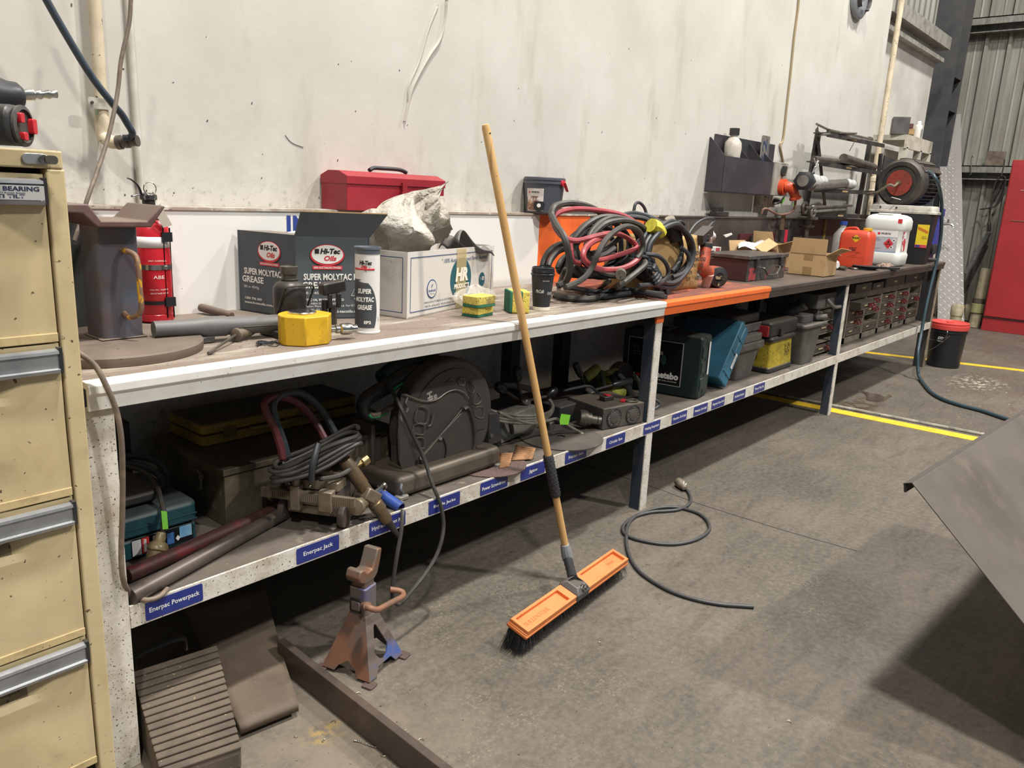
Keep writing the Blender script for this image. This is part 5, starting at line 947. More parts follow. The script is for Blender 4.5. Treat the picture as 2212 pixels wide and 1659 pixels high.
b=MB(); b.rbox(5.535-.25,5.535-.03,.62,.748,1.38,1.60,.008); b.build('enclosure',swm,sw,bevel=.003)
b=MB(); b.turn((5.41,.62,1.545),(0,-1,0),[(.036,0),(.036,.006),(.03,.008)],24); b.obox((5.41,.606,1.545),(.018,.022,.062),(0,rad(15),0)); b.build('rotary_knob',black,sw)
text('OFF ON',(5.41,.6190,1.59),X_,Z_,.06,.01,black_print,sw)
orj=mat('orange_industrial_plug','cf4f2c',.4,col2='8f3a24',scale=14,thr=(.5,.7))
b=MB(); b.turn((5.41,.622,1.440),(0,-1,0),[(.052,0),(.054,.01),(.054,.035),(.046,.037)],24); b.build('socket',orj,sw)
p0=Vector((5.41,.585,1.440)); b=MB(); b.tube([p0,p0+Vector((.004,-.022,.0)),p0+Vector((.022,-.045,-.02)),p0+Vector((.045,-.058,-.07))],.036,18,taper=lambda t:1.05-.2*t); b.turn(p0+Vector((.043,-.057,-.06)),(.35,-.2,-1),[(.036,0),(.041,.006),(.041,.018),(.028,.02)],18); b.build('angled_plug',orj,sw)
cable([p0+Vector((.05,-.06,-.08))]+[(5.503,0.540,1.333),(5.503,0.540,1.308),(5.496,0.550,1.282),(5.429,0.560,1.262),(5.385,0.600,1.256),(5.317,0.620,1.273),(5.267,0.640,1.290),(5.243,0.655,1.283),(5.240,0.660,1.255)],.0085,mat('brown_flex','7c5f50',.5),'brown cable looping from the orange plug to the bench splashback')
for i,q in enumerate((((5.620,0.591,1.342)),((5.600,0.671,1.348)))):
    b=MB(); q=Vector(q); b.obox(q,(.02,.004,.06),(0,rad(10+40*i),0)); b.build('test_tag',mat('green_tag','7fd04a',.5),label=('right','left')[i]+' green test tag on the cords under the orange plug',cat='tag',smooth=False)
ou=thing('power_outlet','double grimy outlet box with a black plug below the wall holder','outlet',(5.45,.73,1.3)); om=mat('grimy_outlet','bdb5a3',.5,col2='83796a',scale=20,thr=(.5,.7))
for x in (5.31,5.44): b=MB(); b.rbox(x,x+.12,.705,.748,1.30,1.42,.006,'y'); b.build('outlet_box',om,ou,bevel=.004)
b=MB()
for x in (5.36,5.38,5.37): b.obox((x,.704,1.37 if x!=5.37 else 1.35),(.004,.003,.012),(0,rad(20),0))
b.build('slot',gap,ou); b=MB(); b.turn((5.52,.70,1.345),(.3,-1,0),[(.025,0),(.025,.02),(.012,.05)],14); b.tube([(5.53,.65,1.345)]+[(5.332,0.620,1.326),(5.360,0.600,1.333),(5.416,0.600,1.359),(5.511,0.620,1.392)],.006,8); b.build('plug',black,ou)
b=MB(); b.tube([(p[0],.742,p[2]) for p in [(5.611,0.742,2.760),(5.627,0.742,2.619),(5.622,0.742,2.442),(5.636,0.742,2.205),(5.641,0.742,1.992),(5.645,0.742,1.775),(5.602,0.742,1.731)]]+[(p[0],.742,p[2]) for p in [(5.656,0.742,1.665),(5.697,0.742,1.613)]],.0075,8); b.build('wall_cable',mat('tan_cable','9c8a6a',.6),label='tan cable clipped down the wall to the isolator box',cat='cable')
b=MB(); b.box(4.60,4.76,.665,.72,1.2335,1.262); b.box(4.60,4.70,.675,.71,1.262,1.288); b.build('black_block',black,label='small black block sitting on the ledge under the wall holder',cat='block',bevel=.003)
# round sticker/weight on the wall
wd=thing('weight_disc','round grey and black disc hanging high on the wall','disc',(6.75,.74,2.9)); wc=Vector((6.747,0.735,2.912)); b=MB(); b.turn(wc,(0,-1,0),[(.05,-.01),(.05,.03),(.08,.034),(.142,.03),(.155,.02),(.155,-.01)],40); b.build('plate',mat('disc_grey','82858a',.4),wd)
b=MB(); 
for a in (200,340): b.tube([wc+Vector((.12*math.cos(rad(a+t)),-.034,.12*math.sin(rad(a+t)))) for t in (-25,-12,0,12,25)],.028,8,flat=.25)
b.build('grip_insert',black,wd); text('10',wc+Vector((0,-.036,-.105)),X_,Z_,.05,.035,black_print,wd)

# ================================================================== ROD RACK on the wall side
rk=thing('rod_rack','dark steel rack with sloping uprights and four rungs carrying rods, against the wall','rack',(6.6,.64,1.235)); rkmt=mat('rack_black','2b2b2d',.55,.1,col2='45413c',scale=8,dust=.4,dustcol='6a6157')
for a,c in (((5.956,0.640,1.250),(6.020,0.640,1.852)),((7.155,0.640,1.276),(7.211,0.640,1.907))):
    b=MB(); b.beam(a,c,.075,.02,up=(0,1,0)); b.build('upright',rkmt,rk,smooth=False)
rungs=[((5.845,0.560,1.830),(7.172,0.560,1.848)),((5.785,0.560,1.630),(7.195,0.560,1.628)),((5.746,0.560,1.446),(7.226,0.560,1.466)),((5.764,0.560,1.275),(7.147,0.560,1.268))]
for a,c in rungs:
    a,c=Vector(a),Vector(c); b=MB(); b.beam(a,c,.10,.008); b.beam(a+Vector((0,-.05,-.012)),c+Vector((0,-.05,-.012)),.006,.03); r_=b.build('rung',rkmt,rk,smooth=False)
    q=a.lerp(c,.42)+Vector((0,-.0545,-.012)); panel('rung_label',q,c-a,Z_,.12,.012,mat('rung_lab','a58d66',.6),r_)
b=MB(); b.beam((5.921,0.620,1.872),(6.350,0.620,1.258),.05,.003,up=(0,1,0)); b.build('hanging_strip',steel,label='long thin steel strip hanging beside the left upright of the rack',cat='strip',smooth=False)
def rodthing(a,c,r,m,lab,name='steel_rod',cat_='rod',n=12):
    b=MB(); b.cyl(a,c,r,n=n); return b.build(name,m,label=lab,cat=cat_)
lt=mat('light_steel','9d9a94',.35,.7,col2='7c776e',scale=20)
rodthing((5.629,0.500,1.637),(6.570,0.560,1.665),.022,steel,'left thick steel bar on the second rung of the rack','steel_bar','bar')
rodthing((6.213,0.500,1.679),(7.130,0.560,1.659),.034,steel,'thick round bar at the right of the second rung','steel_bar','bar')
rodthing((5.490,0.460,1.856),(6.097,0.560,1.857),.008,lt,'light rod sticking up over the left end of the top rung')
rodthing((5.616,0.460,1.798),(6.046,0.540,1.840),.008,lt,'short bright rod poking out left on the top rung')
rodthing((5.892,0.520,1.846),(6.954,0.560,1.868),.016,steel,'long rusty rod lying along the top rung')
rodthing((6.071,0.500,1.848),(6.539,0.540,1.884),.007,lt,'thin rod lying crosswise on the top rung')
rodthing((6.248,0.500,1.833),(7.132,0.560,1.852),.014,lt,'pale rod at the right end of the top rung')
rodthing((6.396,0.500,1.805),(6.321,0.500,1.739),.003,black,'thin wire hanging below the top rung','wire','wire',6)
tb=thing('threaded_tube','white wrapped tube with a black hex nut end on the third rung','tube',(5.490,0.500,1.482)); a=Vector((5.402,0.460,1.483)); c=Vector((6.205,0.540,1.500)); d=(c-a).normalized()
b=MB(); b.turn(a-d*.03,d,[(.045,0),(.068,.012),(.068,.075),(.045,.08)],6); b.build('hex_nut',mat('nut_black','26282b',.5),tb)
b=MB(); b.turn(a-d*.034,d,[(.027,.0),(.038,.0),(.038,.004),(.027,.004)],24); b.turn(a-d*.034,d,[(.0,.001),(.026,.001)],20); b.build('inner_ring',lt,tb)
b=MB(); b.turn(a+d*.05,d,[(.055,0),(.048,.1),(.05,.2),(.035,.33),(.045,.4),(.03,.44)],16); b.build('wrapping',mat('film_white','cfcfce',.35,col2='a6a6a5',scale=30,bump=.4,bscale=40),tb)
b=MB(); rd=random.Random(4)
for k in range(7): b.tube([a+Vector((.04,-.03,.05)),a+Vector((.03+rd.random()*.06,-.05,.09+rd.random()*.03)),a+Vector((rd.random()*.12-.03,-.05,.08+rd.random()*.07))],.003,5)
b.build('wrapping_ends',mat('film_white','cfcfce',.35),tb)
rodthing((5.538,0.460,1.455),(6.491,0.540,1.507),.034,lt,'bright steel tube below the hex nut on the third rung','steel_tube','tube',16)
b=MB(); b.turn((6.420,0.530,1.505),(1,.02,-.02),[(.03,0),(.04,.05),(.033,.12),(.038,.16),(.012,.22)],12); b.build('film_wrap',mat('film_white','cfcfce',.35),label='white film wrap round the right end of the bright tube',cat='film')
for i,(a,c) in enumerate((((5.525,0.480,1.308),(6.591,0.520,1.341)),((5.689,0.480,1.285),(6.453,0.520,1.310)))):
    w_=thing('combination_spanner',('upper dark','lower bright')[i]+' spanner lying on the bottom rung of the rack','spanner',a); m_=steel if i==0 else lt; a,c=Vector(a),Vector(c)
    b=MB(); b.beam(a,c,.03,.018); b.build('shank',m_,w_,bevel=.004); b=MB(); b.tube([a+Vector((.035*math.cos(t*.785),0,.035*math.sin(t*.785))) for t in range(8)],.012,8,closed=True); b.build('ring_end',m_,w_)
b=MB(); q=Vector((5.794,0.550,1.240)); b.turn(q+Vector((0,0,.0)),(0,0,-1),[(.06,-.01),(.07,0),(.07,.012),(.03,.02),(.03,.05),(.055,.055),(.05,.07),(.02,.075),(.02,.2)],18); b.build('clamp_head',steel,label='black screw clamp head under the left foot of the rack',cat='clamp')
b=MB(); b.box(6.45,6.49,.652,.66,.93,1.22); b.build('yellow_streak',mat('yellow_streak','8f7c3e',.6),bench,smooth=False)
# ================================================================== DOWN PIPE at the wall end
dp=thing('down_pipe','cream down pipe with a coupling running down the wall past the rack','pipe',(7.68,.69,1.25))
b=MB(); b.cyl((7.66,.70,1.5),(7.70,.70,4.3),.024,n=24); b.build('pipe',creampipe,dp); b=MB(); b.cyl((7.66,.70,.05),(7.66,.70,1.5),.020,n=20); b.build('lower_pipe',creampipe,dp)
b=MB(); b.turn((7.66,.70,1.44),(0,0,1),[(.026,0),(.032,.01),(.032,.05),(.028,.055),(.028,.12),(.032,.125),(.032,.16),(.025,.165)],20); b.build('coupling',creampipe,dp)
b=MB(); b.tube([(7.66,.67,1.50),(7.75,.62,1.49),(7.80,.60,1.49)],.022,10); b.obox((7.83,.59,1.49),(.05,.04,.08)); b.build('tap',steel,dp)
# ================================================================== WHITE SHELF FRAME beyond the bench
sf=thing('white_shelf_frame','grimy white timber shelf frame standing beyond the bench','shelf',(8.1,.6,0)); wsm=mat('grimy_white_timber','c4bfb0',.6,col2='8f8674',scale=7,thr=(.45,.7))
b=MB(); b.box(7.76,8.62,.50,.80,1.93,1.975); b.box(7.76,8.62,.50,.52,1.86,1.93); b.build('top',wsm,sf,smooth=False)
for x in (7.78,8.24,8.57): b=MB(); b.box(x,x+.05,.50,.56,.3,1.87); b.build('upright',wsm,sf,smooth=False)
b=MB(); b.box(7.83,8.57,.70,.71,.3,1.86); b.build('back_panel',mat('pale_panel2','c9c6bd',.7,col2='a9a497',scale=3),sf,smooth=False)
gb=mat('grey_steel_block','5e5c5a',.5,.3,col2='4a4745',scale=10)
b=MB(); b.obox((7.84,.60,2.05),(.20,.14,.15),(0,0,rad(20))); b.build('grey_block',gb,label='grey metal block on top of the white shelf frame',cat='block',bevel=.004)
b=MB(); b.obox((8.04,.60,1.985),(.18,.12,.02),(0,0,rad(10))); b.build('packing_board',mat('dark_board','5d5147',.8),label='dark flat packing piece under the wooden block on the shelf frame',cat='board',smooth=False)
b=MB(); b.obox((8.09,.60,2.025),(.16,.11,.055),(0,0,rad(12))); b.build('wooden_block',mat('pine_block','b79a68',.7,col2='8f7448',scale=14),label='pale wooden block on top of the white shelf frame',cat='block',smooth=False,bevel=.003)
b=MB(); b.obox((8.05,.60,2.072),(.11,.09,.036),(0,0,rad(25))); b.build('red_brown_block',mat('redbrown','5b3330',.7),label='dark red block on the pale wooden block',cat='block',smooth=False)
sc2=thing('spray_can','white aerosol can standing at the right end of the white shelf frame','spray can',(8.36,.58,1.976)); b=MB(); b.turn((8.36,.58,1.976),(0,0,1),[(.032,0),(.034,.006),(.034,.12),(.028,.132),(.016,.14)],20); b.build('can',mat('can_offwhite','cdc9c2',.4),sc2); b=MB(); b.turn((8.36,.58,2.115),(0,0,1),[(.018,0),(.018,.02),(.012,.03)],14); b.build('nozzle',white_print,sc2)
panel('label_sheet',(8.36,.545,2.035),X_,Z_,.04,.08,mat('can_print','8c8c8c',.5),sc2)
# ================================================================== CHEQUER PLATE leaning
cp=thing('chequer_plate','tall strip of aluminium chequer plate leaning in the corner by the column','metal plate',(10.25,.42,0)); 
alm=mat('chequer_aluminium','aaa6a1',.42,.55,col2='aeaaa6',scale=3,thr=(.4,.7))
bl0=Vector((10.15,.215,.0)); br0=Vector((10.15,.50,.0)); tl=Vector((10.90,.812,2.45)); tr=Vector((10.90,1.022,2.44))
e1=(br0-bl0); 
def cpf(u,v): return (bl0.lerp(br0,u)).lerp(tl.lerp(tr,u),v)
nn=(e1.cross(tl-bl0)).normalized(); nn=nn if nn.x<0 else -nn
b=MB(); c4=[cpf(0,0),cpf(1,0),cpf(1,1)+Vector((0,0,.0)),cpf(0,1)+Vector((0,0,.02))]; b.hexa([v-nn*.003 for v in c4]+[v for v in c4]); b.build('sheet',alm,cp,smooth=False)
b=MB(); cols=6; rows=58
for j in range(rows):
    for i in range(cols):
        u=(i+.5)/cols; v=(j+.5)/rows; c=cpf(u,v)+nn*.0008; uu=(cpf(1,v)-cpf(0,v)).normalized(); vv=(cpf(u,1)-cpf(u,0)).normalized(); s_=1 if (i+j)%2 else -1
        d=(uu*.024+vv*.017*s_)*(1-.22*v); w_=nn.cross(d).normalized()*.0030
        b.add([c-d,c+w_*1.2+nn*.001,c+d,c-w_*1.2+nn*.001,c+nn*.0022],[(0,3,4),(3,2,4),(2,1,4),(1,0,4)])
b.build('tread_bar',mat('tread_shine','c2beb9',.4,.55),cp,smooth=False,kind='stuff')
b=MB(); b.cyl((10.84,.92,2.44),(10.95,.93,2.95),.004,n=6); b.build('hanger_wire',mat('pale_wire','c9c5ba',.5),cp)
# ================================================================== RED CABINET, PVC PIPES, HOOKS, CHUTE
rc_=thing('red_cabinet','tall red steel cabinet against the corrugated end wall','cabinet',(10.85,-.4,0)); rcm=mat('signal_red_enamel','a02a2e',.45,col2='8f2629',scale=2.5,thr=(.4,.7))
b=MB(); b.box(10.575,11.10,-.95,.132,.0,1.93); b.build('body',rcm,rc_,smooth=False,bevel=.004)
b=MB(); b.box(10.565,10.575,-.94,.122,.17,1.90); b.build('door',rcm,rc_,smooth=False,bevel=.003); b=MB(); b.box(10.562,10.575,-.95,.132,.155,.163); b.build('seam',gap,rc_,smooth=False)
b=MB(); b.box(10.56,10.576,-.10,.04,1.26,1.272); b.build('dent_mark',mat('rust_dent','6d4438',.6),rc_,bevel=.004); b=MB(); b.box(10.562,10.566,-.10,.0,1.60,1.605); b.build('scratch',mat('pale_scratch','b59a90',.6),rc_,smooth=False)
pvc=mat('aged_pvc','9c9377',.55,col2='7b7059',scale=10,thr=(.4,.7))
t=thing('pvc_pipe_length','tall grimy pvc pipe length standing on end by the red cabinet','pipe',(10.7,.22,0)); b=MB(); b.cyl((10.72,.235,.0),(10.80,.225,.70),.062,n=24); b.build('pipe',pvc,t); b=MB(); b.turn((10.73,.235,.17),(.1,0,1),[(.066,0),(.072,.006),(.072,.11),(.066,.115)],24); b.build('socket',mat('pvc_olive','8f8a60',.5),t); b=MB(); b.turn((10.735,.235,.285),(.1,0,1),[(.064,0),(.064,.06)],24); b.build('strap',mat('dark_band','4b4236',.6),t)
t=thing('pvc_stub','short capped pvc stub standing in front of the chequer plate foot','pipe',(9.4,.1,0)); b=MB(); b.turn((9.35,.175,0),(0,0,1),[(.055,0),(.055,.27),(.062,.272),(.062,.365),(.05,.385),(.02,.39)],24); b.build('stub',mat('pvc_cream','aaa184',.55,col2='857b62',scale=16),t)
b=MB(); b.tube([(11.15,.45,.02),(11.1,.44,.12),(10.95,.36,.2),(10.9,.33,.05)],.05,14); b.build('pvc_bend',pvc,label='curved pvc bend lying behind the chequer plate',cat='pipe')
b=MB(); b.beam((11.100,0.325,1.108),(10.900,0.454,0.607),.06,.02); b.build('steel_flat_bar',lt,label='long pale steel bar leaning diagonally at the end wall',cat='bar',smooth=False)
b=MB(); b.tube([(11.180,0.353,1.155),(11.180,0.362,1.243),(11.180,0.368,1.397),(11.180,0.347,1.562),(11.180,0.307,1.698),(11.180,0.282,1.753),(11.180,0.278,1.672),(11.180,0.294,1.537),(11.180,0.324,1.427),(11.180,0.408,1.395),(11.180,0.480,1.381)],.009,8); b.tube([(11.150,0.358,1.370),(11.150,0.376,1.560),(11.150,0.357,1.712),(11.150,0.315,1.777),(11.150,0.266,1.746),(11.150,0.259,1.618),(11.150,0.280,1.482),(11.150,0.327,1.415)],.008,8); b.tube([(11.120,0.310,1.776),(11.120,0.304,1.883),(11.120,0.308,1.967)],.008,6); b.build('wire_sling',mat('oily_wire','3a3230',.6),label='dark twisted wire sling hanging from the lower girt',cat='sling')
b=MB(); b.tube([(11.100,0.634,1.985),(11.100,0.648,2.006),(11.100,0.655,1.957),(11.100,0.631,1.811),(11.100,0.641,1.779)],.006,6); b.build('hook',steel,label='small steel hook hanging from the girt beside the chequer plate',cat='hook')
b=MB(); b.tube([(11.100,0.328,1.124),(11.100,0.332,1.179),(11.100,0.346,1.233)],.02,8); b.build('sling_ferrule',steel,label='steel ferrule at the foot of the wire sling',cat='ferrule')
b=MB(); b.prism([(0,0),(-.16,.0),(-.18,-.02),(-.22,-.17),(0,-.17)],(11.240,0.319,2.113),(0,1,0),(0,0,1),.01) if False else b.obox((11.22,.42,1.98),(.01,.20,.17),(rad(2),0,0)); b.build('brown_plate',mat('brown_steel','5b5046',.6,.2,col2='7b7061',scale=14),label='small brown steel plate standing on the lower girt',cat='plate',smooth=False)
b=MB(); b.tube([(11.1,.8,.0),(11.05,.78,.6),(11.1,.8,1.0)],.05,8); b.build('chain_bundle',mat('rusty_chain','4c413a',.6,col2='7b6a5a',scale=60,bump=.8,bscale=60),label='rusty chain hanging in the corner left of the chequer plate',cat='chain')
b=MB(); b.tube([(10.05,.64,1.19),(10.05,.54,1.20),(10.05,.50,1.18)],.014,8); b.cyl((10.05,.56,1.2),(10.05,.56,1.25),.01,n=8); b.build('water_tap',chrome,label='small metal water tap on a stem beside the chequer plate',cat='tap')
b=MB(); b.cyl((9.9,.62,0),(10.1,.65,1.2),.012,n=8); b.build('tap_riser',mat('pale_riser','a79f8e',.5),label='thin pale riser pipe beside the bench end',cat='pipe')
# ================================================================== BLACK BUCKET
bu=thing('black_bucket','black plastic bucket with a red lid standing on the floor at the bench end','bucket',(7.70,-.09,0))
bx,by=7.70,-.105
b=MB(); b.turn((bx,by,0),(0,0,1),[(.125,0),(.130,.004),(.143,.30),(.150,.305),(.150,.325),(.146,.327),(.146,.345),(.150,.347),(.15,.358)],40); b.build('pail',mat('bucket_black','1f1f22',.35),bu)
b=MB(); b.turn((bx,by,.355),(0,0,1),[(.155,-.02),(.157,.0),(.157,.018),(.150,.022),(.150,.028),(.154,.030),(.154,.038),(.148,.042),(.138,.042),(.134,.034),(.04,.034)],40); b.build('lid',mat('lid_red','d14a44',.4),bu)
b=MB(); b.turn((bx,by,.39),(0,0,1),[(.03,0),(.03,.006),(.02,.008)],20); b.beam((bx-.06,by,.393),(bx+.06,by,.393),.012,.006); b.build('lid_boss',mat('lid_red','d14a44',.4),bu)
b=MB(); b.tube([(bx-.150,by-.02,.335),(bx-.165,by-.02,.28),(bx-.155,by+.07,.24),(bx-.10,by+.135,.25),(bx-.03,by+.16,.31)],.0022,6); b.tube([(bx-.155,by-.05,.30)]+[(7.535,-0.118,0.250),(7.535,-0.056,0.179),(7.535,0.000,0.137)],.002,6); b.build('wire_handle',chrome,bu)
text('CO',(0,0,.262),X_,Z_,.045,.022,white_print,bu,bold=.04,shear=.3,wrap=((bx,by),.1425,rad(170))); text('industrial',(0,0,.235),X_,Z_,.05,.012,white_print,bu,wrap=((bx,by),.1415,rad(170)))

# ================================================================== LOWER SHELF
tealc=mat('dark_teal_case','1f4f58',.5,col2='1a3f46',scale=8,dust=.6,dustcol='565049')
mk=thing('teal_tool_case','dark teal tool case with a blue picture label at the left shelf end','tool case',(.80,.33,.399))
b=MB(); b.rbox(.60,.928,.205,.50,.400,.452,.02); b.build('base_shell',tealc,mk,bevel=.006); b=MB(); b.rbox(.60,.930,.203,.502,.455,.512,.022); b.build('lid_shell',tealc,mk,bevel=.010)
b=MB(); b.box(.62,.925,.2015,.203,.463,.467); b.box(.62,.925,.2015,.203,.478,.481); b.build('ridge',tealc,mk,smooth=False)
lm=panel('label_sheet',(.835,.2035,.431),X_,Z_,.155,.044,mat('label_blk','191b1f',.35),mk); panel('label_white',(.768,.2028,.430),X_,Z_,.022,.040,mat('label_wh','e3e1df',.5),lm); panel('label_red',(.790,.2028,.431),X_,Z_,.018,.040,red_print,lm)
text('makita',(.790,.2018,.431),(0,0,-1),X_,.034,.010,white_print,lm,bold=.05,shear=.2); panel('picture',(.893,.2028,.437),X_,Z_,.032,.030,mat('sky_print','5b9cc4',.4,col2='9fc3d6',scale=20),lm); panel('picture',(.853,.2028,.428),X_,Z_,.018,.030,mat('drill_print','3f6da3',.4),lm); dmk=MB(); dmk.prism([(-.006,0),(0,-.008),(.006,0),(0,.008)],(.872,.2028,.424),X_,Z_,.0006); dmk.build('warning_diamond',white_print,lm)
text('HR2470',(.811,.2018,.438),(0,0,-1),X_,.022,.006,white_print,lm)
b=MB(); b.rbox(.60,.86,.25,.50,.520,.545,.03); b.build('folded_mat',mat('dark_mat','2e2d2c',.6,dust=.4),label='dark folded mat lying on top of the teal tool case',cat='mat',bevel=.006)
cable([(0.757,0.400,0.601),(0.834,0.420,0.596),(0.915,0.440,0.566),(0.949,0.420,0.536),(0.937,0.380,0.510),(0.885,0.330,0.509),(0.823,0.300,0.522),(0.747,0.280,0.533)],.0085,cable_d,'dark cable coiled on top of the teal tool case, outer turn')
cable([(0.741,0.360,0.605),(0.817,0.380,0.592),(0.875,0.380,0.568),(0.907,0.360,0.539),(0.898,0.330,0.524),(0.859,0.300,0.520)],.0085,cable_d,'dark cable coiled on top of the teal tool case, inner turn')
cable([(0.767,0.340,0.614),(0.807,0.330,0.601),(0.845,0.300,0.579),(0.852,0.260,0.553),(0.843,0.220,0.530),(0.834,0.190,0.511),(0.827,0.180,0.491),(0.823,0.180,0.459)],.0062,cbm,'grey cable bending down over the teal case to a plug')
b=MB(); q=Vector((0.826,0.178,0.501)); b.prism([(-.006,-.028),(.008,-.030),(.007,.016),(-.007,.022)],q+Vector((0,-.006,0)),X_,Z_,.001); b.build('test_tag',mat('green_tag','7fd04a',.5),label='bright green test tag on the cable over the teal tool case',cat='tag',smooth=False)
pg=thing('mains_plug','large grimy brass-coloured plug hanging in front of the teal tool case','plug',(.83,.15,.42)); a=Vector((0.814,0.165,0.470)); c=Vector((0.770,0.140,0.380)); d=(c-a)
d.normalize(); pgm=mat('smoky_amber_plug','6e6044',.35,col2='9a8a66',scale=30,thr=(.4,.7)); b=MB(); b.turn(a,d,[(.010,0),(.013,.01),(.013,.022),(.020,.026),(.025,.034),(.025,.042),(.021,.046),(.022,.062),(.016,.076),(.011,.080)],20); b.build('shell',pgm,pg)
b=MB(); b.turn(a+d*.078,d,[(.010,0),(.012,.01),(.013,.03)],14); b.build('nose',mat('plug_grey_nose','85827c',.5),pg)
rt2=mat('scuffed_red_pipe','4f3230',.5,.2,col2='7a3234',scale=12,thr=(.52,.66),stretch=(1,3,3),col3='66584f',scale3=7,thr3=(.55,.65))
b=MB(); b.cyl((0.700,0.104,0.418),(1.236,0.220,0.418),.0185,n=16); b.build('red_pipe',rt2,label='long scuffed red pipe lying diagonally across the lower shelf',cat='pipe')
b=MB(); b.cyl((0.663,0.003,0.418),(1.147,0.166,0.418),.0190,n=18); b.build('steel_pipe',mat('brown_steel_pipe','665c55',.4,.4,col2='4b423d',scale=9,thr=(.4,.7)),label='long brown steel pipe lying in front of the red pipe on the lower shelf',cat='pipe')
# ---- steel trunk and yellow case
tr=thing('steel_chest','long olive-grey steel chest with a toggle latch on the lower shelf','chest',(1.25,.4,.399)); trm=mat('grimy_olive_steel','6d6452',.5,.25,col2='473f33',scale=9,thr=(.4,.7),col3='8a7e64',scale3=30,thr3=(.6,.7),dust=.5,dustcol='4d463f')
b=MB(); b.box(1.018,1.62,.226,.62,.400,.545); b.build('body',trm,tr,smooth=False,bevel=.002); b=MB(); b.box(1.012,1.626,.220,.626,.548,.566); b.build('lid',trm,tr,smooth=False,bevel=.002)
lt_=MB(); q=Vector((1.012,0.343,0.515)); lt_.obox(q+Vector((-.006,.0,.0)),(.012,.045,.030),(rad(-50),0,0)); lt_.obox(q+Vector((-.01,-.014,-.012)),(.008,.02,.035),(rad(12),0,0)); lt_.build('toggle_latch',steel,tr,bevel=.002)
b=MB(); b.tube([q+Vector((-.012,.0,-.02)),q+Vector((-.012,-.012,-.03)),q+Vector((-.012,-.012,.01))],.002,6); b.build('latch_wire',chrome,tr)
yc2=thing('yellow_case','flat dusty yellow plastic case lying on the steel chest','tool case',(1.35,.52,.567)); ym2=mat('dusty_yellow_case','8f7527',.55,col2='5a4d2c',scale=10,thr=(.42,.7),dust=.85,dustcol='3f3b35')
b=MB(); b.rbox(1.065,1.62,.425,.63,.567,.598,.015); b.build('base_shell',ym2,yc2,bevel=.004); b=MB(); b.rbox(1.065,1.62,.425,.63,.601,.632,.015); b.build('lid_shell',ym2,yc2,bevel=.005)
for x in (1.15,1.42): b=MB(); b.box(x-.02,x+.02,.419,.426,.585,.615); b.build('latch',mat('latch_dull','5f4e26',.6),yc2,bevel=.002)
b=MB(); b.tube([(1.22,.425,.60),(1.225,.405,.60),(1.34,.405,.60),(1.345,.425,.60)],.007,8); b.build('handle',ym2,yc2)
# dark upright cases behind
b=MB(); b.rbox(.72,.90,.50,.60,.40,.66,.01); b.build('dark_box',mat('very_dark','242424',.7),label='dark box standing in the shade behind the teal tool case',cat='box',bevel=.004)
# ---- welding tractor
wt=thing('cutting_tractor','small grimy metal gas cutting tractor with rack bar, knobs and rubber-tyred wheels on lower shelf','machine',(1.195,.085,.399),rz=math.atan2(-.869,.494)); gm_=mat('grimy_cast_alloy','8d8170',.4,.5,col2='5a5044',scale=14,thr=(.4,.68),dust=.25)
b=MB(wt); b.rbox(-.075,.075,.0,.13,.028,.108,.012,'x'); b.build('gearbox',gm_,wt,bevel=.005)
b=MB(wt); b.rbox(-.078,.082,-.008,.10,.108,.135,.006); b.rbox(-.03,.075,.03,.14,.135,.150,.006); b.build('deck',gm_,wt,bevel=.003)
b=MB(wt); b.box(-.03,.04,-.016,.0,.065,.105); b.box(-.045,.055,-.007,.0,.035,.06); b.build('front_plate',gm_,wt,bevel=.002)
for x,z in ((-.035,.05),(.06,.05),(.0,.118),(-.06,.12)): b=MB(wt); b.ball((x,-.010,z),.005,8,6); b.build('screw',chrome,wt)
for x in (-.088,.088):
    for y in (.015,.115): b=MB(wt); b.turn((x-.010,y,.034),(1,0,0),[(.018,0),(.032,.002),(.034,.006),(.034,.016),(.031,.019),(.014,.02)],28); b.build('wheel',mat('tyre_dark','3b3734',.6,col2='5d4c44',scale=20),wt)
b=MB(wt); b.box(-.135,.135,-.030,-.018,.080,.105); b.build('rack_bar',gm_,wt,smooth=False)
b=MB(wt)
for k in range(44): x=-.133+k*.006; b.box(x,x+.003,-.0325,-.030,.080,.105)
b.build('rack_tooth',gm_,wt,smooth=False,kind='stuff')
b=MB(wt); b.box(-.045,-.018,-.040,-.012,.055,.125); b.cyl((-.032,-.026,.12),(-.032,-.026,.152),.012,n=12); b.build('bar_clamp',gm_,wt,bevel=.002)
b=MB(wt); b.turn((-.032,-.026,.150),(0,0,1),[(.010,0),(.026,.002),(.027,.006),(.027,.018),(.024,.021),(.004,.021)],14,); b.build('thumb_knob',alu,wt)
b=MB(wt); b.box(.035,.075,-.040,-.010,.060,.118); b.build('bar_clamp',gm_,wt,bevel=.003)
b=MB(wt); b.cyl((.03,.10,.15),(.03,.10,.175),.032,n=20); b.build('motor_cap',black,wt); b=MB(wt); b.cyl((-.005,.0,.135),(-.005,.0,.175),.010,n=10); b.build('lead_gland',black,wt)
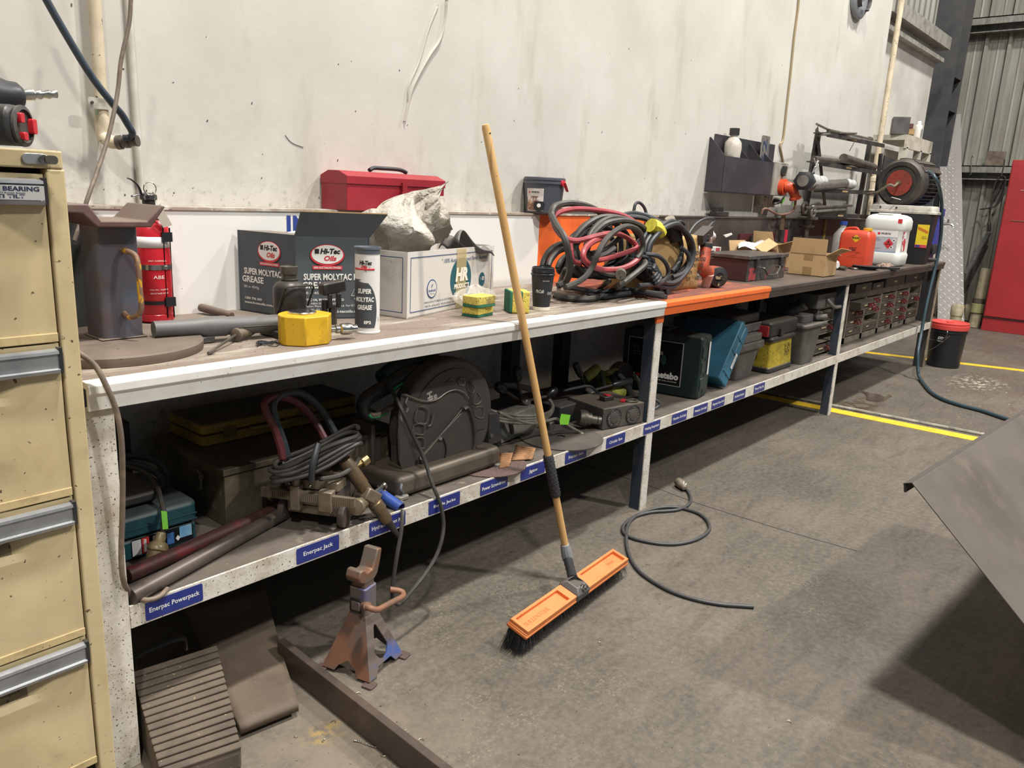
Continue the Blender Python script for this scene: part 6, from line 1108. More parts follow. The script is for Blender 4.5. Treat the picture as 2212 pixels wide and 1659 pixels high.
# torch and its holder
c=Vector((1.263,-0.020,0.464)); c2=Vector((1.330,0.020,0.452)); b=MB(); b.turn(c,c2-c,[(.006,-.003),(.022,0),(.024,.004),(.024,.014),(.020,.018),(.010,.02),(.010,.03),(.018,.032),(.018,.055)],20); b.build('torch_knob',mat('worn_knob','857b66',.4,.5,col2='6a5f4c',scale=20),wt)
tp_=[Vector(p) for p in [(1.282,0.045,0.571),(1.330,0.020,0.483),(1.383,-0.015,0.380),(1.408,-0.035,0.335)]]
tm=mat('torch_brass_brown','6b5d4d',.4,.6,col2='8a7350',scale=14)
b=MB(); L_=(tp_[-1]-tp_[0]).length; b.turn(tp_[0],tp_[-1]-tp_[0],[(.018,-.01),(.0205,0),(.0205,L_*.28),(.0185,L_*.30),(.0185,L_*.52),(.0215,L_*.53),(.0215,L_*.62),(.018,L_*.64),(.018,L_*.74),(.014,L_*.78)],20); b.build('torch_barrel',tm,wt)
d=(tp_[-1]-tp_[0]).normalized(); b=MB(); b.turn(tp_[0]+d*L_*.77,d,[(.014,0),(.012,.01),(.0105,.022),(.006,L_*.23)],18); b.build('torch_tip',mat('torch_tip_dark','3b3836',.4,.5),wt)
b=MB(); 
for k in range(12): q=tp_[0]+d*(L_*.12+k*.003)+Vector((-.019,-.006,-.002)); b.obox(q,(.006,.006,.0014),(0,rad(-35),0))
for k in range(12): q=tp_[0]+d*(L_*.55+k*.003)+Vector((-.019,-.010,-.002)); b.obox(q,(.006,.006,.0014),(0,rad(-35),0))
b.build('torch_rack',gap,wt,kind='stuff')
b=MB(); q=Vector((1.375,0.030,0.465)); b.cyl(q+Vector((-.02,-.01,.0)),q+Vector((.03,-.0,.012)),.007,n=8); b.cyl(q+Vector((.022,-.002,.010)),q+Vector((.03,0,.012)),.012,n=10); b.build('wing_screw',chrome,wt)
b=MB(); b.obox(tp_[0]+d*L_*.42,(.055,.045,.035),(0,rad(35),0)); b.build('torch_clamp',gm_,wt,bevel=.004)
q=Vector((1.313,0.050,0.555)); b=MB(); b.cyl(q,Vector((1.341,0.050,0.560)),.011,n=6); b.build('hose_union',brass,wt); b=MB(); b.turn(Vector((1.337,0.050,0.556)),(.9,0,.35),[(.014,0),(.0165,.002),(.0165,.022),(.014,.024)],16); b.build('brass_nut',mat('bright_brass','b9a878',.3,.9),wt)
# hoses over the tractor
cable([(1.131,0.120,0.593),(1.128,0.130,0.637),(1.116,0.140,0.689),(1.103,0.150,0.727),(1.105,0.160,0.750),(1.137,0.170,0.758),(1.186,0.180,0.745),(1.230,0.180,0.716),(1.268,0.170,0.665),(1.278,0.140,0.622),(1.282,0.120,0.599)],.0105,mat('dark_red_hose','5f2c2f',.45,dust=.2,dustcol='7c5350'),'dark red hose arching over the cutting tractor','hose')
cable([(1.152,0.130,0.592),(1.146,0.140,0.637),(1.134,0.150,0.689),(1.130,0.160,0.733),(1.151,0.170,0.755),(1.194,0.180,0.759),(1.239,0.180,0.747),(1.285,0.170,0.703),(1.309,0.150,0.648),(1.326,0.130,0.601)],.0105,mat('dark_blue_hose','333c42',.45,dust=.2),'dark blue-grey hose arching over the cutting tractor','hose')
rd=random.Random(8); pts=[]
for k in range(66):
    a=2*math.pi*k/12+.5; t=k/66
    pu=(690-8*t+(88-18*abs(t-.5))*math.cos(a)); pts.append((pu,a,t))
# coiled lead: tilted turns round the top of the tractor
ctr=Vector((1.209,0.080,0.599)); ux=Vector((.90,-.30,.30)).normalized(); uy=Vector((.45,.85,-.10)).normalized()
pts=[]
for k in range(70):
    a=2*math.pi*k/14; w=1+.06*math.sin(k*.7); lev=(k/70-.5)*.046
    pts.append(ctr+ux*(.125*w*math.cos(a))+uy*(.042*w*math.sin(a))+Vector((.0,.0,-lev*1.2+.006*math.sin(k*1.3))))
b=MB(); b.tube(pts,.0065,8,res=4); b.build('coiled_lead',cbm,label='grey lead coiled in flat turns on top of the cutting tractor',cat='cable')
cable([(1.180,0.030,0.657),(1.161,0.020,0.625),(1.152,0.020,0.595),(1.157,0.030,0.553)],.0085,cbd,'black lead strap crossing the coiled lead of the tractor')
cable([(1.175,0.020,0.557),(1.235,0.020,0.551),(1.292,0.030,0.559),(1.329,0.050,0.572)],.0068,cbm,'grey lead curving under the coil to the torch')
# blue tube
b=MB(); b.pipe([(1.430,0.090,0.433),(1.445,0.000,0.403)][0],[(1.430,0.090,0.433),(1.445,0.000,0.403)][1],.0175,.0155,24); b.build('blue_tube',mat('blue_tube','2f4f9a',.4,col2='33406b',scale=14),label='short bright blue plastic tube poking over the shelf lip',cat='tube')
cable([(1.422,0.080,0.456),(1.441,0.060,0.435),(1.460,0.040,0.413),(1.473,0.020,0.407)],.004,mat('brown_lead','75685c',.5),'thin brown lead lying above the blue tube')
# ---- friction saw
fs=thing('friction_saw','large dusty friction cut-off saw with round guard, green D-handle and steel base','saw',(1.73,.2,.399)); sm_=mat('saw_guard_grey','46423e',.5,.15,col2='57504a',scale=7,thr=(.45,.75),dust=.5,dustcol='6a6157'); sbm=mat('saw_base_steel','655d53',.45,.35,col2='544c43',scale=6,thr=(.4,.7),dust=.4)
b=MB(); b.rbox(1.485,1.955,.055,.33,.402,.470,.025); b.build('base',sbm,fs,bevel=.018,seg=3)
for x in (1.50,1.94): b=MB(); b.rbox(x-.02,x+.02,.045,.075,.3985,.412,.008); b.build('foot',mat('foot_grey','7c7870',.6),fs,bevel=.003)
def polyplate(name,pts,th,m,parent,bev=.004,mat_y=None):
    p=[Vector(q) for q in pts]; y0=p[0].y; b=MB(); b.prism([(q.x,q.z) for q in p],(0,y0,0),X_,Z_,-th); return b.build(name,m,parent,bevel=bev,smooth=True,ang=30)
cx0,cz0=1.752,.585
b=MB(); b.prism([(.208*math.cos(rad(a)),.208*math.sin(rad(a))) for a in range(-38,205,6)]+[(-.17,-.14),(-.14,-.19),(0,-.17)],(cx0,.115,cz0),X_,Z_,-.065); b.build('wheel_guard',sm_,fs,bevel=.012,seg=3,ang=30)
b=MB(); b.prism([(.175*math.cos(rad(a)),.175*math.sin(rad(a))) for a in range(-20,200,6)],(cx0+.004,.1145,cz0),X_,Z_,.003); b.build('guard_face',mat('guard_face','3f3d3b',.55,dust=.2),fs,bevel=.003)
polyplate('side_cover',[(1.538,0.108,0.715),(1.580,0.108,0.696),(1.622,0.108,0.677),(1.662,0.108,0.670),(1.698,0.108,0.676),(1.735,0.108,0.688),(1.777,0.108,0.688),(1.812,0.108,0.673),(1.836,0.108,0.640),(1.847,0.108,0.600),(1.837,0.108,0.521),(1.813,0.108,0.452),(1.738,0.108,0.430),(1.665,0.108,0.435),(1.614,0.108,0.456),(1.565,0.108,0.448),(1.542,0.108,0.469),(1.530,0.108,0.510),(1.525,0.108,0.586),(1.528,0.108,0.658)],.006,sm_,fs,.002)
arc=[(1.815,0.100,0.623),(1.839,0.100,0.587),(1.855,0.100,0.535),(1.864,0.100,0.484),(1.891,0.100,0.453),(1.870,0.100,0.416),(1.825,0.100,0.401),(1.768,0.100,0.405),(1.710,0.100,0.419),(1.657,0.100,0.443),(1.616,0.100,0.477),(1.612,0.100,0.496),(1.705,0.100,0.556)]
polyplate('lower_guard',arc,.010,sm_,fs,.003)
b=MB(); b.tube([(1.796,0.098,0.621),(1.813,0.098,0.624),(1.831,0.098,0.605),(1.852,0.098,0.544),(1.855,0.098,0.487),(1.839,0.098,0.449),(1.814,0.098,0.414)],.010,8,flat=.6); b.build('guard_rib',sm_,fs)
b=MB(); b.tube([(1.796,0.099,0.624),(1.734,0.099,0.579),(1.673,0.099,0.534),(1.614,0.098,0.493)],.0018,6); b.tube([(1.539,0.101,0.716),(1.592,0.101,0.690),(1.641,0.101,0.674),(1.681,0.100,0.675),(1.721,0.101,0.689),(1.763,0.101,0.692),(1.804,0.101,0.675),(1.825,0.101,0.650)],.0022,6); b.build('bright_edge',mat('worn_edge','8a8178',.35,.6),fs)
b=MB(); b.tube([(1.706,0.099,0.542),(1.719,0.099,0.516),(1.722,0.099,0.492),(1.717,0.099,0.469),(1.709,0.099,0.450)],.0045,6,flat=.3); b.build('slot',gap,fs)
for q0,q1 in (((1.699,0.100,0.540),(1.691,0.092,0.544)),((1.618,0.100,0.492),(1.608,0.090,0.497))): b=MB(); b.cyl(q0,q1,.006,n=8); b.build('slot_pin',chrome,fs)
def loopline(px,m=sm_): b=MB(); b.tube(px,.0026,6,closed=True,res=3); b.build('embossed_window',m,fs)
em=mat('emboss_edge','55504a',.5,dust=.4)
for q in ([(1.732,0.111,0.722),(1.750,0.111,0.728),(1.761,0.111,0.714),(1.728,0.111,0.717)],[(1.782,0.110,0.724),(1.811,0.111,0.718),(1.809,0.111,0.698),(1.787,0.111,0.704)],[(1.833,0.111,0.704),(1.863,0.111,0.683),(1.851,0.111,0.663),(1.825,0.111,0.686)],[(1.873,0.111,0.662),(1.897,0.111,0.636),(1.884,0.110,0.622),(1.859,0.111,0.626),(1.865,0.111,0.651)],[(1.867,0.110,0.609),(1.906,0.111,0.605),(1.906,0.111,0.567),(1.866,0.111,0.584)],[(1.603,0.101,0.661),(1.641,0.101,0.647),(1.634,0.101,0.603),(1.589,0.102,0.619)],[(1.587,0.102,0.607),(1.624,0.101,0.603),(1.625,0.101,0.569),(1.582,0.101,0.584)],[(1.588,0.101,0.562),(1.625,0.102,0.557),(1.628,0.101,0.523),(1.596,0.102,0.539)]): loopline(q,em)
b=MB(); b.tube([(1.665,0.101,0.629),(1.662,0.101,0.612),(1.654,0.101,0.594),(1.642,0.101,0.593)],.0035,6); b.build('embossed_rib',em,fs)
text('HI',(1.658,0.111,0.685),(.25,0,-1),(1,0,.25),.03,.022,mat('guard_print','b0aaa0',.5),fs,bold=.05); text('SF',(1.682,0.111,0.678),(.25,0,-1),(1,0,.25),.02,.014,mat('guard_print','b0aaa0',.5),fs,bold=.05)
pwm=mat('white_dab','a9adb3',.5)
for q in ([(1.555,0.101,0.702),(1.549,0.102,0.685),(1.557,0.101,0.669),(1.552,0.101,0.655)],[(1.526,0.097,0.649),(1.528,0.097,0.634),(1.534,0.097,0.627)],[(1.495,0.054,0.452),(1.491,0.054,0.433),(1.502,0.054,0.418),(1.497,0.054,0.411)]): b=MB(); b.tube(q,.0055,6,flat=.2,taper=lambda t:1.1-.6*abs(t-.4)); b.build('paint_dab',pwm,fs)
grn=mat('saw_green','1f6b48',.4,dust=.3); dkh=mat('saw_handle_black','262728',.4,dust=.45,dustcol='5c554d')
b=MB(); b.tube([(1.691,0.200,0.748),(1.623,0.200,0.740),(1.556,0.200,0.715),(1.493,0.190,0.702),(1.455,0.180,0.691),(1.448,0.180,0.672),(1.462,0.180,0.650),(1.487,0.180,0.638)],.028,14,taper=lambda t:1-.35*t); b.build('handle',dkh,fs)
b=MB(); b.tube([(1.461,0.170,0.654),(1.471,0.160,0.647),(1.504,0.165,0.646),(1.550,0.170,0.656),(1.597,0.180,0.657)],.0085,10); b.build('handle_strip',mat('handle_tan','6c5d4e',.6),fs); b=MB(); b.tube([(1.457,0.165,0.653),(1.465,0.160,0.644),(1.487,0.160,0.641),(1.518,0.165,0.643),(1.529,0.165,0.646)],.006,8); b.build('green_trim',mat('bright_green','35a06a',.4),fs)
b=MB(); b.tube([(1.792,0.230,0.744),(1.718,0.240,0.760),(1.638,0.240,0.756),(1.563,0.230,0.734)],.040,14,taper=lambda t:1-.3*t); b.build('motor_housing',mat('saw_dark_green','163d33',.45,dust=.5,dustcol='45433e'),fs); b=MB(); b.tube([(1.656,0.185,0.733),(1.624,0.180,0.728),(1.586,0.175,0.720),(1.555,0.170,0.711)],.006,8,flat=.6); b.build('green_flash',mat('bright_green','35a06a',.4),fs)
b=MB(); b.rbox(1.49,1.56,.22,.30,.47,.56,.01); b.box(1.50,1.515,.20,.30,.47,.60); b.build('vice_bracket',sbm,fs,bevel=.004); b=MB(); b.box(1.54,1.60,.11,.17,.47,.479); b.box(1.55,1.558,.11,.17,.479,.535); b.cyl((1.58,.135,.479),(1.58,.135,.488),.012,n=12); b.build('work_stop',sbm,fs,bevel=.002)
b=MB(); b.prism([(0,0),(.05,-.01),(.07,-.115),(.0,-.12)],(1.942,0.110,0.577),X_,Z_,-.03); b.build('rear_bracket',darksteel,fs,bevel=.003); b=MB(); b.cyl((cx0+.2,.115,cz0-.09),(cx0+.2,.105,cz0-.09),.008,n=8); b.build('bolt',steel,fs)
b=MB(); b.tube([(1.541,0.180,0.732),(1.533,0.140,0.709),(1.523,0.090,0.670),(1.547,0.070,0.597),(1.558,0.050,0.556),(1.570,0.030,0.502),(1.572,0.000,0.442),(1.585,-0.015,0.395),(1.593,-0.022,0.357),(1.593,-0.030,0.313),(1.575,-0.040,0.269),(1.546,-0.045,0.226),(1.500,-0.050,0.190),(1.449,-0.055,0.162),(1.411,-0.055,0.139),(1.393,-0.052,0.132),(1.378,-0.050,0.149),(1.372,-0.050,0.185),(1.379,-0.048,0.233),(1.394,-0.044,0.292),(1.414,-0.036,0.348),(1.431,-0.022,0.389),(1.441,-0.012,0.402)],.0062,8); b.build('power_lead',cbm,label='grey power lead draped over the friction saw, looping down to the axle stand',cat='cable')
# ---- card scraps and flat disc
crd=mat('corrugated_card','8a6443',.85,col2='a97d55',scale=8,thr=(.45,.65),col3='5a4533',scale3=12,thr3=(.6,.7))
for i,q in enumerate(([(1.918,0.036,0.402),(1.958,0.025,0.402),(1.991,0.038,0.430),(1.975,0.084,0.430)],[(2.007,0.057,0.404),(2.074,0.017,0.404),(2.101,0.026,0.425),(2.101,0.117,0.425)])):
    b=MB(); v=[Vector(p) for p in q]; b.surf(lambda u,w_:(v[0].lerp(v[1],u)).lerp(v[3].lerp(v[2],u),w_)+Vector((0,0,.002*math.sin(w_*40)+.010*u*w_)),6,20); b.build('card_scrap',crd,label=('left','right')[i]+' torn folded scrap of brown card beside the saw base',cat='card',solid=.003)
b=MB(); b.turn((1.93,.10,.3985),(0,0,1),[(.012,0),(.135,0),(.1355,.003),(.012,.0032)],48,cap=False); b.build('rusty_disc',mat('rusty_grit_disc','5f4b45',.8,spk='3c302c',sscale=250,sthr=(.55,.6)),label='reddish-brown flat abrasive disc half under the saw base',cat='disc')
b=MB(); b.turn((2.37,.115,.3985),(0,0,1),[(.016,0),(.165,.0),(.1655,.004),(.016,.0045)],56,cap=False); b.build('cutting_disc',mat('smooth_dark_disc','4b4642',.55,col2='5b544d',scale=6),label='large dark cutting disc lying flat beneath the pale power plug',cat='disc')
# ---- magnetic drills
mgm=mat('mag_drill_body','8f8f86',.45,.3,col2='6c675d',scale=10,spk='3a3631',sscale=150,sthr=(.64,.68))
md=thing('magnetic_drill','grey magnetic base drill lying down with three black lever knobs under a coiled lead','drill',(2.25,.25,.399))
b=MB(); b.obox((2.235,.26,.452),(.27,.07,.100),(0,0,rad(8))); b.build('body',mgm,md,bevel=.004); b=MB(); b.obox((2.09,.25,.455),(.022,.11,.125),(0,rad(-6),rad(8))); b.build('end_plate',darksteel,md,bevel=.003)
b=MB(); b.obox((2.25,.36,.45),(.34,.12,.10),(0,0,rad(5))); b.build('motor_side',darksteel,md,bevel=.01)
b=MB(); b.tube([(2.119,0.222,0.510),(2.126,0.200,0.507),(2.148,0.190,0.482),(2.173,0.200,0.438)],.0085,8); b.build('lead_stub',cbm,md); b=MB(); b.obox((2.411,0.210,0.412),(.03,.04,.05)); b.build('shoe',steel,md,bevel=.006)
hub=Vector((2.343,0.300,0.509)); b=MB(); b.cyl(hub+Vector((0,.02,-.03)),hub+Vector((0,-.02,.012)),.025,n=14); b.build('hub',mat('brown_hub','4c423a',.5,.3),md); text('B',hub+Vector((.0,-.026,.008)),X_,Z_,.012,.012,white_print,md)
for pa,pb in (((2.241,0.300,0.569),(2.179,0.300,0.607)),((2.338,0.320,0.588),(2.338,0.330,0.633)),((2.449,0.260,0.522),(2.508,0.260,0.544))):
    a,c=Vector(pa),Vector(pb); b=MB(); b.cyl(hub,a,.007,n=8); l=b.build('lever',mat('brown_hub','4c423a',.5,.3),md); dd=(c-a).normalized(); b=MB(); b.turn(a,dd,[(.010,0),(.018,.012),(.021,.035),(.019,.055),(.010,.066)],14); b.build('knob',mat('ball_black','222223',.3),l)
pts=[]
for k in range(58):
    a=2*math.pi*k/14; w=1+.07*math.sin(k*.9); pts.append((2.27+.20*w*math.cos(a)*(1+.02*math.sin(k)),.28+.14*w*math.sin(a),.520+.022*math.sin(a*.5+k*.2)+.020*math.sin(a)+k*.0002))
b=MB(); b.tube(pts,.0058,8,res=4); b.build('coiled_lead',mat('pale_grey_lead','7b776d',.5,col2='5e594f',scale=20),label='pale grey lead coiled on the magnetic drill',cat='cable')
cable([(2.017,0.140,0.562),(2.084,0.120,0.528),(2.193,0.120,0.489),(2.290,0.120,0.483),(2.343,0.120,0.478),(2.398,0.110,0.445),(2.468,0.090,0.404)],.0058,mat('pale_grey_lead','7b776d',.5),'pale lead running from the coil past the green tag to the plug')
b=MB(); q=Vector((2.370,0.100,0.474)); b.prism([(-.037,.004),(-.029,.030),(.031,.014),(.022,-.024),(-.033,-.012)],q,X_,Z_,.001); tg2=b.build('test_tag',mat('green_tag2','86d83a',.5),label='bright green hand-written test tag on the pale lead',cat='tag',smooth=False)
p3=thing('moulded_plug','pale moulded plug at the end of the pale lead, lying on the dark disc','plug',(2.391,0.013,0.410)); a=Vector((2.468,0.090,0.400)); c=Vector((2.502,0.050,0.368)); d=(c-a).normalized(); b=MB(); b.turn(a,d,[(.007,-.01),(.009,0),(.009,.018),(.016,.024),(.019,.04),(.021,.05),(.021,.056),(.010,.058)],16); b.build('body',mat('plug_putty','938d7c',.45),p3)
b=MB(); 
for s_ in (-.006,.006): b.obox(a+d*.066+Vector((0,s_,0)),(.016,.002,.005))
b.build('pin',brass,p3)
md2=thing('magnetic_drill','black magnetic base drill with two black levers behind the twin filter unit','drill',(2.7,.35,.399))
b=MB(); b.rbox(2.50,2.78,.22,.42,.400,.475,.01); b.build('body',darksteel,md2,bevel=.005); hub=Vector((2.794,0.300,0.475)); b=MB(); b.cyl(hub+Vector((0,.02,-.05)),hub+Vector((0,-.02,.01)),.03,n=14); b.build('hub',darksteel,md2); text('E',hub+Vector((.0,-.03,0)),X_,Z_,.014,.014,white_print,md2)
for pa,pb in (((2.744,0.300,0.550),(2.720,0.320,0.608)),((2.930,0.260,0.494),(3.069,0.250,0.496))):
    a,c=Vector(pa),Vector(pb); b=MB(); b.cyl(hub,a,.006,n=8); l=b.build('lever',darksteel,md2); dd=(c-a).normalized(); L_=(c-a).length; b=MB(); b.turn(a,dd,[(.008,0),(.014,.01),(.016,L_*.7),(.015,L_),(.007,L_+.008)],14); b.build('grip',mat('ball_black','222223',.3),l)
q=Vector((2.502,0.130,0.452)); b=MB(); b.turn(q,(.75,-.6,-.15),[(.030,0),(.034,.01),(.034,.03),(.026,.032),(.026,.05),(.018,.052),(.018,.075),(.014,.078)],22); b.build('arbor',steel,md2); q2=q+Vector((.75,-.6,-.15)).normalized()*.078; b=MB(); b.pipe(q2,q2+Vector((.75,-.6,-.15)).normalized()*.014,.018,.011,20); b.build('arbor_collar',steel,md2)
cable([(2.584,0.280,0.518),(2.655,0.260,0.525),(2.729,0.240,0.523),(2.793,0.220,0.475),(2.875,0.200,0.455),(2.898,0.120,0.472),(2.917,0.050,0.479),(2.949,0.020,0.455),(2.919,0.030,0.433),(2.846,0.060,0.431)],.0062,cbd,'black lead looping round the bench post above the shelf lip')
# ---- twin filter unit
fu=thing('filter_unit','dark metal unit with two round perforated filters and a red strap on the shelf edge','filter unit',(2.66,.1,.399)); fum=mat('filter_grey','4b4745',.5,.2,col2='5b544e',scale=12,dust=.4)
F0=Vector((2.575,.062,.400)); fu_u=Vector((.25,-.055,0)).normalized(); fw_=.235
dpt=Vector((.055,.25,0)).normalized()
def fp(a,d_,z): return F0+fu_u*a+dpt*d_+Vector((0,0,z))
b=MB(); b.hexa([fp(0,0,0),fp(fw_,0,0),fp(fw_,.22,0),fp(0,.22,0),fp(0,0,.088),fp(fw_,0,.088),fp(fw_,.22,.088),fp(0,.22,.088)]); b.build('housing',fum,fu,smooth=False,bevel=.003)
for a in (.062,.170):
    c=fp(a,-.001,.044); n_=-dpt; b=MB(); b.turn(c,n_,[(.041,0),(.041,.003),(.037,.004),(.037,.001)],28); b.build('filter_rim',black,fu); b=MB(); b.turn(c,n_,[(.036,.001),(.036,.0025),(.024,.0026),(.024,.001)],28); rr_=b.build('perforated_ring',mat('perforated','2a2827',.8,spk='8a837a',sscale=300,sthr=(.55,.6)),fu); b=MB(); b.turn(c,n_,[(.0235,.001),(.0235,.004),(.02,.005)],28); b.build('filter_cap',fum,fu)
b=MB(); b.obox(fp(.11,.10,.098),(.055,.035,.02),(0,0,rad(-12))); b.build('switch_block',black,fu,bevel=.004); b=MB(); b.obox(fp(.115,.10,.110),(.03,.02,.005),(0,rad(10),rad(-12))); b.build('red_switch',red_print,fu)
b=MB(); b.obox(fp(.16,.05,.093),(.03,.02,.004),(0,rad(-8),rad(15))); b.build('red_strap',red_print,fu); b=MB(); b.tube([fp(.165,.04,.095),fp(.175,.018,.094),fp(.20,.012,.093),fp(.215,.025,.093),fp(.21,.045,.094)],.004,8,closed=True); b.build('ring',steel,fu)
# ---- circular saw
cs_=thing('circular_saw','lime green and black circular saw standing behind the twin filter unit','circular saw',(3.0,.38,.399)); lime=mat('dusty_lime','8e9430',.5,col2='6f7430',scale=12,dust=.3)
b=MB(); b.prism([(.095*math.cos(rad(a)),.095*math.sin(rad(a))) for a in range(-30,215,9)]+[(-.06,-.07),(.05,-.07)],(3.190,0.360,0.450),X_,Z_,-.05); b.build('blade_guard',mat('guard_black','2f2c2a',.5,dust=.5),cs_,bevel=.008)
b=MB(); b.tube([(2.823,0.340,0.525),(2.853,0.330,0.543),(2.905,0.330,0.562)],.024,12); b.tube([(2.899,0.330,0.554),(2.941,0.330,0.516),(2.962,0.330,0.469)],.018,10); b.tube([(2.965,0.330,0.527),(3.037,0.340,0.526),(3.076,0.340,0.527)],.014,8); b.tube([(2.973,0.320,0.497),(3.008,0.320,0.470),(3.038,0.320,0.443)],.016,8); b.build('handle',lime,cs_)
b=MB(); b.tube([(2.949,0.300,0.461),(2.993,0.290,0.443),(3.052,0.290,0.438)],.034,14); b.build('motor',lime,cs_)
b=MB(); b.tube([(2.906,0.310,0.557),(2.904,0.300,0.516),(2.932,0.300,0.473)],.012,8); b.tube([(2.984,0.280,0.540),(3.033,0.270,0.498),(3.093,0.270,0.437),(3.148,0.280,0.387)],.020,10,taper=lambda t:.7+.5*t); b.build('black_frame',black,cs_); b=MB(); b.tube([(3.180,0.300,0.497),(3.217,0.300,0.469),(3.246,0.300,0.423)],.012,8,flat=.5); b.build('steel_guide',lt,cs_)
b=MB(); b.box(3.02,3.22,.20,.42,.400,.406); b.build('sole_plate',steel,cs_,smooth=False)
# ---- dark green case
gcase=thing('green_case','dark green tool case standing upright with a white-framed black label','tool case',(3.372,.233,.399),rz=math.atan2(-.987,.158)); gcm2=mat('dark_green_plastic','1e332f',.45,col2='1a2a28',scale=8,dust=.5,dustcol='4f4b42')
# local x along the big face (towards the viewer), y into the case
O=gcase; gx0,gx1=-.215,.185
b=MB(O); b.rbox(gx0,gx1,-.062,-.006,0,.302,.018,'y'); b.build('near_shell',gcm2,gcase,bevel=.008); b=MB(O); b.rbox(gx0,gx1,.0,.078,0,.302,.018,'y'); b.build('far_shell',gcm2,gcase,bevel=.008); b=MB(O); b.box(gx0+.006,gx1-.003,-.006,.0,.004,.298); b.build('seam',gap,gcase)
for z in (.045,.125,.20): b=MB(O); b.rbox(gx1-.002,gx1+.005,-.055,-.006,z,z+.058,.006,'x'); b.build('rib_panel',gcm2,gcase,bevel=.002)
M_=chain(gcase)
def gl(x,y,z): return M_@Vector((x,y,z))
ux_=(gl(1,0,0)-gl(0,0,0)); uy_=(gl(0,1,0)-gl(0,0,0))
lf=panel('label_frame',gl(-.045,-.0628,.155),ux_,Z_,.28,.215,mat('frame_white','b4b0a8',.5),gcase); lk_=panel('label_sheet',gl(-.045,-.0636,.155),ux_,Z_,.272,.207,mat('label_black','111215',.25),lf)
text('metabo',gl(.02,-.0646,.095),ux_,Z_,.125,.034,white_print,lk_,bold=.05); text('POWER TOOL SOLUTIONS',gl(.02,-.0646,.068),ux_,Z_,.11,.006,white_print,lk_); text('SBE 751\n710 W\n0-1000 /min\n0-3000 /min',gl(-.145,-.0646,.20),ux_,Z_,.05,.05,mat('dim_print','6d6d70',.5),lk_)
for x in (-.15,-.125,-.10): panel('label_red_square',gl(x,-.0646,.078),ux_,Z_,.018,.018,red_print if x>-.14 else white_print,lk_)
oval('drill_picture',gl(.0,-.0646,.17),ux_,Z_,.03,.05,mat('drill_pic','3c5a52',.4),lk_); panel('drill_picture',gl(-.02,-.0646,.20),ux_,Z_,.03,.018,mat('drill_pic2','b9b4b2',.4,col2='b02a30',scale=40,thr=(.5,.52)),lk_)
sl=panel('spec_label',gl(gx1+.0046,.040,.19),uy_,Z_,.022,.16,mat('label_wh','e3e1df',.5,col2='55555a',scale=70,thr=(.55,.6)),gcase)
b=MB(O); b.rbox(-.10,.0,-.035,.03,.302,.318,.01); b.build('handle',gcm2,gcase,bevel=.004)
# ---- leaning blue case
def leanbox(name,lab,cat_,pts,depth,m,bev=.01,parts=None):
    """front outline standing in the plane y=const, given depth backwards"""
    p=[Vector(q) for q in pts]; t=thing(name,lab,cat_,(sum(q.x for q in p)/len(p),p[0].y+depth/2,.399)); return t,p
bcz,p=leanbox('blue_case','teal blue tool case leaning over to the right beside the dark green case','tool case',[(3.540,0.090,0.401),(3.626,0.090,0.394),(3.908,0.090,0.700),(3.697,0.090,0.763)],.30,None); bcm=mat('teal_blue_plastic','2d6a82',.45,col2='275a70',scale=8,dust=.3,dustcol='4f5554')
x0=3.585; ang_=rad(37); ud=Vector((math.sin(ang_),0,math.cos(ang_))); un=Vector((math.cos(ang_),0,-math.sin(ang_)))
def bq(a,h): return Vector((x0,.055,.402))+un*0+ud*h+un*a
for a0,a1,nm in ((0.0,.052,'near_shell'),(.055,.105,'far_shell')):
    b=MB(); lift=.064; b.prism([((bq(a,h)).x,(bq(a,h)).z+lift) for a,h in ((a0,0.0),(a1,0.0),(a1,.33),(a1-.012,.345),(a0+.012,.345),(a0,.33))],(0,.37,0),X_,Z_,.315); b.build(nm,bcm,bcz,bevel=.008)
for h in (.05,.17,.25): 
    b=MB(); q0=bq(.0,h); b.prism([((bq(a,hh)).x,(bq(a,hh)).z+.064) for a,hh in ((.004,h),(.10,h),(.10,h+.012),(.004,h+.012))],(0,.062,0),X_,Z_,.010); b.build('strap_ridge',bcm,bcz,bevel=.002)
q=bq(.07,.14)+Vector((0,-.003,.064)); panel('label_sheet',q,ud,(-un.x,0,-un.z),.085,.02,mat('label_wh','e3e1df',.5),bcz); text('HAMMER DRILL',q+Vector((0,-.0015,.0)),ud,(-un.x,0,-un.z),.07,.008,black_print,bcz)
# ---- grey tub + lids
gt_=thing('grey_tub','dusty grey plastic storage tub with an overhanging lid on the lower shelf','storage tub',(3.98,.25,.399)); gtm=mat('dusty_grey_plastic','5d5a56',.6,col2='4b4844',scale=10,dust=.5,dustcol='6a6157',spk='3a3734',sscale=120)
b=MB(); b.loft([rr(3.88,4.08,.105,.42,.4,.02),rr(3.83,4.11,.085,.44,.56,.02)]); b.build('tub',gtm,gt_); b=MB(); b.rbox(3.80,4.14,.07,.46,.56,.600,.02); b.rbox(3.81,4.12,.08,.45,.60,.64,.02); b.build('lid',gtm,gt_,bevel=.005)
b=MB(); b.box(4.11,4.118,.095,.11,.52,.56); b.build('wire_clip',steel,gt_)
b=MB(); b.rbox(3.86,4.22,.12,.5,.642,.69,.02); b.rbox(3.88,4.2,.14,.48,.69,.74,.03); b.build('grey_lid_case',gtm,label='dusty grey plastic case stacked on the grey storage tub',cat='case',bevel=.006)
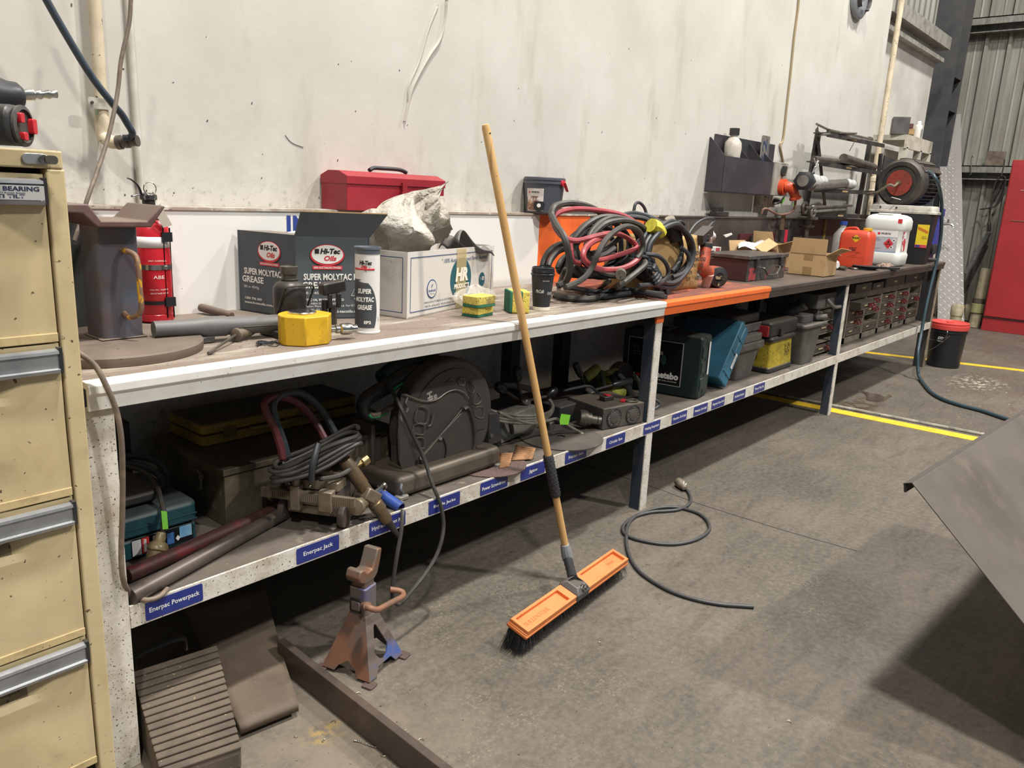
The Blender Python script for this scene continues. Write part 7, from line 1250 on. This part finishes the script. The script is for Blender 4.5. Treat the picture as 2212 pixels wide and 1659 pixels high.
# ---- yellow and black jump starter
js=thing('jump_starter','yellow and black portable battery pack with a red side clip','battery pack',(4.35,.15,.399)); jb=mat('dusty_black','2f2d2b',.5,dust=.6,dustcol='6a6157')
b=MB(); b.rbox(4.20,4.53,.055,.26,.400,.43,.02); b.build('base',jb,js,bevel=.006); b=MB(); b.loft([rr(4.205,4.525,.06,.255,.43,.015),rr(4.215,4.51,.065,.25,.575,.015)]); b.build('yellow_body',mat('dirty_yellow','bba52e',.5,col2='9c8a2c',scale=14,spk='3b341f',sscale=120,sthr=(.62,.66)),js)
b=MB(); b.rbox(4.19,4.53,.05,.27,.575,.605,.02); b.rbox(4.17,4.56,.06,.30,.605,.69,.02); b.build('top_case',jb,js,bevel=.012); 
b=MB(); b.rbox(4.158,4.172,.07,.14,.61,.67,.006,'x'); b.build('red_clip',mat('dull_red_lens','a02c30',.35),js,bevel=.002); b=MB(); b.rbox(4.28,4.33,.045,.06,.61,.65,.006,'y'); b.build('switch',black,js)
text('RECHARGE\nEVERY 3\nMONTHS OR\nAFTER USE',(4.44,.0615,.505),(0,0,1),(-1,0,0),.10,.07,mat('dark_print','2f2a1e',.6),js,bold=.02)
# ---- grey bin with things
gb_=thing('grey_bin','tall grey plastic bin with a scoop lip and black hose end on top, lower shelf','bin',(4.72,.12,.399)); b=MB(); b.loft([rr(4.62,4.80,.03,.30,.4,.02),rr(4.56,4.86,.02,.32,.625,.02)]); b.build('bin',gtm,gb_); b=MB(); b.rbox(4.54,4.90,.0,.34,.625,.645,.03); b.build('rim',gtm,gb_,bevel=.005)
b=MB(); b.tube([(4.78,.05,.665),(4.84,.02,.672),(4.90,.03,.665),(4.93,.08,.655)],.018,8); b.rbox(4.62,4.78,.05,.2,.645,.69,.02); b.build('clutter_insert',gtm,gb_,bevel=.005)
b=MB(); b.tube([(4.60,.2,.67),(4.62,.14,.71),(4.65,.08,.75)],.034,14); b.turn((4.645,.09,.745),(.3,-.6,.7),[(.036,0),(.04,.004),(.04,.02),(.03,.021),(.028,.006)],18); b.build('hose_end',black,label='black ribbed hose end resting on the grey bin',cat='hose')
# ---- steel box above first drawer unit and parts cabinets
cabm=mat('grimy_cabinet_frame','8a8272',.6,col2='5e574b',scale=9,thr=(.4,.7)); drm=mat('drawer_dark','3c3733',.55,col2='564c42',scale=12,dust=.4,dustcol='6a6157'); hred=mat('dark_red_handle','7a2426',.45,col2='5a2426',scale=20); ctag=mat('cream_tag','c7b48e',.6)
def drawer(par,x,y,z,w_,h_,m=drm,handle=True,out=0):
    b=MB(); b.rbox(x,x+w_,y-.012-out,y+.02,z,z+h_,.004,'y') if not out else b.box(x,x+w_,y-out,y+.02,z,z+h_); d=b.build('drawer',m,par,bevel=.003)
    yy=y-.013-out if not out else y-out-.001
    b=MB(); b.box(x+.008,x+w_-.008,yy-.002,yy,z+.008,z+.011); b.box(x+.008,x+w_-.008,yy-.002,yy,z+h_-.011,z+h_-.008); b.build('pressed_rib',cabm,d,smooth=False)
    panel('name_tag',(x+w_*.28,yy-.003,z+h_*.62),X_,Z_,w_*.2,.009,ctag,d)
    if handle: b=MB(); xc=x+w_*.60; b.tube([(xc-.03,yy,z+h_*.72),(xc-.032,yy-.022,z+h_*.66),(xc-.028,yy-.026,z+h_*.30),(xc+.028,yy-.026,z+h_*.30),(xc+.032,yy-.022,z+h_*.66),(xc+.03,yy,z+h_*.72)],.0052,6,res=3); b.box(xc-.036,xc+.036,yy-.004,yy,z+h_*.25,z+h_*.8); b.build('handle',hred,d)
    return d
def cabinet(x0,x1,y0,zs,lab,skip=(),out=None,hsel=None):
    t=thing('parts_cabinet',lab,'parts cabinet',((x0+x1)/2,y0+.15,.399),group='parts cabinets under the dark bench'); z1=zs[-1]
    for a,c in ((x0,x0+.02),(x1-.02,x1)): b=MB(); b.box(a,c,y0-.012,y0+.30,.400,z1); b.build('side',cabm,t,smooth=False)
    b=MB(); b.box(x0,x1,y0-.012,y0+.30,z1,z1+.045) ; b.build('top_frame',cabm,t,smooth=False); b=MB(); b.box(x0,x1,y0-.012,y0+.30,.400,zs[0]-.006); b.build('plinth',cabm,t,smooth=False); b=MB(); b.box(x0+.02,x1-.02,y0+.28,y0+.30,.4,z1); b.build('back',gap,t,smooth=False)
    for k in range(len(zs)-1):
        if k in skip: continue
        drawer(t,x0+.026,y0,zs[k],x1-x0-.052,zs[k+1]-zs[k]-.010,handle=(hsel is None or k in hsel),out=.09 if out==k else 0)
    for k in range(1,len(zs)-1): b=MB(); b.box(x0+.02,x1-.02,y0-.008,y0+.28,zs[k]-.009,zs[k]-.003); b.build('divider',cabm,t,smooth=False)
    return t
zs5=[.445,.510,.575,.640,.705]
nm=['nearest','second','middle','fourth','farthest']
for i in range(5):
    cabinet(5.60+.375*i,5.60+.375*(i+1)-.006,.13,zs5,nm[i]+' of the row of five parts cabinets under the dark bench',skip=((),(1,),(),(),(1,3))[i],out=(3 if i==0 else None),hsel=((1,2,3),(2,3),(0,1,2,3),(0,1,2,3),(2,))[i])
for i,(x0,x1,z0,z1) in enumerate(((5.62,5.97,.752,.815),(6.0,6.25,.752,.805),(6.30,6.80,.752,.825),(6.83,7.40,.752,.83))):
    t=thing('loose_drawer',('nearest','second','third','farthest')[i]+' dark drawer case lying on top of the parts cabinets','drawer',((x0+x1)/2,.25,z0),group='loose drawers on the parts cabinets'); b=MB(); b.rbox(x0,x1,.09,.36,z0,z1,.005,'y'); b.build('case',drm,t,bevel=.003); panel('name_tag',((x0+x1)/2,.0892,(z0+z1)/2),X_,Z_,.08,.012,ctag,t)
u=thing('parts_cabinet','grimy single parts cabinet left of the blue-black post with a grey lidded box on it','parts cabinet',(5.1,.2,.399)); 
for a,c in ((4.90,4.92),(5.30,5.32)): b=MB(); b.box(a,c,.075,.4,.40,.71); b.build('side',cabm,u,smooth=False)
for k,(z,h,hd) in enumerate(((.41,.055,True),(.545,.055,True),(.62,.07,False))): drawer(u,4.925,.085,z,.37,h,handle=hd)
for z in (.48,.535,.612,.70): b=MB(); b.box(4.92,5.30,.075,.4,z,z+.008); b.build('divider',cabm,u,smooth=False)
b=MB(); b.box(4.90,5.32,.39,.40,.4,.71); b.build('back',gap,u,smooth=False)
t=thing('lidded_box','grey steel box with a curved handle on the single parts cabinet','box',(5.08,.2,.712)); b=MB(); b.rbox(4.84,5.34,.06,.4,.712,.80,.01); b.build('body',gtm,t,bevel=.003); b=MB(); b.tube([(4.98,.058,.765),(4.99,.03,.735),(5.04,.02,.715),(5.16,.02,.715),(5.21,.03,.735),(5.22,.058,.775)],.012,10); b.build('handle',mat('grey_handle','6e6b66',.5),t)
b=MB(); b.rbox(5.24,5.35,.055,.062,.735,.795,.004,'y'); b.build('red_corner',mat('corner_red','6b3f3a',.6),t)
text('MILWAUK',(5.07,.0588,.77),X_,Z_,.10,.022,mat('faint_print','8f7a55',.6),t) if False else None

# ================================================================== BROOM
br=thing('broom','push broom with a bamboo-coloured handle and orange head leaning on the bench front','broom',(1.95,-.27,0))
woodm=mat('varnished_broom_handle','cfaa74',.4,col2='b98f58',scale=6,thr=(.4,.7),stretch=(1,1,.15),col3='8a5c2c',scale3=14,thr3=(.64,.7),stretch3=(1,1,.12),spk='4a3018',sscale=90,sthr=(.74,.77))
H0=Vector((2.075,-.150,.145)); H1=Vector((1.965,-.046,.915)); dirh=(H1-H0).normalized()
TOP=Vector((1.797,0.046,1.513))
H0=Vector((2.054,-0.165,0.139)); dirh=(TOP-H0).normalized(); LH=(TOP-H0).length
b=MB(); b.turn(H0,dirh,[(.0125,0),(.0125,LH-.012),(.011,LH-.003),(.006,LH)],24); b.build('handle',woodm,br)
b=MB(); b.cyl(TOP-dirh*.028+Vector((0,-.012,0)),TOP-dirh*.028+Vector((0,-.0128,0)),.0035,n=10); b.build('hanging_hole',gap,br)
def onh(px,py):  # nearest height along the handle for a photo row is baked below
    pass
g0=H0+dirh*(LH*.135); b=MB(); b.turn(g0,dirh,[(.0165,0),(.0175,.004),(.0175,.148),(.0160,.152)],24); gr_=b.build('grip_sleeve',mat('rubber_grip','2b2b2d',.7),br)
b=MB(); x,y=MB().frame(dirh)
for k in range(11):
    for j in range(9):
        a=2*math.pi*(j+(k%2)*.5)/9; b.ball(g0+dirh*(.012+k*.0125)+(x*math.cos(a)+y*math.sin(a))*.0175,.0024,6,4)
b.build('grip_nub',mat('rubber_grip','2b2b2d',.7),gr_,kind='stuff')
b=MB(); b.turn(H0-dirh*.052,dirh,[(.0175,0),(.0195,.004),(.0195,.03),(.017,.048),(.0155,.058),(.0135,.060)],12); b.build('collar',mat('grey_collar','85868a',.45),br,ang=20)
S0=Vector([(1.948,-0.281,0.095)][0])
b=MB(); q0=H0-dirh*.05; dn_=(S0-q0); L_=dn_.length; b.turn(q0,dn_,[(.0155,0)]+[(r_,L_*(k+.5)/10) for k,r_ in enumerate((.0165,.0145,.0165,.0145,.0165,.0145,.016,.016,.017,.018))]+[(.018,L_)],20); b.build('threaded_socket',mat('socket_black','2e2e30',.5),br)
# head: centre line on the floor plane, bristles splayed
hc0=Vector((1.615,-.322,0)); hc1=Vector((2.245,-.268,0)); hu=(hc1-hc0).normalized(); hv=Vector((-hu.y,hu.x,0)); tilt=rad(-16)
hvt=(hv*math.cos(tilt)+Vector((0,0,1))*math.sin(tilt)*-1); hn=hu.cross(hvt).normalized(); hn=hn if hn.z>0 else -hn
HL=(hc1-hc0).length; hb=hc0+Vector((0,0,.062))
def hp(a,v,h): return hb+hu*a+hvt*v+hn*h
orm=mat('broom_orange','d98248',.5,col2='cc6f36',scale=8,thr=(.45,.75),spk='5a3a28',sscale=90,sthr=(.70,.74),bump=.1)
def headpiece(a0,a1,inner_left):
    W=.038
    b=MB(); n=6; 
    out=[]
    b.loft([[hp(a,-W+i_,h),hp(a,W-i_,h),hp(a,W-i_,h+0),hp(a,-W+i_,h)] if False else [hp(a0+i_,-W+i_,h),hp(a1-i_,-W+i_,h),hp(a1-i_,W-i_,h),hp(a0+i_,W-i_,h)] for h,i_ in ((0,.002),(.006,0),(.010,.0),(.012,.002),(.026,.002),(.030,.006))]); return b
b=MB(); W=.038
def ringq(a0,a1,w0,h): return [hp(a0,-w0,h),hp(a1,-w0,h),hp(a1,w0,h),hp(a0,w0,h)]
b.loft([ringq(.002,HL-.002,W-.004,-.004),ringq(0,HL,W,0),ringq(0,HL,W,.007),ringq(.002,HL-.002,W-.003,.009),ringq(.002,HL-.002,W-.003,.014)]); b.build('head_base',orm,br,bevel=.003,smooth=True)
# raised rims leave a recessed tray on each side
for a0,a1 in ((.004,HL*.44),(HL*.56,HL-.004)):
    b=MB(); outer=ringq(a0,a1,W-.003,.014); inner=ringq(a0+.012,a1-.030,W-.014,.014); ot=ringq(a0,a1,W-.004,.026); it=ringq(a0+.014,a1-.032 if a0<.1 else a1-.012,W-.013,.026)
    if a0>.1: inner=ringq(a0+.03,a1-.012,W-.014,.014); it=ringq(a0+.032,a1-.012,W-.013,.026)
    b.loft([outer,ot,it,inner],False,False); b.build('head_rim',orm,br,bevel=.002,ang=25)
text('OUTWAGE',hp(.085,-.003,.0148),hu,hvt,.11,.016,mat('emboss_orange','b9622c',.6),br) if False else text('Oates',hp(HL-.075,.002,.0150),hu,hvt,.045,.014,mat('emboss_orange','cf763a',.6),br); text('BULLDOZER',hp(.095,-.004,.0150),hu,hvt,.13,.014,mat('emboss_orange','cf763a',.6),br)
b=MB(); b.loft([ringq(HL*.44,HL*.56,W+.0015,.0),ringq(HL*.44,HL*.56,W+.0015,.027),ringq(HL*.46,HL*.54,W*.55,.044),[q0.lerp(S0,1)+v for v in (hu*-.014-hv*.012,hu*.014-hv*.012,hu*.014+hv*.012,hu*-.014+hv*.012)]]); bk2=b.build('bracket',mat('bracket_grey','4e4d4e',.5,.1,dust=.3),br,bevel=.003)
b=MB(); c=hp(HL*.5,-W*.72,.036); b.turn(c,-hv+Vector((0,0,.6)),[(.013,0),(.013,.004),(.009,.005),(.009,.014),(.005,.015),(.005,.020)],10); b.build('wing_bolt',chrome,br)
rd=random.Random(12); b=MB()
for i in range(3600):
    a=rd.uniform(.004,HL-.004) if i%4 else rd.uniform(.002,.05); v=rd.uniform(-W+.008,W-.008); end_l=max(0,1-a/.05); end_r=max(0,1-(HL-a)/.05)
    p=hp(a,v,-.002); drop=p.z-.0015; q=p+Vector((0,0,-drop))+hu*(-.06*end_l*rd.random()+.03*end_r*rd.random()+rd.uniform(-.006,.006))+hv*(v*.45+rd.uniform(-.006,.006))
    s_=hu*.0011; t_=hv*.0011; b.add([p-s_,p+s_,p+t_,q],[(0,1,3),(1,2,3),(2,0,3)])
b.build('bristles',mat('black_bristle','1f1d1c',.7),br,smooth=False,kind='stuff')
# ================================================================== AXLE STAND
js=thing('axle_stand','rusty orange and blue axle stand with a cranked handle on the floor','axle stand',(1.265,-.050,0),rz=rad(15))
asm=mat('orange_blue_worn_steel','70655e',.55,.2,col2='86604c',scale=9,thr=(.52,.66),col3='4a5f96',scale3=9,thr3=(.50,.62),bump=.1); aso=mat('rust_orange_worn','87604a',.6,.15,col2='665b54',scale=14,thr=(.45,.62),bump=.1)
FT=[Vector((-.098,-.072,0)),Vector((.0,-.098,0))]
# four legs: plates splay from the neck (z=.165) to the feet; each face is a trapezoid with its opening
nk=.027; nz=.165
top=[Vector((-nk,-nk,nz)),Vector((nk,-nk,nz)),Vector((nk,nk,nz)),Vector((-nk,nk,nz))]
ft=[Vector((-.082,-.082,.006)),Vector((.082,-.082,.006)),Vector((.082,.082,.006)),Vector((-.082,.082,.006))]
for k in range(4):
    a,c=top[k],top[(k+1)%4]; d_,e_=ft[k],ft[(k+1)%4]
    def fq(u,v): return (a.lerp(c,u)).lerp(d_.lerp(e_,u),v)
    def fqp(pts): return [fq(u,v) for u,v in pts]
    n_=((c-a).cross(d_-a)).normalized()
    n_=n_ if n_.dot((a+c)/2*Vector((1,1,0)) if False else Vector(((a+c).x,(a+c).y,0)))>0 else -n_
    b=MB(js)
    if k in (0,2):    # faces with the tall rounded window
        outer=fqp([(0,0),(1,0),(1,.98),(.78,.98),(.70,.86),(.30,.86),(.22,.98),(0,.98)]); win=[(.50,.22),(.60,.25),(.70,.48),(.74,.62),(.62,.74),(.50,.78),(.38,.74),(.26,.62),(.30,.48),(.40,.25)]
        # strips round the window
        O_=[(0,0),(.5,0),(1,0),(1,.5),(1,.98),(.78,.98),(.70,.86),(.5,.86),(.30,.86),(.22,.98),(0,.98),(0,.5)]; I_=[(.42,.24),(.5,.20),(.58,.24),(.71,.50),(.75,.62),(.70,.68),(.62,.76),(.5,.80),(.38,.76),(.30,.68),(.25,.62),(.29,.50)]
        po,pi=fqp(O_),fqp(I_); n=len(po); t_=n_*-.004
        vs=po+pi+[p+t_ for p in po]+[p+t_ for p in pi]; fs=[]
        for i in range(n): j=(i+1)%n; fs+=[(i,j,n+j,n+i),(2*n+i,3*n+i,3*n+j,2*n+j),(i,2*n+i,2*n+j,j),(n+i,n+j,3*n+j,3*n+i)]
        b.add(vs,fs); b.build('leg_plate',asm,js,smooth=False,ang=20)
    else:
        po=fqp([(0,0),(1,0),(1,.98),(.74,.98),(.69,.88),(.5,.76),(.31,.88),(.26,.98),(0,.98)]); t_=n_*-.004; n=len(po)
        b.add(po+[p+t_ for p in po],[tuple(range(n)),tuple(range(2*n-1,n-1,-1))]+[(i,(i+1)%n,n+(i+1)%n,n+i) for i in range(n)]); b.build('leg_plate',aso if k==3 else asm,js,smooth=False)
for p in ft: b=MB(js); b.rbox(p.x-.017,p.x+.017,p.y-.017,p.y+.017,0,.006,.006); b.build('foot',mat('foot_brown','5d4c46',.6,.2),js,bevel=.001)
b=MB(js); b.rbox(-.028,.028,-.028,.028,.155,.245,.008); b.build('neck',asm,js,bevel=.003)
b=MB(js); b.box(-.0345,-.026,-.020,.020,.175,.212); b.build('pawl_window',gap,js,smooth=False); b=MB(js); b.box(-.037,-.030,-.015,.015,.180,.208); b.build('pawl',asm,js,bevel=.003)
b=MB(js); b.rbox(-.022,.022,-.022,.022,.245,.268,.004); b.build('ratchet_column',aso,js,bevel=.002)
b=MB(js); b.prism([(-.044,.0),(-.050,.014),(-.042,.034),(-.026,.033),(-.012,.018),(.012,.018),(.026,.046),(.036,.070),(.056,.066),(.050,.038),(.036,-.002),(.020,-.014),(-.020,-.014)],(0,.024,.272),X_,Z_,.048); b.build('saddle',mat('saddle_steel','6e655a',.5,.3,col2='8a5138',scale=8,thr=(.5,.65)),js,bevel=.004)
b=MB(); b.cyl([(1.223,-0.105,0.215)][0],[(1.216,-0.130,0.228)][0],.012,n=12); b.tube([(1.215,-0.120,0.224),(1.217,-0.140,0.226),(1.237,-0.145,0.216),(1.273,-0.135,0.209),(1.323,-0.115,0.196),(1.364,-0.100,0.186),(1.382,-0.085,0.185),(1.375,-0.075,0.192),(1.353,-0.060,0.199)],.0085,10,res=5); b.build('crank_handle',aso,js)
# ================================================================== FLOOR CABLE WITH PLUG
cb2=thing('floor_cable','dark grey cable with a round plug looped on the open floor','cable',(2.703,-0.204,0.000))
fl=[]; z_=.007
b=MB(); b.tube([(3.209,-0.006,0.007),(3.155,-0.060,0.007),(3.083,-0.108,0.007),(3.013,-0.130,0.007),(2.939,-0.125,0.007),(2.887,-0.098,0.007),(2.832,-0.061,0.007),(2.757,-0.038,0.007),(2.678,-0.037,0.007),(2.604,-0.057,0.007),(2.553,-0.095,0.007),(2.538,-0.141,0.007),(2.550,-0.199,0.007),(2.578,-0.255,0.007),(2.626,-0.300,0.007),(2.705,-0.329,0.007),(2.791,-0.332,0.007),(2.859,-0.316,0.007),(2.926,-0.269,0.007),(2.965,-0.212,0.007),(2.969,-0.153,0.007),(2.955,-0.105,0.007),(2.896,-0.057,0.007),(2.798,-0.035,0.007),(2.696,-0.041,0.007),(2.609,-0.074,0.007),(2.529,-0.121,0.007),(2.442,-0.182,0.007),(2.364,-0.252,0.007),(2.306,-0.328,0.007),(2.275,-0.414,0.007),(2.264,-0.493,0.007),(2.278,-0.574,0.007),(2.310,-0.643,0.007),(2.347,-0.692,0.007),(2.373,-0.726,0.007)],.0072,10,res=4); b.build('cable',cbd,cb2)
q=Vector((3.166,-0.028,0.020)); c=Vector((3.233,0.051,0.022)); d=(c-q).normalized(); b=MB(); b.turn(q,d,[(.008,-.004),(.013,.004),(.014,.02),(.020,.03),(.0215,.05),(.0215,.075),(.018,.08)],18); b.build('plug',mat('plug_olive','645c4e',.5,col2='7d7364',scale=30),cb2)
b=MB(); b.tube([q+Vector((0,0,.008)),q+Vector((.02,.015,.015)),q+Vector((.03,.02,.02))],.0018,5); b.tube([q+Vector((0,0,.008)),q+Vector((.025,.005,.013)),q+Vector((.03,.01,.012))],.0018,5); b.build('cable_tie',white_print,cb2)
# ================================================================== RIBBED RAMP, BOARD, ANGLE
rp=thing('wheel_chock','ribbed brown rubber wheel chock under the near end of the bench','wheel chock',(.77,-.02,0)); rpm=mat('dusty_brown_rubber','63574a',.8,col2='4e453b',scale=12,thr=(.4,.7),spk='a39478',sscale=110,sthr=(.70,.73))
BL,BR,FR,FL=Vector((.700,.125,.160)),Vector((.902,.090,.160)),Vector((.805,-.185,.06)),Vector((.640,-.140,.06))
FLf=Vector((FL.x,FL.y-.0,0))
b=MB(); dz=Vector((0,0,-.012)); b.hexa([Vector((v.x,v.y,0)) for v in (FL,FR,BR,BL)]+[v+dz for v in (FL,FR,BR,BL)]); b.build('wedge_body',rpm,rp,smooth=False,bevel=.006)
for k in range(15):
    t=(k+.5)/15; a=FL.lerp(BL,t)+dz; c=FR.lerp(BR,t)+dz; b=MB(); b.beam(a,c,.0165,.022,up=(BL-FL).cross(FR-FL)*-1); b.build('rib',rpm,rp,smooth=False,bevel=.003)
hw=mat('chock_handle_grey','56514a',.6)
b=MB(); b.tube([(0.737,0.194,0.120),(0.739,0.189,0.150),(0.795,0.189,0.155),(0.855,0.181,0.155),(0.864,0.183,0.120)],.012,8,flat=.6); b.build('carry_handle',hw,rp)
bd=thing('rubber_board','dusty brown bowed board lying under the bench beside the wheel chock','board',(1.05,.2,0)); bdm=mat('dusty_brown_board','5e5145',.75,col2='6f6252',scale=5,thr=(.4,.65),spk='b0a283',sscale=120,sthr=(.735,.75),col3='7d6743',scale3=6,thr3=(.62,.75))
A_,B_,C2,D2=[Vector(p) for p in [(0.853,-0.100,0.030),(1.000,-0.124,0.030),(1.213,0.365,0.060),(0.987,0.415,0.060)]]
b=MB(); nu,nv=8,18
def bf(u,v,h=0): p=(A_.lerp(B_,u)).lerp(D2.lerp(C2,u),v); return Vector((p.x,p.y,.030+h+.055*max(0,v-.35)**1.5*2))
b.surf(lambda u,v:bf(u,v),nu,nv); b.build('board',bdm,bd,solid=.024,bevel=0)
an=thing('angle_iron','long rusty brown steel angle lying on the floor, running towards the camera','steel angle',(1.06,-.4,0)); anm=mat('mill_scale_steel','544a43',.5,.3,col2='6d5c50',scale=7,thr=(.45,.7),col3='463d38',scale3=3,thr3=(.5,.7))
b=MB(); pr=[(0,0),(.004,0),(.006,.074),(.020,.075),(.040,.02),(.044,.022),(.024,.081),(.002,.081)]
pA,pB=Vector((1.083,.10,0)),Vector((1.035,-.95,0)); dv=(pB-pA).normalized(); sx=Vector((-dv.y,dv.x,0)); sx=sx if sx.x>0 else -sx
b.prism([(-p[0],p[1]) for p in pr],pA,-sx,Z_,-(pB-pA).length) if False else b.loft([[pA+sx*x+Vector((0,0,z)) for x,z in pr],[pB+sx*x+Vector((0,0,z)) for x,z in pr]]); b.build('angle',anm,an,bevel=.002,ang=20)
bc=MB()
for k in range(16): q=Vector([(1.040,-0.297,0.003)][0]).lerp(Vector([(1.062,-0.352,0.003)][0]),k/15)+Vector((0,.004*math.sin(k*.4),0)); bc.ball(q,.0022,6,5)
bc.build('bead_chain',chrome,label='tiny bead chain lying on the floor beside the steel angle',cat='chain',kind=None)
# swarf curls and crumbs on the floor
rd=random.Random(31); b=MB()
spots=[(1.165,0.079,0.002),(1.151,0.007,0.002),(0.926,-0.093,0.002),(0.845,-0.071,0.002),(1.162,-0.160,0.002),(1.154,-0.363,0.002),(1.047,-0.204,0.002),(1.926,-0.392,0.002),(2.273,-0.612,0.002),(1.874,-1.049,0.002),(2.653,-0.579,0.002),(1.825,-0.479,0.002),(1.756,-0.185,0.002),(0.990,-0.244,0.002),(1.060,-0.385,0.002),(1.084,-0.433,0.002),(1.155,-0.413,0.002),(0.953,-0.182,0.002),(2.391,-0.306,0.002),(2.779,0.046,0.002)]
for p in spots:
    r=.003+rd.random()*.005; a0=rd.random()*6
    b.tube([(p[0]+r*math.cos(a0+t*.7),p[1]+r*math.sin(a0+t*.7),.002+.002*rd.random()) for t in range(6)],.0011,5,res=3)
b.build('metal_swarf',mat('swarf','a59a86',.35,.6),label='scattered small curls of metal swarf on the floor',cat='swarf',kind='stuff')
# ================================================================== STEEL TRAY AT RIGHT
ty=thing('steel_tray','large folded sheet steel tray edge jutting in from the right','steel sheet',(2.2,-1.7,0)); tym=mat('grey_mill_sheet','6a625b',.5,.3,col2='574f48',scale=3,thr=(.4,.7),col3='75695c',scale3=9,thr3=(.55,.75),spk='3b3531',sscale=60,sthr=(.76,.79))
A_=Vector((2.142,-1.183,.640)); e=Vector((1,-.075,0)).normalized(); th=rad(42); s_=Vector((-.075*0,-math.cos(th),-math.sin(th))); s_=(s_-e*s_.dot(e)).normalized(); L1=1.5; L2=1.15
nn=e.cross(s_).normalized(); nn=nn if nn.z>0 else -nn
b=MB(); c4=[A_,A_+e*L1,A_+e*L1+s_*L2,A_+s_*L2]; b.hexa([v-nn*.004 for v in c4]+c4); b.build('sheet',tym,ty,smooth=False,bevel=.0015)
b=MB(); f1_=Vector((0,1,-.35)).normalized(); q=[A_,A_+f1_*.020,A_+f1_*.020+Vector((0,-.006,-.018))]
b.hexa([A_-nn*.004,A_+e*L1-nn*.004,A_+e*L1+f1_*.022-nn*.004,A_+f1_*.022-nn*.004,A_,A_+e*L1,A_+e*L1+f1_*.022,A_+f1_*.022]); g_=A_+f1_*.022; dn2=Vector((0,-.2,-1)).normalized()*.024
b.hexa([g_,g_+e*L1,g_+e*L1+Vector((0,-.004,0)),g_+Vector((0,-.004,0)),g_+dn2,g_+e*L1+dn2,g_+e*L1+dn2+Vector((0,-.004,0)),g_+dn2+Vector((0,-.004,0))]); b.build('folded_lip',darksteel,ty,smooth=False)
b=MB(); b.box(3.60,3.64,-1.42,-1.38,0,.46); b.build('leg',darksteel,ty,smooth=False)

finish_texts()
